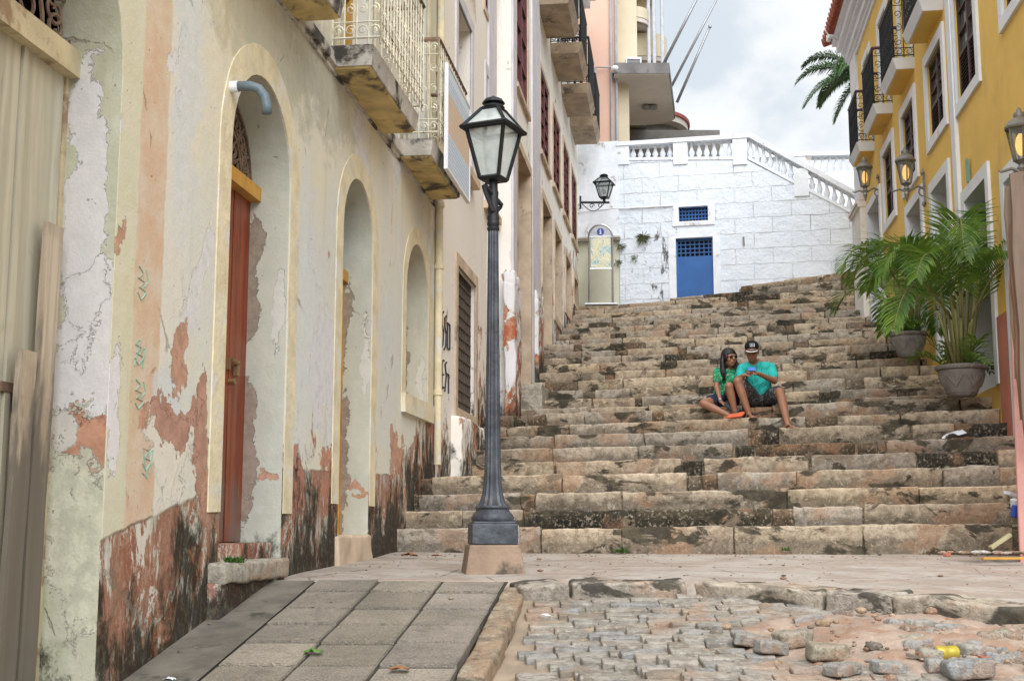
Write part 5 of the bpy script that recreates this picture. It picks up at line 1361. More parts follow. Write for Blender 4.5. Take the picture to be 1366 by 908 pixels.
# ================================================================== lanterns
m_milk = glass_mat('milky lantern glass', (.62, .68, .66), .62, .3)
m_lglass = glass_mat('clear grey lantern glass', (.25, .28, .27), .45, .2)
def lantern4(parent, w0, w1, h, zb, roofh, mat_f, mat_g, yaw=0.0, bulb=True):
    """tapered four-sided lantern: w0 bottom half width, w1 top half width"""
    Mr = Matrix.Rotation(yaw, 4, 'Z')
    P = lambda x, y, z: Mr @ Vector((x, y, z))
    cs = [(-1, -1), (1, -1), (1, 1), (-1, 1)]
    mb = MB(); e = .014
    for cx, cy in cs: mb.tube([P(cx*w0, cy*w0, zb), P(cx*w1, cy*w1, zb+h)], e, 4)
    for i in range(4):
        a, b_ = cs[i], cs[(i+1) % 4]
        mb.tube([P(a[0]*w0, a[1]*w0, zb), P(b_[0]*w0, b_[1]*w0, zb)], e*1.1, 4)
        mb.tube([P(a[0]*w1*1.05, a[1]*w1*1.05, zb+h), P(b_[0]*w1*1.05, b_[1]*w1*1.05, zb+h)], e*1.5, 4)
        mb.tube([P(a[0]*w1*1.2, a[1]*w1*1.2, zb+h+.002), P(b_[0]*w1*1.2, b_[1]*w1*1.2, zb+h+.002)], e*1.1, 4)
        mb.tube([P(a[0]*w1*1.15, a[1]*w1*1.15, zb+h), P(a[0]*w1*.42, a[1]*w1*.42, zb+h+roofh)], e*1.1, 4)
        mb.tube([P(a[0]*w1*.42, a[1]*w1*.42, zb+h+roofh), P(b_[0]*w1*.42, b_[1]*w1*.42, zb+h+roofh)], e*1.1, 4)
        q = [P(a[0]*w1, a[1]*w1, zb+h-.006), P(b_[0]*w1, b_[1]*w1, zb+h-.006), P(b_[0]*w1*1.24, b_[1]*w1*1.24, zb+h-.012), P(a[0]*w1*1.24, a[1]*w1*1.24, zb+h-.012)]
        mb.add(q+[v+Vector((0, 0, .012)) for v in q], [(0, 1, 2, 3), (7, 6, 5, 4), (0, 4, 5, 1), (1, 5, 6, 2), (2, 6, 7, 3), (3, 7, 4, 0)])
    mb.hexa([P(-w0, -w0, zb-.012), P(w0, -w0, zb-.012), P(w0, w0, zb-.012), P(-w0, w0, zb-.012), P(-w0, -w0, zb), P(w0, -w0, zb), P(w0, w0, zb), P(-w0, w0, zb)])
    r = w1*.5; z = zb+h+roofh
    mb.lathe([(r, z), (r*1.15, z+.012), (r*.95, z+.03), (r*.6, z+.034), (r*1.15, z+.045), (r*.9, z+.07), (r*.3, z+.09), (.004, z+.10)], 14)
    fr = mb.build('lantern_frame', mat_f, parent)
    mb = MB(); g = .93
    for i in range(4):
        a, b_ = cs[i], cs[(i+1) % 4]
        mb.add([P(a[0]*w0*g, a[1]*w0*g, zb+.005), P(b_[0]*w0*g, b_[1]*w0*g, zb+.005), P(b_[0]*w1*g, b_[1]*w1*g, zb+h), P(a[0]*w1*g, a[1]*w1*g, zb+h)], [(0, 1, 2, 3)])
        mb.add([P(a[0]*w1*1.1, a[1]*w1*1.1, zb+h+.01), P(b_[0]*w1*1.1, b_[1]*w1*1.1, zb+h+.01), P(b_[0]*w1*.42, b_[1]*w1*.42, zb+h+roofh-.004), P(a[0]*w1*.42, a[1]*w1*.42, zb+h+roofh-.004)], [(0, 1, 2, 3)])
    mb.build('glass', mat_g, fr, recalc=False)
    if bulb:
        mb = MB(); mb.lathe([(.03, zb), (.03, zb+h*.2), (.022, zb+h*.22)], 12); mb.ell((0, 0, zb+h*.5), (.05, .05, h*.26), 14, 10); mb.build('bulb', simple('white lamp bulb', (.72, .74, .74), .3), fr, smooth=True)
    return fr

# big street lamp
LB = at(657, 762, 8.45); LT = at(652, 148, 8.45)
print('lamp', LB, LT)
SL = thing('street_lamp', 'tall grey fluted street lamp with a black glass lantern on a tapered stone block', 'lamp post', LB)
m_ped = simple('brown stained pedestal', (.26, .185, .13), .9, 0, .25, 3, .7, 25, dirt=(.08, .065, .05), dirt_amt=.54)
mb = MB(); M1 = Matrix.Rotation(.12, 4, 'Z')
def frus(mbx, w0, w1, z0, z1, rot=.12, dx=0):
    Mr = Matrix.Rotation(rot, 4, 'Z'); P = lambda x, y, z: Mr @ Vector((x, y, z))
    mbx.hexa([P(-w0, -w0, z0), P(w0, -w0, z0), P(w0, w0, z0), P(-w0, w0, z0), P(-w1, -w1, z1), P(w1, -w1, z1), P(w1, w1, z1), P(-w1, w1, z1)])
frus(mb, .195, .165, -.03, .175); o = mb.build('pedestal', m_ped, SL)
bv = o.modifiers.new('b', 'BEVEL'); bv.width = .012; bv.segments = 2
ped_white = MB(); frus(ped_white, .151, .151, .176, .178)
mb = MB(); frus(mb, .150, .150, .176, .31); frus(mb, .143, .135, .311, .325); o = mb.build('base_block', M['post_paint'], SL)
bv = o.modifiers.new('b', 'BEVEL'); bv.width = .016; bv.segments = 3
mb = MB(); mb.box(.143, .156, -.13, .10, .18, .30); o2 = mb.build('peeling_patch', simple('flaked paint patch', (.42, .40, .36), .85, 0, .3, 20, .6, dirt=(.03, .03, .03), dirt_amt=.5), SL); o2.rotation_euler = (0, 0, .12)
mb = MB()
mb.lathe([(.135, .325), (.140, .335), (.140, .35), (.128, .375), (.112, .39), (.108, .40), (.112, .405), (.118, .415), (.112, .425)], 32); mb.build('base_moulding', M['post_paint'], SL, smooth=40)
zt = 2.47
prof = [(.104, .42), (.084, .45), (.070, .50), (.061, .56), (.056, .64), (.052, .8), (.047, 1.2), (.042, 1.6), (.038, 2.0), (.035, 2.28)]
mb = MB(); mb.lathe(prof, 28, flute=.10); mb.build('fluted_post', M['post_paint'], SL, smooth=20)
mb = MB(); mb.lathe([(.036, 2.27), (.042, 2.28), (.042, 2.295), (.036, 2.30), (.042, 2.315), (.042, 2.33), (.038, 2.34), (.044, 2.36), (.034, 2.39), (.042, 2.42), (.034, 2.45), (.040, 2.48), (.034, 2.51), (.036, 2.54), (.030, 2.56), (.030, 2.66)], 16)
mb.tube([(.0, -.04, 2.40), (-.055, -.06, 2.54), (-.06, -.065, 2.575)], [.016, .016, .02], 6); mb.tube([(.0, .0, 2.38), (.05, .04, 2.45), (.055, .05, 2.47)], .014, 6)
mb.tube([(-.06, -.065, 2.58), (.055, .03, 2.46)], .017, 6)
mb.build('collar', M['iron_dark'], SL, smooth=40)
lantern4(SL, .070, .140, .345, 2.635, .145, M['iron_dark'], m_milk, yaw=-.42)

# wall lantern over the sign, on the tall house corner
Pl = at(806, 272, 28.3); Pw = at(773, 269, 28.3)
WL = thing('wall_lantern', 'black lantern on a straight iron arm at the far corner of the balcony house', 'lantern', Pw)
dx = Pl.x-Pw.x
mb = MB(); mb.box(0, .04, -.06, .06, -.16, .12); mb.tube([(0, 0, -.02), (dx+.12, 0, -.02)], .028, 6)
mb.tube([(.06+.5*k/14, 0, -.05-.17*math.sin(math.pi*k/14)) for k in range(15)], .010, 5)
for (cx, cz, d, a0) in [(.28, -.10, 1, 0), (.46, -.08, -1, 2)]:
    mb.tube([(cx+.06*(1-.7*q/14)*math.cos(a0+d*7*q/14), 0, cz+.06*(1-.7*q/14)*math.sin(a0+d*7*q/14)) for q in range(15)], .009, 4)
mb.tube([(dx, 0, -.02), (dx, 0, .10)], .035, 8); mb.build('arm', M['iron_dark'], WL)
r_ = lantern4(WL, .09, .175, .33, .09, .14, M['iron_dark'], m_lglass, yaw=-.3); r_.location = (dx, 0, 0)

def lantern6(px, py, n, label, lit=True, S=None, warm=1.0, big=1.0):
    """grey octagonal lantern on a curved wall bracket of the yellow house; amber lamp inside"""
    # find the point n metres off the facade on this ray
    rx, rz = ray(px, py); nn = n
    # facade normal offset: X + nx*n = 3.56+.14Y shifted
    off = n*math.sqrt(1+.14**2)
    Y = (3.56-off)/(rx-.14); Pz = rz*Y+EYE; X = rx*Y
    L = thing('wall_lantern', label, 'lantern', (X, Y, Pz), FR.phi, 'grey lanterns on the yellow house')
    k = big; mb = MB()
    # local x along wall, y outward (facade at y=-n)
    mb.box(-.04, .04, -n, -n+.025, -.28*k, .14*k)
    mb.lathe([(.012, -.34*k), (.03, -.3*k), (.02, -.26*k)], 8, (0, -n+.03, 0)); mb.lathe([(.02, .14*k), (.03, .18*k), (.01, .24*k)], 8, (0, -n+.03, 0))
    mb.tube([(0, -n+.02, -.06*k), (0, -n*.6, -.02*k), (0, -n*.3, -.06*k), (0, 0, -.10*k)], [.022, .018, .018, .022], 6)
    mb.tube([(.0, -n+.02+.09*math.sin(q*.5)*(1-q/16), -.12*k+.09*math.cos(q*.5)*(1-q/16)-.0) for q in range(14)], .011, 5)
    mb.tube([(0, 0, -.1*k), (0, .1, -.06*k), (0, .2, -.09*k), (0, .22, -.07*k)], [.02, .016, .014, .012], 6)
    mb.lathe([(.006, -.26*k), (.022, -.2*k), (.04, -.14*k), (.028, -.1*k), (.05, -.06*k), (.03, -.02*k), (.05, .0), (.075, .02)], 12)
    mb.build('bracket', M['lgrey'], L)
    mb = MB(); n6 = 6
    for i in range(n6):
        a = 2*math.pi*i/n6; b_ = 2*math.pi*(i+1)/n6
        mb.tube([(.075*k*math.cos(a), .075*k*math.sin(a), .02), (.135*k*math.cos(a), .135*k*math.sin(a), .36*k)], .010, 4)
    mb.lathe([(.150*k, .355*k), (.155*k, .375*k), (.145*k, .39*k), (.10*k, .45*k), (.055*k, .475*k), (.06*k, .50*k), (.05*k, .53*k), (.03*k, .54*k), (.02*k, .57*k), (.004, .59*k)], 12)
    lf = mb.build('lantern_frame', M['lgrey'], L, smooth=30)
    mb = MB(); mb.lathe([(.066*k, .025), (.125*k, .355*k)], 6); mb.build('glass', m_lglass, lf)
    mb = MB(); mb.ell((0, 0, .19*k), (.05, .05, .12*k), 10, 8); mb.build('lit_bulb', M['amber'], lf, smooth=True)
    return L
M['lgrey'] = simple('grey lantern metal', (.19, .18, .16), .5, .4, .2, 8, .2, dirt=(.28, .25, .2), dirt_amt=.6)
m, t, b = new_mat('amber lamp light'); b.inputs['Base Color'].default_value = (.8, .5, .15, 1); b.inputs['Emission Color'].default_value = (1, .52, .12, 1); b.inputs['Emission Strength'].default_value = .9; M['amber'] = m
lantern6(1154, 250, .26, 'smallest, farthest grey lantern with amber light on the yellow house')
lantern6(1209, 247, .27, 'middle grey lantern with amber light between brown shuttered windows')
lantern6(1363, 217, .27, 'nearest grey lantern cut by the right edge of the picture', big=.95)

# ================================================================== plants
m_palm = leaf_mat('palm leaf', (.065, .155, .022), (.17, .29, .04), .45)
m_palm2 = leaf_mat('tall palm leaf', (.04, .09, .03), (.08, .15, .04), .3)
m_stem = simple('palm cane', (.20, .19, .07), .6, 0, .2, 8, .2, dirt=(.30, .24, .14), dirt_amt=.56)
m_pot = simple('grey cement pot', (.22, .20, .18), .85, 0, .2, 5, .5, 40, dirt=(.12, .11, .09), dirt_amt=.56)
def frond(mb, p0, az_, el_, L, droop, nl, ll, rr, width=.018, stem=None, twist=.0, lift=.35, tipdroop=.5):
    """feather leaf: arching rib with two rows of narrow leaflets"""
    d = Vector((math.cos(az_)*math.cos(el_), math.sin(az_)*math.cos(el_), math.sin(el_)))
    pts = [Vector(p0)]; k = 16; dirs = []
    for i in range(k):
        t_ = (i+1)/k; dd = (d+Vector((0, 0, -droop*t_*t_*1.6))).normalized(); dirs.append(dd); pts.append(pts[-1]+dd*L/k)
    dirs.append(dirs[-1])
    (stem or mb).tube(pts, [.012*(1-.75*i/k)*(L/1.0)**.5 for i in range(k+1)], 5)
    for i in range(nl):
        t_ = .16+.84*(i+.5)/nl; f = t_*k; j = min(int(f), k-1); p = pts[j].lerp(pts[j+1], f-j); dd = dirs[j]
        side = dd.cross(Vector((0, 0, 1)))
        if side.length < .05: side = Vector((1, 0, 0))
        side.normalize(); up_ = side.cross(dd).normalized()
        for s_ in (-1, 1):
            l_ = ll*(math.sin(math.pi*min(1, .25+.75*t_)**1.1)*.75+.3)*rr.uniform(.85, 1.1)
            v = (side*s_*(1-.35*t_)+dd*(.55+.5*t_)+up_*lift*rr.uniform(.6, 1.3)).normalized()
            q0 = p; q1 = p+v*l_*.55; v2 = (v+Vector((0, 0, -tipdroop*rr.uniform(.7, 1.5)))).normalized(); q2 = q1+v2*l_*.45
            wv = v.cross(up_).normalized()*width*rr.uniform(.8, 1.2)
            fold = up_*width*.3
            mb.add([q0-wv*.35, q0+wv*.35, q1+wv, q1-wv, q2], [(0, 1, 2, 3), (3, 2, 4)])
def pot_mesh(Rr, H):
    return [(Rr*.50, 0), (Rr*.56, .01), (Rr*.60, H*.12), (Rr*.78, H*.42), (Rr*.90, H*.68), (Rr*.93, H*.82), (Rr*.90, H*.845), (Rr*1.0, H*.87), (Rr*1.02, H*.93), (Rr*1.0, H), (Rr*.9, H), (Rr*.88, H*.93), (.01, H*.92)]
def potted_palm(px, py, Y, Rr, H, scale, seed, label, nfr, lean=0):
    base = at(px, py, Y); T = thing('potted_palm', label, 'plant', base, 0, 'potted palms standing on the steps'); rr = random.Random(seed)
    mb = MB(); mb.lathe(pot_mesh(Rr, H), 36); mb.lathe([(Rr*.605, H*.115), (Rr*.625, H*.125), (Rr*.615, H*.14)], 36)
    # leaf relief on the pot
    for q in range(7):
        a = 2*math.pi*q/7-1.3
        for dlt in (-.30, -.16, 0, .16, .30):
            pts = []
            for u in range(7):
                w_ = u/6; z = H*(.30+.42*w_*(1-.5*abs(dlt))); rad = Rr*(.60+(.30)*min(1, (z/H-.12)/.6))+.008
                an = a+dlt*w_*1.3; pts.append((rad*math.cos(an), rad*math.sin(an), z))
            mb.tube(pts, [.011, .012, .012, .011, .009, .007, .004], 5)
    for q in range(40):
        a = 2*math.pi*q/40; mb.ell((Rr*1.0*math.cos(a), Rr*1.0*math.sin(a), H*.93), (.014, .014, .012), 6, 4)
    mb.build('pot', m_pot, T, smooth=50)
    mb = MB(); mb.lathe([(Rr*.87, H*.9), (Rr*.5, H*.95), (.01, H*.97)], 20); mb.build('soil', simple('dark potting soil', (.05, .035, .025), .95, 0, .3, 12, .8, 30), T)
    # canes and fronds
    for i in range(nfr):
        a = 2*math.pi*i/nfr*2.4+rr.uniform(-.3, .3); r0 = Rr*rr.uniform(.05, .5)
        h1 = scale*rr.uniform(.35, .92); p0 = Vector((r0*math.cos(a), r0*math.sin(a), H*.9)); out = rr.uniform(.03, .16)*scale
        p1 = p0+Vector((math.cos(a)*out+lean*.2*scale, math.sin(a)*out, h1))
        st = MB(); fm = MB()
        st.tube([p0, p0.lerp(p1, .5)+Vector((0, 0, .02)), p1], [.026*scale**.5, .021, .014], 7)
        el_ = rr.uniform(.5, 1.45); L = scale*rr.uniform(.85, 1.25)
        frond(fm, p1, a+rr.uniform(-.4, .4), el_, L, rr.uniform(.75, 1.45), int(46*scale**.3), (.40*scale)*.9, rr, .0082*scale, st, lift=.3)
        f = fm.build('frond', m_palm, T, recalc=False); st.build('cane', m_stem, f, smooth=True)
    # young suckers at the foot
    mb = MB()
    for i in range(10):
        a = rr.uniform(0, 6.28); frond(mb, (Rr*.5*math.cos(a), Rr*.5*math.sin(a), H*.9), a, rr.uniform(.5, 1.3), .35*scale, .9, 9, .16*scale, rr, .010*scale)
    mb.build('young_leaves', m_palm, T, recalc=False)
    return T
potted_palm(1284, 529, 14.72, .285, .36, 1.50, 21, 'nearest and tallest potted palm, in a ribbed grey cement pot', 17, .04)
potted_palm(1213, 477, 18.3, .262, .36, 1.15, 5, 'farther potted palm in a plain grey bowl, behind the tallest one', 16, -.30)

# royal palm beyond the yellow house
PB = at(1150, 100, 42.0)
RP = thing('palm_tree', 'tall royal palm showing only its crown behind the yellow house roof', 'tree', (PB.x, 42.0, 5.0))
zc = PB.z-5.0
mb = MB(); mb.tube([(0, 0, 0), (.1, 0, zc*.5), (0, 0, zc-.9)], [.24, .2, .16], 12); mb.build('trunk', simple('palm trunk', (.30, .28, .25), .85), RP, smooth=True)
mb = MB(); mb.tube([(0, 0, zc-.95), (0, 0, zc-.4), (0, 0, zc+.1)], [.15, .17, .07], 10); mb.build('crown_shaft', simple('green crown shaft', (.12, .2, .07), .5), RP, smooth=True)
rr = random.Random(4); 
for i, (a, e, L, dr) in enumerate([(math.pi, .35, 2.5, .9), (math.pi+.25, -.15, 2.7, .9), (math.pi-.5, .8, 2.4, .8), (math.pi+.9, .3, 2.3, 1.1), (math.pi-1.0, .3, 2.3, 1.1), (0, .5, 2.4, 1.0), (.8, .2, 2.4, 1.1), (-.8, .6, 2.4, 1.0), (1.6, .9, 2.2, .8), (math.pi+.1, -.9, 2.0, .5), (math.pi*.9, 1.25, 2.2, .6)]):
    fm = MB(); frond(fm, (0, 0, zc), a, e, L, dr, 70, .62, rr, .022, lift=.15, tipdroop=.9)
    # second plumose rank
    frond(fm, (0, 0, zc), a, e, L, dr, 50, .5, rr, .02, lift=.9, tipdroop=1.2)
    fm.build('frond', m_palm2, RP, recalc=False)

# ================================================================== people
m_skin, t, b = new_mat('brown skin'); co = t.new('ShaderNodeTexCoord').outputs['Object']
c = t.mix(t.noise(co, 12, 4), (.235, .105, .058), (.31, .145, .085)); lnk(t, c, b, 'Base Color'); b.inputs['Roughness'].default_value = .48
b.inputs['Subsurface Weight'].default_value = .08; b.inputs['Subsurface Scale'].default_value = .02
def cloth(name, col, pat=None):
    m, t, b = new_mat(name); co = t.new('ShaderNodeTexCoord').outputs['Object']
    c = t.mix(t.noise(co, 9, 4), [x*.88 for x in col], col)
    if pat:
        for (cc_, sc, lo, hi, off) in pat: c = t.mix(t.step(t.noise(t.mapv(co, (1, 1, 1), (off, off, 0)), sc, 3, .5, 1.2), lo, hi), c, cc_)
    lnk(t, c, b, 'Base Color'); b.inputs['Roughness'].default_value = .85; b.inputs['Specular IOR Level'].default_value = .2
    lnk(t, t.bump(t.noise(t.mapv(co, (1, 1, .6)), 9, 4, .55, 1.4), 1.0, .05), b, 'Normal'); return m
m_turq = cloth('turquoise cotton', (.035, .44, .40)); m_green = cloth('green patterned top', (.02, .19, .10), [((.03, .42, .24), 40, .5, .54, 0), ((.35, .42, .05), 55, .60, .64, 3), ((.01, .05, .03), 34, .58, .62, 6)])
m_camo = cloth('dark printed shorts', (.045, .045, .05), [((.16, .155, .16), 30, .54, .58, 0), ((.35, .26, .03), 22, .66, .69, 5)]); m_denim = cloth('dark blue shorts', (.02, .028, .06))
m_hair = simple('black hair', (.012, .010, .010), .45, 0, .4, 40, .6, 90); m_cap = cloth('black cap', (.012, .013, .018)); m_sole = simple('orange rubber sole', (.58, .10, .03), .6, 0, .05)
m_blackr = simple('black rubber', (.015, .015, .017), .6)
m_wht = simple('white cap print', (.7, .7, .72), .6)
def blob(name, mb, mat, parent, vox=.009, smooth_it=4):
    o = mb.build(name, mat, parent, smooth=True)
    r = o.modifiers.new('r', 'REMESH'); r.mode = 'VOXEL'; r.voxel_size = vox; r.use_smooth_shade = True
    s_ = o.modifiers.new('s', 'SMOOTH'); s_.iterations = smooth_it; s_.factor = .5
    dg = bpy.context.evaluated_depsgraph_get(); dg.update()
    me = bpy.data.meshes.new_from_object(o.evaluated_get(dg)); old = o.data; o.modifiers.clear(); o.data = me; me.name = name
    bpy.data.meshes.remove(old); me.materials.clear(); me.materials.append(mat)
    for p in me.polygons: p.use_smooth = True
    return o
def v_(p): return Vector(p)
def hand(mb, wrist, tip_dir, palm_n, size=.17, curl=.5, side=1):
    """palm plus four unequal bent fingers and a thumb; tip_dir = finger direction, palm_n = palm normal"""
    d = tip_dir.normalized(); n = (palm_n-d*palm_n.dot(d)).normalized(); s_ = d.cross(n)*side
    pl = size*.5
    for k in (-1, -.33, .33, 1): mb.cap(wrist+s_*k*.012, wrist+d*pl+s_*k*.030, .014, .0115)
    for i, ln in enumerate((.42, .48, .45, .36)):
        k = (-1, -.33, .33, 1)[i]; a = wrist+d*pl+s_*k*.031; L = ln*size
        d1 = (d*math.cos(curl*.7)+n*math.sin(curl*.7)); b_ = a+d1*L*.5; d2 = d*math.cos(curl*2)+n*math.sin(curl*2)
        mb.cap(a, b_, .0095, .009); mb.cap(b_, b_+d2*L*.5, .009, .0075)
    a = wrist+d*pl*.3-s_*.025; b_ = a+(d*.7-s_*.7+n*.25).normalized()*size*.22; mb.cap(a, b_, .013, .011); mb.cap(b_, b_+(d*.9-s_*.1+n*.4).normalized()*size*.18, .011, .009)
def head(mb, c, fwd, up, s=1.0):
    """skull, jaw, nose, ears, neck-side is added by the caller"""
    f = fwd.normalized(); u = (up-f*up.dot(f)).normalized(); r = f.cross(u)
    Rm = Matrix((r, f, u)).transposed()
    P = lambda x, y, z: c+Rm @ Vector((x, y, z))*s
    mb.ell(P(0, -.012, .028), (.076*s, .095*s, .092*s), 20, 14, Rm); mb.ell(P(0, .018, -.045), (.058*s, .070*s, .070*s), 16, 12, Rm)
    mb.ell(P(0, .055, -.088), (.026*s, .024*s, .022*s), 10, 8, Rm)
    mb.cap(P(0, .086, .012), P(0, .110, -.024), .010*s, .015*s); mb.ell(P(.012, .098, -.026), (.010*s,)*3, 8, 6); mb.ell(P(-.012, .098, -.026), (.010*s,)*3, 8, 6)
    mb.cap(P(-.018, .083, -.058), P(.018, .083, -.058), .010*s, .010*s)
    for k in (-1, 1):
        mb.ell(P(k*.078, -.012, -.005), (.012*s, .020*s, .032*s), 10, 8, Rm); mb.ell(P(k*.042, .058, -.025), (.026*s, .024*s, .026*s), 10, 8, Rm)
        mb.cap(P(k*.014, .082, .022), P(k*.050, .068, .024), .012*s, .010*s)
    return P, Rm
def face_bits(P, Rm, s, par, origin):
    mb = MB()
    for k in (-1, 1): mb.ell(P(k*.031, .078, .003)-origin, (.013*s, .008*s, .007*s), 10, 6, Rm)
    mb.build('eyes', simple('dark eyes', (.05, .03, .025), .3), par, smooth=True)
    mb = MB(); mb.cap(P(-.022, .0915, -.057)-origin, P(.022, .0915, -.057)-origin, .0065*s, .0065*s); mb.build('lips', simple('lips', (.30, .11, .09), .5), par, smooth=True)
def person(label, J, name='person'):
    o = thing(name, label, 'person', J['seat']); return o

# ---- man
LNs9, LNs8, LNs7 = LN[9], LN[8], LN[7]
def on(px, py, Y): return at(px, py, Y)
Xm = 3.05
seatY = LN[9].y(Xm)+.20; seatZ = LN[9].z(Xm)
hp = on(1014, 534, seatY); O = Vector((hp.x, seatY, seatZ))
hip = Vector((hp.x, seatY, seatZ+.13))
print('man seat', hp, seatZ, 'steps', LN[9].y(Xm), LN[8].y(Xm), LN[8].z(Xm), LN[7].y(Xm), LN[7].z(Xm))
chest = on(1011, 503, seatY-.02); neck = on(1009, 485, seatY-.10); hc = on(1003, 469.5, seatY-.20)
shL = on(990, 491, seatY-.12); shR = on(1029, 490, seatY-.04)
elL = on(986, 506, seatY-.28); elR = on(1033, 508, seatY-.22)
wrL = on(992.5, 500.5, seatY-.42); wrR = on(1011, 498, seatY-.44)
hipL = hip+Vector((-.095, -.02, -.02)); hipR = hip+Vector((.095, -.02, -.02))
kL = on(984, 508.5, seatY-.42); kR = on(1040.5, 522.5, seatY-.40)
aLy = LN[8].y(Xm)+.17; aL = on(999, 552, aLy); aL.z = LN[8].z(aL.x)+.075
aRy = LN[7].y(3.3)+.22; aR = on(1050.5, 562, aRy); aR.z = LN[7].z(aR.x)+.075
MAN = thing('person', 'man in a turquoise t-shirt and black cap looking down at his phone', 'person', O)
Z_ = lambda p: v_(p)-O
mb = MB()
# body: torso, arms, legs, head in one surface
mb.ell(Z_(hip+Vector((0, .02, .02))), (.16, .12, .12)); mb.cap(Z_(hip+Vector((0, 0, .05))), Z_(chest), .125, .14); mb.cap(Z_(shL.lerp(shR, .22)), Z_(shL.lerp(shR, .78)), .075, .075)
mb.cap(Z_(neck+Vector((0, .02, -.04))), Z_(hc+Vector((0, .03, -.06))), .056, .052)
for a_, b_, ra, rb in [(shL, elL, .052, .040), (elL, wrL, .040, .026), (shR, elR, .052, .040), (elR, wrR, .040, .026),
                       (hipL, kL, .088, .058), (kL, kL.lerp(aL, .35), .054, .055), (kL.lerp(aL, .35), aL, .055, .034), (hipR, kR, .088, .058), (kR, kR.lerp(aR, .35), .054, .055), (kR.lerp(aR, .35), aR, .055, .034)]:
    mb.cap(Z_(a_), Z_(b_), ra, rb)
def foot_(mb, ank, d, O_):
    d = v_(d).normalized(); s_ = d.cross(Vector((0, 0, 1))).normalized(); g = ank-O_+Vector((0, 0, -.045))
    mb.cap(g-d*.045, g+d*.03+Vector((0, 0, .012)), .032, .034); mb.cap(g+d*.02, g+d*.13+Vector((0, 0, -.008)), .036, .026)
    for i in range(5):
        k = (i-2)*.016; L = (.045, .040, .037, .032, .027)[i]; p = g+d*.135+s_*k+Vector((0, 0, -.012)); mb.cap(p, p+d*L, .012 if i == 0 else .009, .010 if i == 0 else .0075)
foot_(mb, aL, (.15, -1, 0), O); foot_(mb, aR, (.35, -1, 0), O)
hand(mb, Z_(wrL), Vector((.75, -.35, .3)), Vector((.3, .3, -.6)), .165, .55, 1); hand(mb, Z_(wrR), Vector((-.75, -.35, .3)), Vector((-.3, .3, -.6)), .165, .55, -1)
fw = Vector((-.20, -1, -.24)); P_, Rm_ = head(mb, Z_(hc), fw, Vector((0, 0, 1)), 1.04)
body = blob('body', mb, m_skin, MAN)
face_bits(lambda x, y, z: P_(x, y, z), Rm_, 1.04, MAN, Vector((0, 0, 0)))
mb = MB(); mb.ell(P_(0, -.030, .034), (.082, .088, .080), 18, 12, Rm_); mb.ell(P_(0, -.06, -.02), (.070, .05, .06), 14, 10, Rm_); mb.build('hair', m_hair, MAN, smooth=True)
mb = MB(); mb.ell(P_(0, -.012, .068), (.088, .100, .074), 22, 14, Rm_)
cp = mb.build('cap', m_cap, MAN, smooth=True)
mb = MB(); pts = []
for k in range(11):
    a = math.pi*k/10; pts.append((math.cos(a)*.078, .075+math.sin(a)*.085))
top_ = [P_(x, y, .062-(.02 if 1 < i < 9 else .03)+(-.3*(y-.09))) for i, (x, y) in enumerate(pts)]; bot_ = [p+Rm_ @ Vector((0, 0, -.009)) for p in top_]
mb.add(top_+bot_, [tuple(range(11)), tuple(range(11, 22))[::-1]]+[(i, (i+1) % 11, 11+(i+1) % 11, 11+i) for i in range(11)]); mb.build('visor', m_cap, cp)
mb = MB()
rim = [p+Rm_ @ Vector((0, .003, -.003)) for p in top_[2:9]]; mb.tube(rim, .0065, 6)
mb.build('visor_print', m_wht, cp)
mb = MB()
for k in range(4): mb.cap(P_(-.032+.016*k, .088-.004*abs(k-1.5), .070), P_(-.030+.016*k, .070, .108), .0035, .0035)
mb.build('cap_emblem', m_wht, cp)
# t-shirt
mb = MB(); mb.ell(Z_(hip+Vector((0, .03, .07))), (.165, .14, .10)); mb.cap(Z_(hip+Vector((0, .0, .10))), Z_(chest), .150, .158); mb.cap(Z_(shL.lerp(shR, .16)+Vector((0, 0, -.005))), Z_(shL.lerp(shR, .84)+Vector((0, 0, -.005))), .080, .080)
mb.cap(Z_(shL), Z_(shL.lerp(elL, .66)), .060, .064); mb.cap(Z_(shR), Z_(shR.lerp(elR, .66)), .060, .064)
mb.cap(Z_(chest), Z_(neck+Vector((0, .015, -.035))), .15, .085)
blob('shirt', mb, m_turq, MAN, .010, 3)
mb = MB(); mb.ell(Z_(hip+Vector((0, .02, .0))), (.185, .15, .125))
for h_, k_ in ((hipL, kL), (hipR, kR)): mb.cap(Z_(h_), Z_(h_.lerp(k_, .78)), .108, .098)
blob('shorts', mb, m_camo, MAN, .010, 3)
def flipflop(par, ank, d, O_, mat_s, mat_t):
    d = v_(d).normalized(); s_ = d.cross(Vector((0, 0, 1))).normalized(); g = ank-O_+Vector((0, 0, -.078)); mb = MB()
    prof_ = [(-.085, .030), (-.05, .036), (.03, .034), (.10, .044), (.16, .044), (.195, .028)]
    up1 = [g+d*x+s_*w_ for x, w_ in prof_]+[g+d*x-s_*w_ for x, w_ in prof_[::-1]]
    k = len(up1); mb.add([p+Vector((0, 0, .012)) for p in up1]+[p-Vector((0, 0, .006)) for p in up1], [tuple(range(k)), tuple(range(k, 2*k))[::-1]]+[(i, (i+1) % k, k+(i+1) % k, k+i) for i in range(k)])
    f_ = mb.build('flip_flop', mat_s, par); mb = MB(); top = g+d*.115+Vector((0, 0, .02))
    for q in (-1, 1): mb.tube([top, g+d*.06+s_*.03*q+Vector((0, 0, .055)), g-d*.0+s_*.037*q+Vector((0, 0, .01))], [.007, .010, .007], 6)
    mb.build('strap', mat_t, f_, smooth=True); return f_
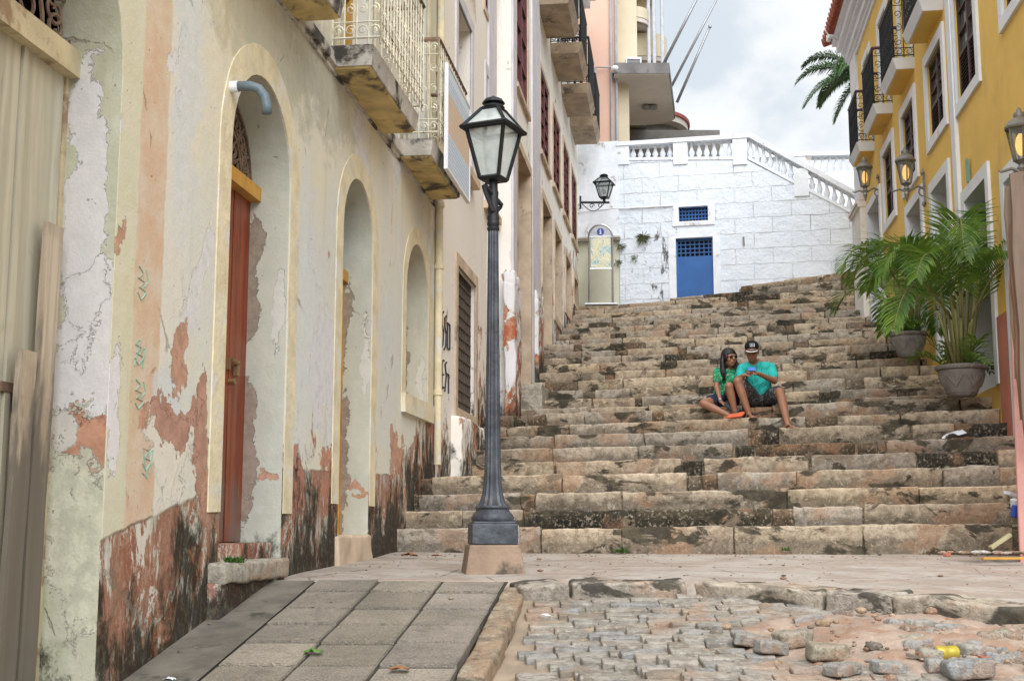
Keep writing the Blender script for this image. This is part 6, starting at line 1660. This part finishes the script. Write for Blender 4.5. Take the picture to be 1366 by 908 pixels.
flipflop(MAN, aL, (.15, -1, 0), O, m_blackr, m_blackr); flipflop(MAN, aR, (.35, -1, 0), O, m_blackr, m_blackr)
# phone between his hands
ph = (wrL+wrR)/2+Vector((0, -.075, .055))
PH = thing('mobile_phone', 'small blue phone held between the man\'s two hands', 'phone', ph)
mb = MB(); Mp = Matrix.Rotation(-.6, 4, 'X'); mb.hexa([Mp @ Vector(p) for p in [(-.045, -.005, -.026), (.045, -.005, -.026), (.045, .005, -.026), (-.045, .005, -.026), (-.045, -.005, .026), (.045, -.005, .026), (.045, .005, .026), (-.045, .005, .026)]])
mb.build('phone_body', simple('blue phone shell', (.05, .16, .55), .35), PH)
mb = MB(); mb.hexa([Mp @ Vector(p) for p in [(-.04, .005, -.022), (.04, .005, -.022), (.04, .0065, -.022), (-.04, .0065, -.022), (-.04, .005, .022), (.04, .005, .022), (.04, .0065, .022), (-.04, .0065, .022)]]); mb.build('screen', M['dark_glass'], PH)

# ---- woman
Xw = 2.7; sY = LN[9].y(Xw)+.16; wz = LN[9].z(Xw)-.0
# she sits on the same step, legs folded on the step below
hw_ = on(967, 534, sY); OW = Vector((hw_.x, sY, LN[9].z(Xw))); hipw = Vector((hw_.x, sY, OW.z+.115))
chw = on(969, 507, sY-.0); nkw = on(972, 490, sY-.04); hcw = on(973, 477.5, sY-.09)
sLw = on(957.5, 496, sY-.06); sRw = on(982, 495, sY+.02)
eLw = on(955.5, 515, sY-.10); wLw = on(961.5, 536, sY-.28); eRw = on(994, 498, sY+.14); wRw = on(1012.5, 480, seatY+.02)
hLw = hipw+Vector((-.085, -.03, -.02)); hRw = hipw+Vector((.085, -.03, -.02))
kLw = on(938.5, 538, sY-.30); kLw.z = max(kLw.z, LN[8].z(kLw.x)+.07); aLw = on(972, 550, LN[8].y(2.7)+.10); aLw.z = LN[8].z(Xw)+.06
kRw = on(972.5, 515, sY-.42); aRw = on(981, 549, LN[8].y(2.8)+.20); aRw.z = LN[8].z(Xw)+.07
WO = thing('person', 'woman with long black hair and sunglasses in a green patterned top, sitting cross-legged', 'person', OW)
Z_ = lambda p: v_(p)-OW
mb = MB(); mb.ell(Z_(hipw+Vector((0, .02, .01))), (.155, .115, .11)); mb.cap(Z_(hipw+Vector((0, 0, .06))), Z_(chw), .105, .115); mb.cap(Z_(sLw.lerp(sRw, .22)), Z_(sLw.lerp(sRw, .78)), .060, .060)
mb.cap(Z_(nkw+Vector((0, .01, -.04))), Z_(hcw+Vector((0, .03, -.05))), .045, .043)
for a_, b_, ra, rb in [(sLw, eLw, .042, .034), (eLw, wLw, .034, .022), (sRw, eRw, .042, .034), (eRw, wRw, .034, .022),
                       (hLw, kLw, .082, .054), (kLw, kLw.lerp(aLw, .35), .050, .050), (kLw.lerp(aLw, .35), aLw, .050, .030), (hRw, kRw, .082, .054), (kRw, kRw.lerp(aRw, .35), .050, .050), (kRw.lerp(aRw, .35), aRw, .050, .030)]:
    mb.cap(Z_(a_), Z_(b_), ra, rb)
hand(mb, Z_(wLw), Vector((.75, -.35, -.35)), Vector((0, .2, -1)), .155, .4, 1); hand(mb, Z_(wRw), Vector((.5, -.55, -.35)), Vector((0, -.3, -1)), .155, .4, 1)
foot_(mb, aLw, (.9, -.45, 0), OW); foot_(mb, aRw, (.3, -1, 0), OW)
P_, Rm_ = head(mb, Z_(hcw), Vector((.42, -1, .02)), Vector((-.06, 0, 1)), .98)
blob('body', mb, m_skin, WO)
face_bits(P_, Rm_, .98, WO, Vector((0, 0, 0)))
mb = MB(); mb.ell(P_(0, -.014, .054), (.090, .096, .080), 22, 14, Rm_); mb.ell(P_(0, -.060, -.04), (.094, .062, .115), 18, 12, Rm_)
for k in (-1, 1): mb.ell(P_(k*.066, .012, .02), (.026, .052, .062), 12, 10, Rm_)
rr = random.Random(3)
for i in range(26):
    a = math.pi*(.02+.96*i/25); bx = math.cos(a)*.083; by = -.015-math.sin(a)*.075
    p0 = P_(bx*.9, by, .05); fx = 1 if bx > 0 else -1
    p1 = P_(bx*1.18, by+.0, -.06); p2 = P_(bx*1.42+rr.uniform(-.015, .015), by+(.035 if abs(bx) > .06 else -.01), -.17); p3 = P_(bx*1.25+rr.uniform(-.03, .03), by+(.045 if abs(bx) > .05 else -.02), -.26-rr.uniform(0, .09))
    mb.tube([p0, p1, p2, p3], [.022, .030, .028, .006], 7)
mb.build('hair', m_hair, WO, smooth=True)
mb = MB()
for k in (-1, 1): mb.ell(P_(k*.032, .094, .008), (.027, .008, .018), 14, 8, Rm_)
mb.cap(P_(-.01, .098, .014), P_(.01, .098, .014), .003, .003); sg = mb.build('sunglasses', simple('black lens', (.008, .008, .01), .1, spec=.9), WO, smooth=True)
mb = MB()
for k in (-1, 1): mb.tube([P_(k*.060, .090, .014), P_(k*.080, .04, .016), P_(k*.080, -.01, .012)], .0045, 5)
mb.build('temple', simple('red temple arm', (.55, .03, .03), .4), sg)
mb = MB(); mb.ell(Z_(hipw+Vector((0, .02, .08))), (.145, .118, .09)); mb.cap(Z_(hipw+Vector((0, .0, .10))), Z_(chw+Vector((0, 0, -.02))), .120, .122)
for k in (-1, 1): mb.ell(Z_(chw+Vector((k*.055, -.085, .01))), (.062, .058, .058))
mb.cap(Z_(sLw.lerp(sRw, .15)+Vector((0, 0, -.015))), Z_(sLw.lerp(sRw, .85)+Vector((0, 0, -.015))), .070, .070); mb.cap(Z_(sLw), Z_(sLw.lerp(eLw, .55)), .058, .055); mb.cap(Z_(sRw), Z_(sRw.lerp(eRw, .5)), .058, .055)
mb.cap(Z_(chw), Z_(nkw+Vector((0, .02, -.05))), .12, .06); blob('top', mb, m_green, WO, .010, 3)
mb = MB(); mb.ell(Z_(hipw+Vector((0, .02, -.005))), (.175, .135, .115))
for h_, k_ in ((hLw, kLw), (hRw, kRw)): mb.cap(Z_(h_), Z_(h_.lerp(k_, .45)), .098, .090)
blob('shorts', mb, m_denim, WO, .010, 3)
mb = MB(); dW = (wLw-eLw).normalized(); c0 = Z_(wLw-dW*.03); mb.tube([c0-dW*.011, c0+dW*.011], .029, 14); mb.build('wristwatch', M['steel'], WO, smooth=40)
# orange-soled sandal seen from below
dS = Vector((.55, -.35, .0)).normalized(); uS = Vector((.25, .55, .75)).normalized()
g = Z_(aLw)+Vector((.05, -.085, -.01)); s_ = Vector((.55, .1, .8)).normalized(); d_ = Vector((.9, -.35, .12)).normalized(); nS = d_.cross(s_).normalized()
prof_ = [(-.075, .024), (-.04, .03), (.02, .029), (.07, .036), (.10, .034), (.12, .02)]
out = [g+d_*x+s_*w_ for x, w_ in prof_]+[g+d_*x-s_*w_ for x, w_ in prof_[::-1]]; k = len(out)
mb = MB(); mb.add([p+nS*.009 for p in out]+[p-nS*.009 for p in out], [tuple(range(k)), tuple(range(k, 2*k))[::-1]]+[(i, (i+1) % k, k+(i+1) % k, k+i) for i in range(k)]); mb.build('sandal', m_sole, WO)
sn = Z_(wLw)+Vector((.10, -.09, -.06)); SH = thing('flip_flop', 'black flip-flop held upright in the woman\'s lowered hand', 'sandal', OW+sn)
mb = MB(); prof_ = [(-.10, .030), (-.05, .036), (.02, .034), (.08, .044), (.125, .042), (.15, .026)]
d2 = Vector((.55, -.3, -.45)).normalized(); s2 = Vector((.5, .2, .6)).normalized(); s2 = (s2-d2*s2.dot(d2)).normalized(); n2_ = d2.cross(s2)
out = [d2*x*.8+s2*w_ for x, w_ in prof_]+[d2*x*.8-s2*w_ for x, w_ in prof_[::-1]]
mb.add([p+n2_*.008 for p in out]+[p-n2_*.008 for p in out], [tuple(range(k)), tuple(range(k, 2*k))[::-1]]+[(i, (i+1) % k, k+(i+1) % k, k+i) for i in range(k)]); mb.build('sole', m_blackr, SH)

# ================================================================== loose things on the ground
m_sand = simple('reddish sand', (.34, .26, .205), .95, 0, .22, 7, 1.0, 60, dirt=(.29, .185, .13), dirt_amt=.50)
mb = MB(); nx, ny = 90, 60; vs = []; x0, x1, y0, y1 = .95, 3.0, 5.0, 6.75
for j_ in range(ny+1):
    for i_ in range(nx+1):
        X = x0+(x1-x0)*i_/nx; Y = y0+(y1-y0)*j_/ny
        u = (X-1.98)/.95; v = (Y-5.98-.10*(1.98-X))/.70; d = u*u+v*v
        hgt = .075*max(0, 1-d)**.6-.05*(1 if d > 1 else 0)*min(1, (d-1)*3)-.012
        nn_ = noise.fractal(Vector((X*4, Y*4, 1)), 1, 2.1, 6)*.034+noise.noise(Vector((X*18, Y*18, 1)))*.010
        vs.append((X, Y, street_z(X, Y)+hgt+nn_))
mb.add(vs, [(q*(nx+1)+i_, q*(nx+1)+i_+1, (q+1)*(nx+1)+i_+1, (q+1)*(nx+1)+i_) for q in range(ny) for i_ in range(nx)])
so = mb.build('sand', m_sand, smooth=True, kind='stuff'); tag(so, 'patch of reddish sand filling the hole in the cobbles', 'sand'); 
def ground_at(px, py):
    lo, hi = 3.0, 7.6
    for _ in range(40):
        Y = (lo+hi)/2; rx, rz = ray(px, py)
        if rz*Y+EYE > street_z(rx*Y, Y): lo = Y
        else: hi = Y
    rx, rz = ray(px, py); return Vector((rx*Y, Y, street_z(rx*Y, Y)))
m_rock = stone_mat('loose stone', .64, .6, mscale=3)
rocks = [(1060, 861, 44, 26, (.34, .30, .24), 'rounded tan stone left of the sand, touching the cobbles'), (1110, 880, 50, 28, (.33, .29, .22), 'squat brown stone below the middle of the sand'),
 (1030, 872, 40, 20, (.30, .29, .27), 'flat grey stone at the left rim of the sand'), (1080, 836, 36, 12, (.32, .33, .33), 'flat blue grey stone at the upper left of the sand'),
 (1230, 842, 36, 24, (.36, .35, .32), 'pale squared stone at the top right of the sand'), (1200, 842, 30, 20, (.33, .32, .30), 'grey stone next to a squared one at the top of the sand'),
 (1272, 848, 38, 20, (.33, .32, .30), 'long grey stone under the mossy kerb end'), (1222, 852, 30, 20, (.27, .19, .14), 'dark brown stone in the upper right sand'),
 (1232, 872, 34, 16, (.34, .33, .32), 'low grey stone half sunk in the sand above the yellow can'), (1310, 880, 44, 22, (.35, .34, .31), 'broad grey slab stone right of the yellow can'),
 (1300, 902, 60, 34, (.30, .31, .31), 'big grey stone at the bottom edge beside the yellow can'), (1335, 858, 34, 18, (.34, .33, .26), 'stone dabbed with yellow under the kerb'),
 (1350, 890, 40, 20, (.31, .30, .28), 'small grey stone at the right edge over the red board'), (1190, 900, 36, 14, (.33, .33, .32), 'thin grey stone at the bottom of the sand'),
 (1130, 902, 40, 16, (.29, .28, .26), 'dark grey stone at the bottom left of the sand'), (1235, 822, 16, 14, (.38, .22, .15), 'small brick red cube stone by the kerb'),
 (1128, 828, 20, 12, (.22, .18, .15), 'small dark stone under the kerb above the sand'), (1005, 862, 46, 16, (.31, .30, .28), 'long flat stone at the far left of the sand'),
 (1155, 812, 18, 10, (.40, .24, .16), 'little reddish stone on the top of the sand'), (1275, 872, 26, 14, (.36, .32, .26), 'little tan stone right of the sand')]
for i, (px, py, wpx, hpx, tone, lab) in enumerate(rocks):
    g = ground_at(px, py+hpx*.4); sc = g.y/F; L = wpx*sc*1.05; H = hpx*sc*.62; D = L*.7
    mb = MB(); mb.cur = tone; rz_ = rnd.uniform(-.5, .5)
    Mx = Matrix.Rotation(rz_, 4, 'Z') @ Matrix.Rotation(rnd.uniform(-.12, .12), 4, 'Y') @ Matrix.Translation((-L/2, -D/2, -.02))
    mb.stone(Mx, L, D, H+.02, H*.35, .018, .016, 500+i, bottom=True)
    o = mb.build('loose_stone', m_rock, smooth=True, weld=True, color=True, loc=(g.x, g.y+D/2, g.z+.04)); tag(o, lab, 'stone', 'loose stones around the sand patch')
for i in range(22):
    px = rnd.uniform(1215, 1362); py = rnd.uniform(852, 904)
    if abs(px-1263) < 24 and abs(py-882) < 14: continue
    g = ground_at(px, py); sc = g.y/F; wpx = rnd.uniform(16, 34); L = wpx*sc; D = L*rnd.uniform(.6, .8); H = L*rnd.uniform(.28, .5)
    mb = MB(); mb.cur = rnd.choice([(.33, .32, .30), (.36, .33, .27), (.30, .30, .30), (.38, .35, .28), (.33, .26, .2)])
    Mx = Matrix.Rotation(rnd.uniform(-1.2, 1.2), 4, 'Z') @ Matrix.Rotation(rnd.uniform(-.2, .2), 4, 'Y') @ Matrix.Translation((-L/2, -D/2, -.02))
    mb.stone(Mx, L, D, H+.02, H*.4, .018, .014, 700+i, bottom=True)
    o = mb.build('rubble_stone', m_rock, smooth=True, weld=True, color=True, loc=(g.x, g.y, g.z+.035)); tag(o, 'one of the small grey rubble stones heaped in the lower right corner', 'stone', 'rubble stones in the lower right corner')
# pebbles and grit
pb = MB()
for i in range(900):
    X = rnd.uniform(.9, 4.6); Y = rnd.uniform(5.2, 7.1)
    if Y > edge(X)[0]-.02: continue
    r = rnd.uniform(.004, .014)*(2.4 if rnd.random() < .10 else 1); pb.cur = rnd.choice([(.35, .2, .13), (.3, .28, .25), (.42, .3, .2), (.2, .17, .14)])
    pb.ell((X, Y, street_z(X, Y)+r*.3+(.05 if ((X-1.98)/.8)**2+((Y-5.98)/.6)**2 < 1 else .0)), (r*1.3, r, r*.7), 6, 4)
o = pb.build('grit', m_rock, smooth=True, color=True, kind='stuff'); tag(o, 'grit and pebbles scattered over sand and cobbles', 'grit')
# dust, chips and leaf crumbs on the landing, pavement and steps
pb = MB()
for i in range(520):
    X = rnd.uniform(-1.2, 4.3); Y = rnd.choice([rnd.uniform(7.6, 11.0), rnd.uniform(10.3, 11.0), rnd.uniform(5.6, 7.4)])
    if Y < 7.5 and X > -.1: continue
    if Y < 7.5: X = rnd.uniform(-1.6, -.15); z = swz(Y)
    else:
        if X > EDGE[0][0] and Y < edge(X)[0]+.4: continue
        if X > EDGE[0][0]: Y0_ = edge(X)[0]+.33; zt_ = edge(X)[1]-.006; z = zt_+(-.33+(11.05-7.3)*.025+EYE-zt_)*min(1, (Y-Y0_)/(11.05-Y0_))
        else: z = -.33+(Y-7.3)*.025+EYE
    r = rnd.uniform(.002, .007)*(2.2 if rnd.random() < .06 else 1); pb.cur = rnd.choice([(.18, .12, .08), (.1, .09, .07), (.4, .36, .3), (.3, .16, .1)])
    pb.ell((X, Y, z+r*.3), (r*1.5, r, r*.5), 6, 4)
o = pb.build('litter_specks', m_rock, smooth=True, color=True, kind='stuff'); tag(o, 'tiny chips and leaf crumbs scattered over landing and pavement', 'litter')
# yellow can
g = ground_at(1263, 890); CN = thing('drink_can', 'crumpled yellow drink can lying in the sand', 'can', g+Vector((0, 0, .062)), .25)
mb = MB(); Mc = Matrix.Rotation(math.pi/2, 4, 'Y')
mb.lathe([(.018, -.055), (.026, -.052), (.031, -.045), (.031, -.01), (.027, .0), (.030, .012), (.031, .045), (.026, .052)], 18, M=Mc); mb.build('can_body', simple('yellow can print', (.42, .34, .05), .35, .3, .15, 30, dirt=(.5, .08, .04), dirt_amt=.62), CN, smooth=True)
mb = MB(); mb.lathe([(.022, -.058), (.024, -.054), (.02, -.0545), (.004, -.0545)], 16, M=Mc); mb.build('can_end', M['steel'], CN, smooth=True)
# red board at right edge
g = ground_at(1352, 890); o = None
mb = MB(); mb.box(-.2, .35, -.04, .04, 0, .03); o = mb.build('broken_board', simple('brick red painted board', (.36, .14, .09), .8, 0, .15, 6, .4, 30, dirt=(.3, .2, .15), dirt_amt=.6), loc=g+Vector((.05, 0, .03))); o.rotation_euler = (0, -.05, .05)
tag(o, 'brick red painted board end on the stones at the right edge', 'board')
g = ground_at(1253, 897); mb = MB(); mb.box(-.11, .11, -.008, .008, 0, .012); o = mb.build('dark_stick', M['brown_plank'], loc=g+Vector((-.03, 0, .05))); o.rotation_euler = (0, .1, -.7); tag(o, 'thin dark stick lying at the bottom of the sand', 'stick')
# yellow paint daub on the kerb
# small litter
def litter(name, px, py, Y, size, mat, label, cat, group=None, seed=0, flat=.25, z=None):
    p = at(px, py, Y)
    if z is not None: p.z = z
    mb = MB(); n = 7; rr = random.Random(seed); vs = []
    for j_ in range(n):
        for i_ in range(n):
            x = (i_/(n-1)-.5)*size; y = (j_/(n-1)-.5)*size*.6; e = 1-abs(i_/(n-1)-.5)*1.6
            vs.append((x, y, max(0, e)*size*flat*(.6+.4*math.sin(j_*1.1))+rr.uniform(0, .12)*size))
    mb.add(vs, [(j_*n+i_, j_*n+i_+1, (j_+1)*n+i_+1, (j_+1)*n+i_) for j_ in range(n-1) for i_ in range(n-1)])
    o = mb.build(name, mat, smooth=True, recalc=False, loc=p); o.rotation_euler = (0, 0, rr.uniform(-.5, .5)); tag(o, label, cat, group); return o
m_plast = simple('thin white plastic', (.68, .70, .74), .4, 0, .06, 10, .3)
L5 = LN[6]; pbag = at(1281, 584, 13.6); Yb = L5.y(pbag.x)+.10
litter('plastic_bag', 1281, 584, Yb, .34, m_plast, 'crumpled white plastic bag lying on a lower step at the right', 'bag', seed=2, z=L5.z(pbag.x)+.005)
Yb = LN[10].y(4.6)+.05; litter('paper_scrap', 1194, 517, LN[11].y(4.5)-.03, .10, m_plast, 'white paper scrap on a step above and right of the couple', 'litter', 'scraps of litter', 5)
litter('paper_scrap', 728, 812, 6.95, .07, m_plast, 'white scrap where the two kerbs meet', 'litter', 'scraps of litter', 6, z=street_z(.2, 6.9)+.02)
litter('paper_scrap', 226, 901, 5.75, .05, m_plast, 'tiny white scrap at the foot of the left wall', 'litter', 'scraps of litter', 7, z=swz(5.7)+.004)
litter('paper_scrap', 1240, 508, LN[11].y(5.2)+.1, .08, m_plast, 'white scrap left of the nearest palm pot', 'litter', 'scraps of litter', 8)
m_dleaf = simple('dry leaf', (.26, .12, .05), .7); m_gleaf = simple('fallen green leaf', (.10, .20, .04), .6)
for i, (px, py, mt, lab) in enumerate([(546, 742, m_dleaf, 'curled brown leaf by the lowest step at the left'), (533, 887, m_dleaf, 'brown leaf on the pavement slabs near the bottom'), (418, 868, m_gleaf, 'small green leaf on a pavement slab'), (583, 748, m_dleaf, 'brown leaf left of the lamp pedestal')]):
    z = swz(6.0) if py > 800 else None; Y = 6.0 if py > 800 else 9.2
    if py > 800:
        Y = 5.84 if py > 880 else 6.1; z = swz(Y)+.006
    litter('fallen_leaf', px, py, Y if py > 800 else 10.2, .085 if i else .13, mt, lab, 'leaf', 'leaves on the ground', 20+i, z=z if py > 800 else -.33+(10.2-7.3)*.025+EYE+.01)

# tiny green tufts on the steps and door stone
m_grass = leaf_mat('small green weed', (.05, .12, .02), (.10, .20, .04))
def tuft(X, Y, Z, n, r, label, seed):
    rr = random.Random(seed); mb = MB()
    for i in range(n):
        a = rr.uniform(0, 6.28); L = r*rr.uniform(.5, 1); d = Vector((math.cos(a)*.7, math.sin(a)*.7, rr.uniform(.4, 1))).normalized(); p0 = Vector((rr.uniform(-1, 1)*r*.8, rr.uniform(-.02, .02), 0)); s_ = d.cross(Vector((0, 0, 1))).normalized()*.005
        mb.add([p0-s_, p0+s_, p0+d*L*.6+s_*1.4+Vector((0, 0, .0)), p0+d*L], [(0, 1, 2, 3)])
    o = mb.build('weed_tuft', m_grass, recalc=False, loc=(X, Y, Z)); tag(o, label, 'weed', 'weed tufts in the joints'); return o
pw = FA.world(6.95, 1.80, .06); tuft(pw.x, pw.y, pw.z, 60, .06, 'green weeds on the stone doorstep of the red door', 1)
p = LN[1]; X = .9; tuft(.92, p.y(.92)-.05, LN[0].z(.9), 50, .07, 'green tuft at the foot of the lowest step right of the lamp', 2)
tuft(2.3, p.y(2.3)-.05, LN[0].z(2.3), 30, .05, 'faint green tuft at the foot of the lowest step near the middle', 3)

# ---- hoarding at the right edge: salmon post with old boards
PZ = -.33+(9.6-7.3)*.025+EYE
b0 = at(1361, 752, 9.9); 
HD = thing('timber_post', 'salmon painted post leaning at the right edge beside the lowest steps', 'post', b0)
tp = at(1346, 372, 9.9); mb = MB(); dx_ = tp.x-b0.x; hz = tp.z-b0.z
mb.hexa([(0, 0, -.05), (.34, -.03, -.05), (.34, .05, -.05), (.01, .05, -.05), (dx_, 0, hz), (dx_+.34, -.03, hz), (dx_+.34, .05, hz), (dx_+.01, .05, hz)])
o = mb.build('post_face', simple('faded salmon board paint', (.58, .31, .27), .85, 0, .12, 3, .4, 30, dirt=(.42, .2, .16), dirt_amt=.58), HD); bv = o.modifiers.new('b', 'BEVEL'); bv.width = .015; bv.segments = 3
boards = [(1354, 250, 505, 14, (.30, .22, .15), 'palest upright old board at the right edge, top end square'), (1360, 300, 560, 12, (.26, .13, .075), 'reddish split board between two upright boards at the right edge'), (1367, 232, 600, 18, (.20, .14, .10), 'darkest upright board, cut by the right edge of the picture')]
for i, (px, p0, p1, wpx, colr, lab) in enumerate(boards):
    Y = 9.75-.06*i; a_ = at(px, p1, Y); b_ = at(px, p0, Y); w2 = wpx*Y/F
    mb = MB(); k = 7; vs = []
    for q in range(k+1):
        z = (b_.z-a_.z)*q/k; o_ = .01*math.sin(q*1.9+i); wv = w2*(1-.12*q/k*(i == 1))
        vs += [(o_, -.012, z), (o_+wv, -.012, z+(.02 if q == k else 0)), (o_+wv, .012, z+(.02 if q == k else 0)), (o_, .012, z)]
    fs = [(q*4+e, q*4+(e+1) % 4, (q+1)*4+(e+1) % 4, (q+1)*4+e) for q in range(k) for e in range(4)]+[(0, 3, 2, 1), (k*4, k*4+1, k*4+2, k*4+3)]
    mb.add(vs, fs); o = mb.build('old_board', wood('old board wood %d' % i, [c*.75 for c in colr], colr), loc=a_); tag(o, lab, 'board', 'old boards at the right edge')
# rubbish between the post and the steps
pr = at(1340, 700, 10.3)
def rub(name, px, py, Y, dims, rot, mat, label, cat, group=None):
    mb = MB(); mb.box(-dims[0]/2, dims[0]/2, -dims[1]/2, dims[1]/2, 0, dims[2]); o = mb.build(name, mat, loc=at(px, py, Y)); o.rotation_euler = rot
    bv = o.modifiers.new('b', 'BEVEL'); bv.width = min(dims)*.2; bv.segments = 2; tag(o, label, cat, group); return o
rub('timber_offcut', 1336, 724, 10.05, (.20, .05, .03), (0, -.55, .1), simple('raw pale timber', (.42, .38, .22), .8), 'pale timber offcut propped against the lowest step', 'timber')
rub('timber_lath', 1340, 746, 9.6, (.34, .04, .018), (0, 0, .08), M['orange_wood'], 'thin yellow lath flat on the landing', 'timber')
rub('snack_carton', 1353, 690, 10.35, (.05, .05, .10), (.1, .15, .3), simple('blue carton', (.03, .08, .42), .5), 'small blue carton in the rubbish by the post', 'carton')
rub('foam_cup', 1350, 662, 10.5, (.12, .08, .03), (.1, .3, .3), m_plast, 'crushed white foam tray on top of the rubbish', 'tray')
rub('foam_cup', 1355, 678, 10.4, (.05, .07, .08), (.2, -.2, .3), m_plast, 'white foam cup above the blue carton', 'cup')
rub('brick_fragment', 1263, 742, 9.9, (.05, .04, .03), (0, .1, .5), simple('brick fragment', (.38, .13, .08), .9), 'small red brick fragment alone on the landing', 'brick')
mb = MB()
for i in range(60):
    x = rnd.gauss(0, .16); y = rnd.gauss(0, .08); r = rnd.uniform(.008, .03); mb.cur = rnd.choice([(.3, .2, .14), (.5, .47, .42), (.2, .16, .12), (.4, .25, .16), (.62, .6, .58)])
    mb.ell((x, y, r*.4), (r*1.5, r, r*.5), 6, 4)
o = mb.build('rubble', m_rock, color=True, kind='stuff', loc=at(1318, 738, 9.95)); tag(o, 'crumbled plaster and wood chips on the landing by the post', 'rubble')
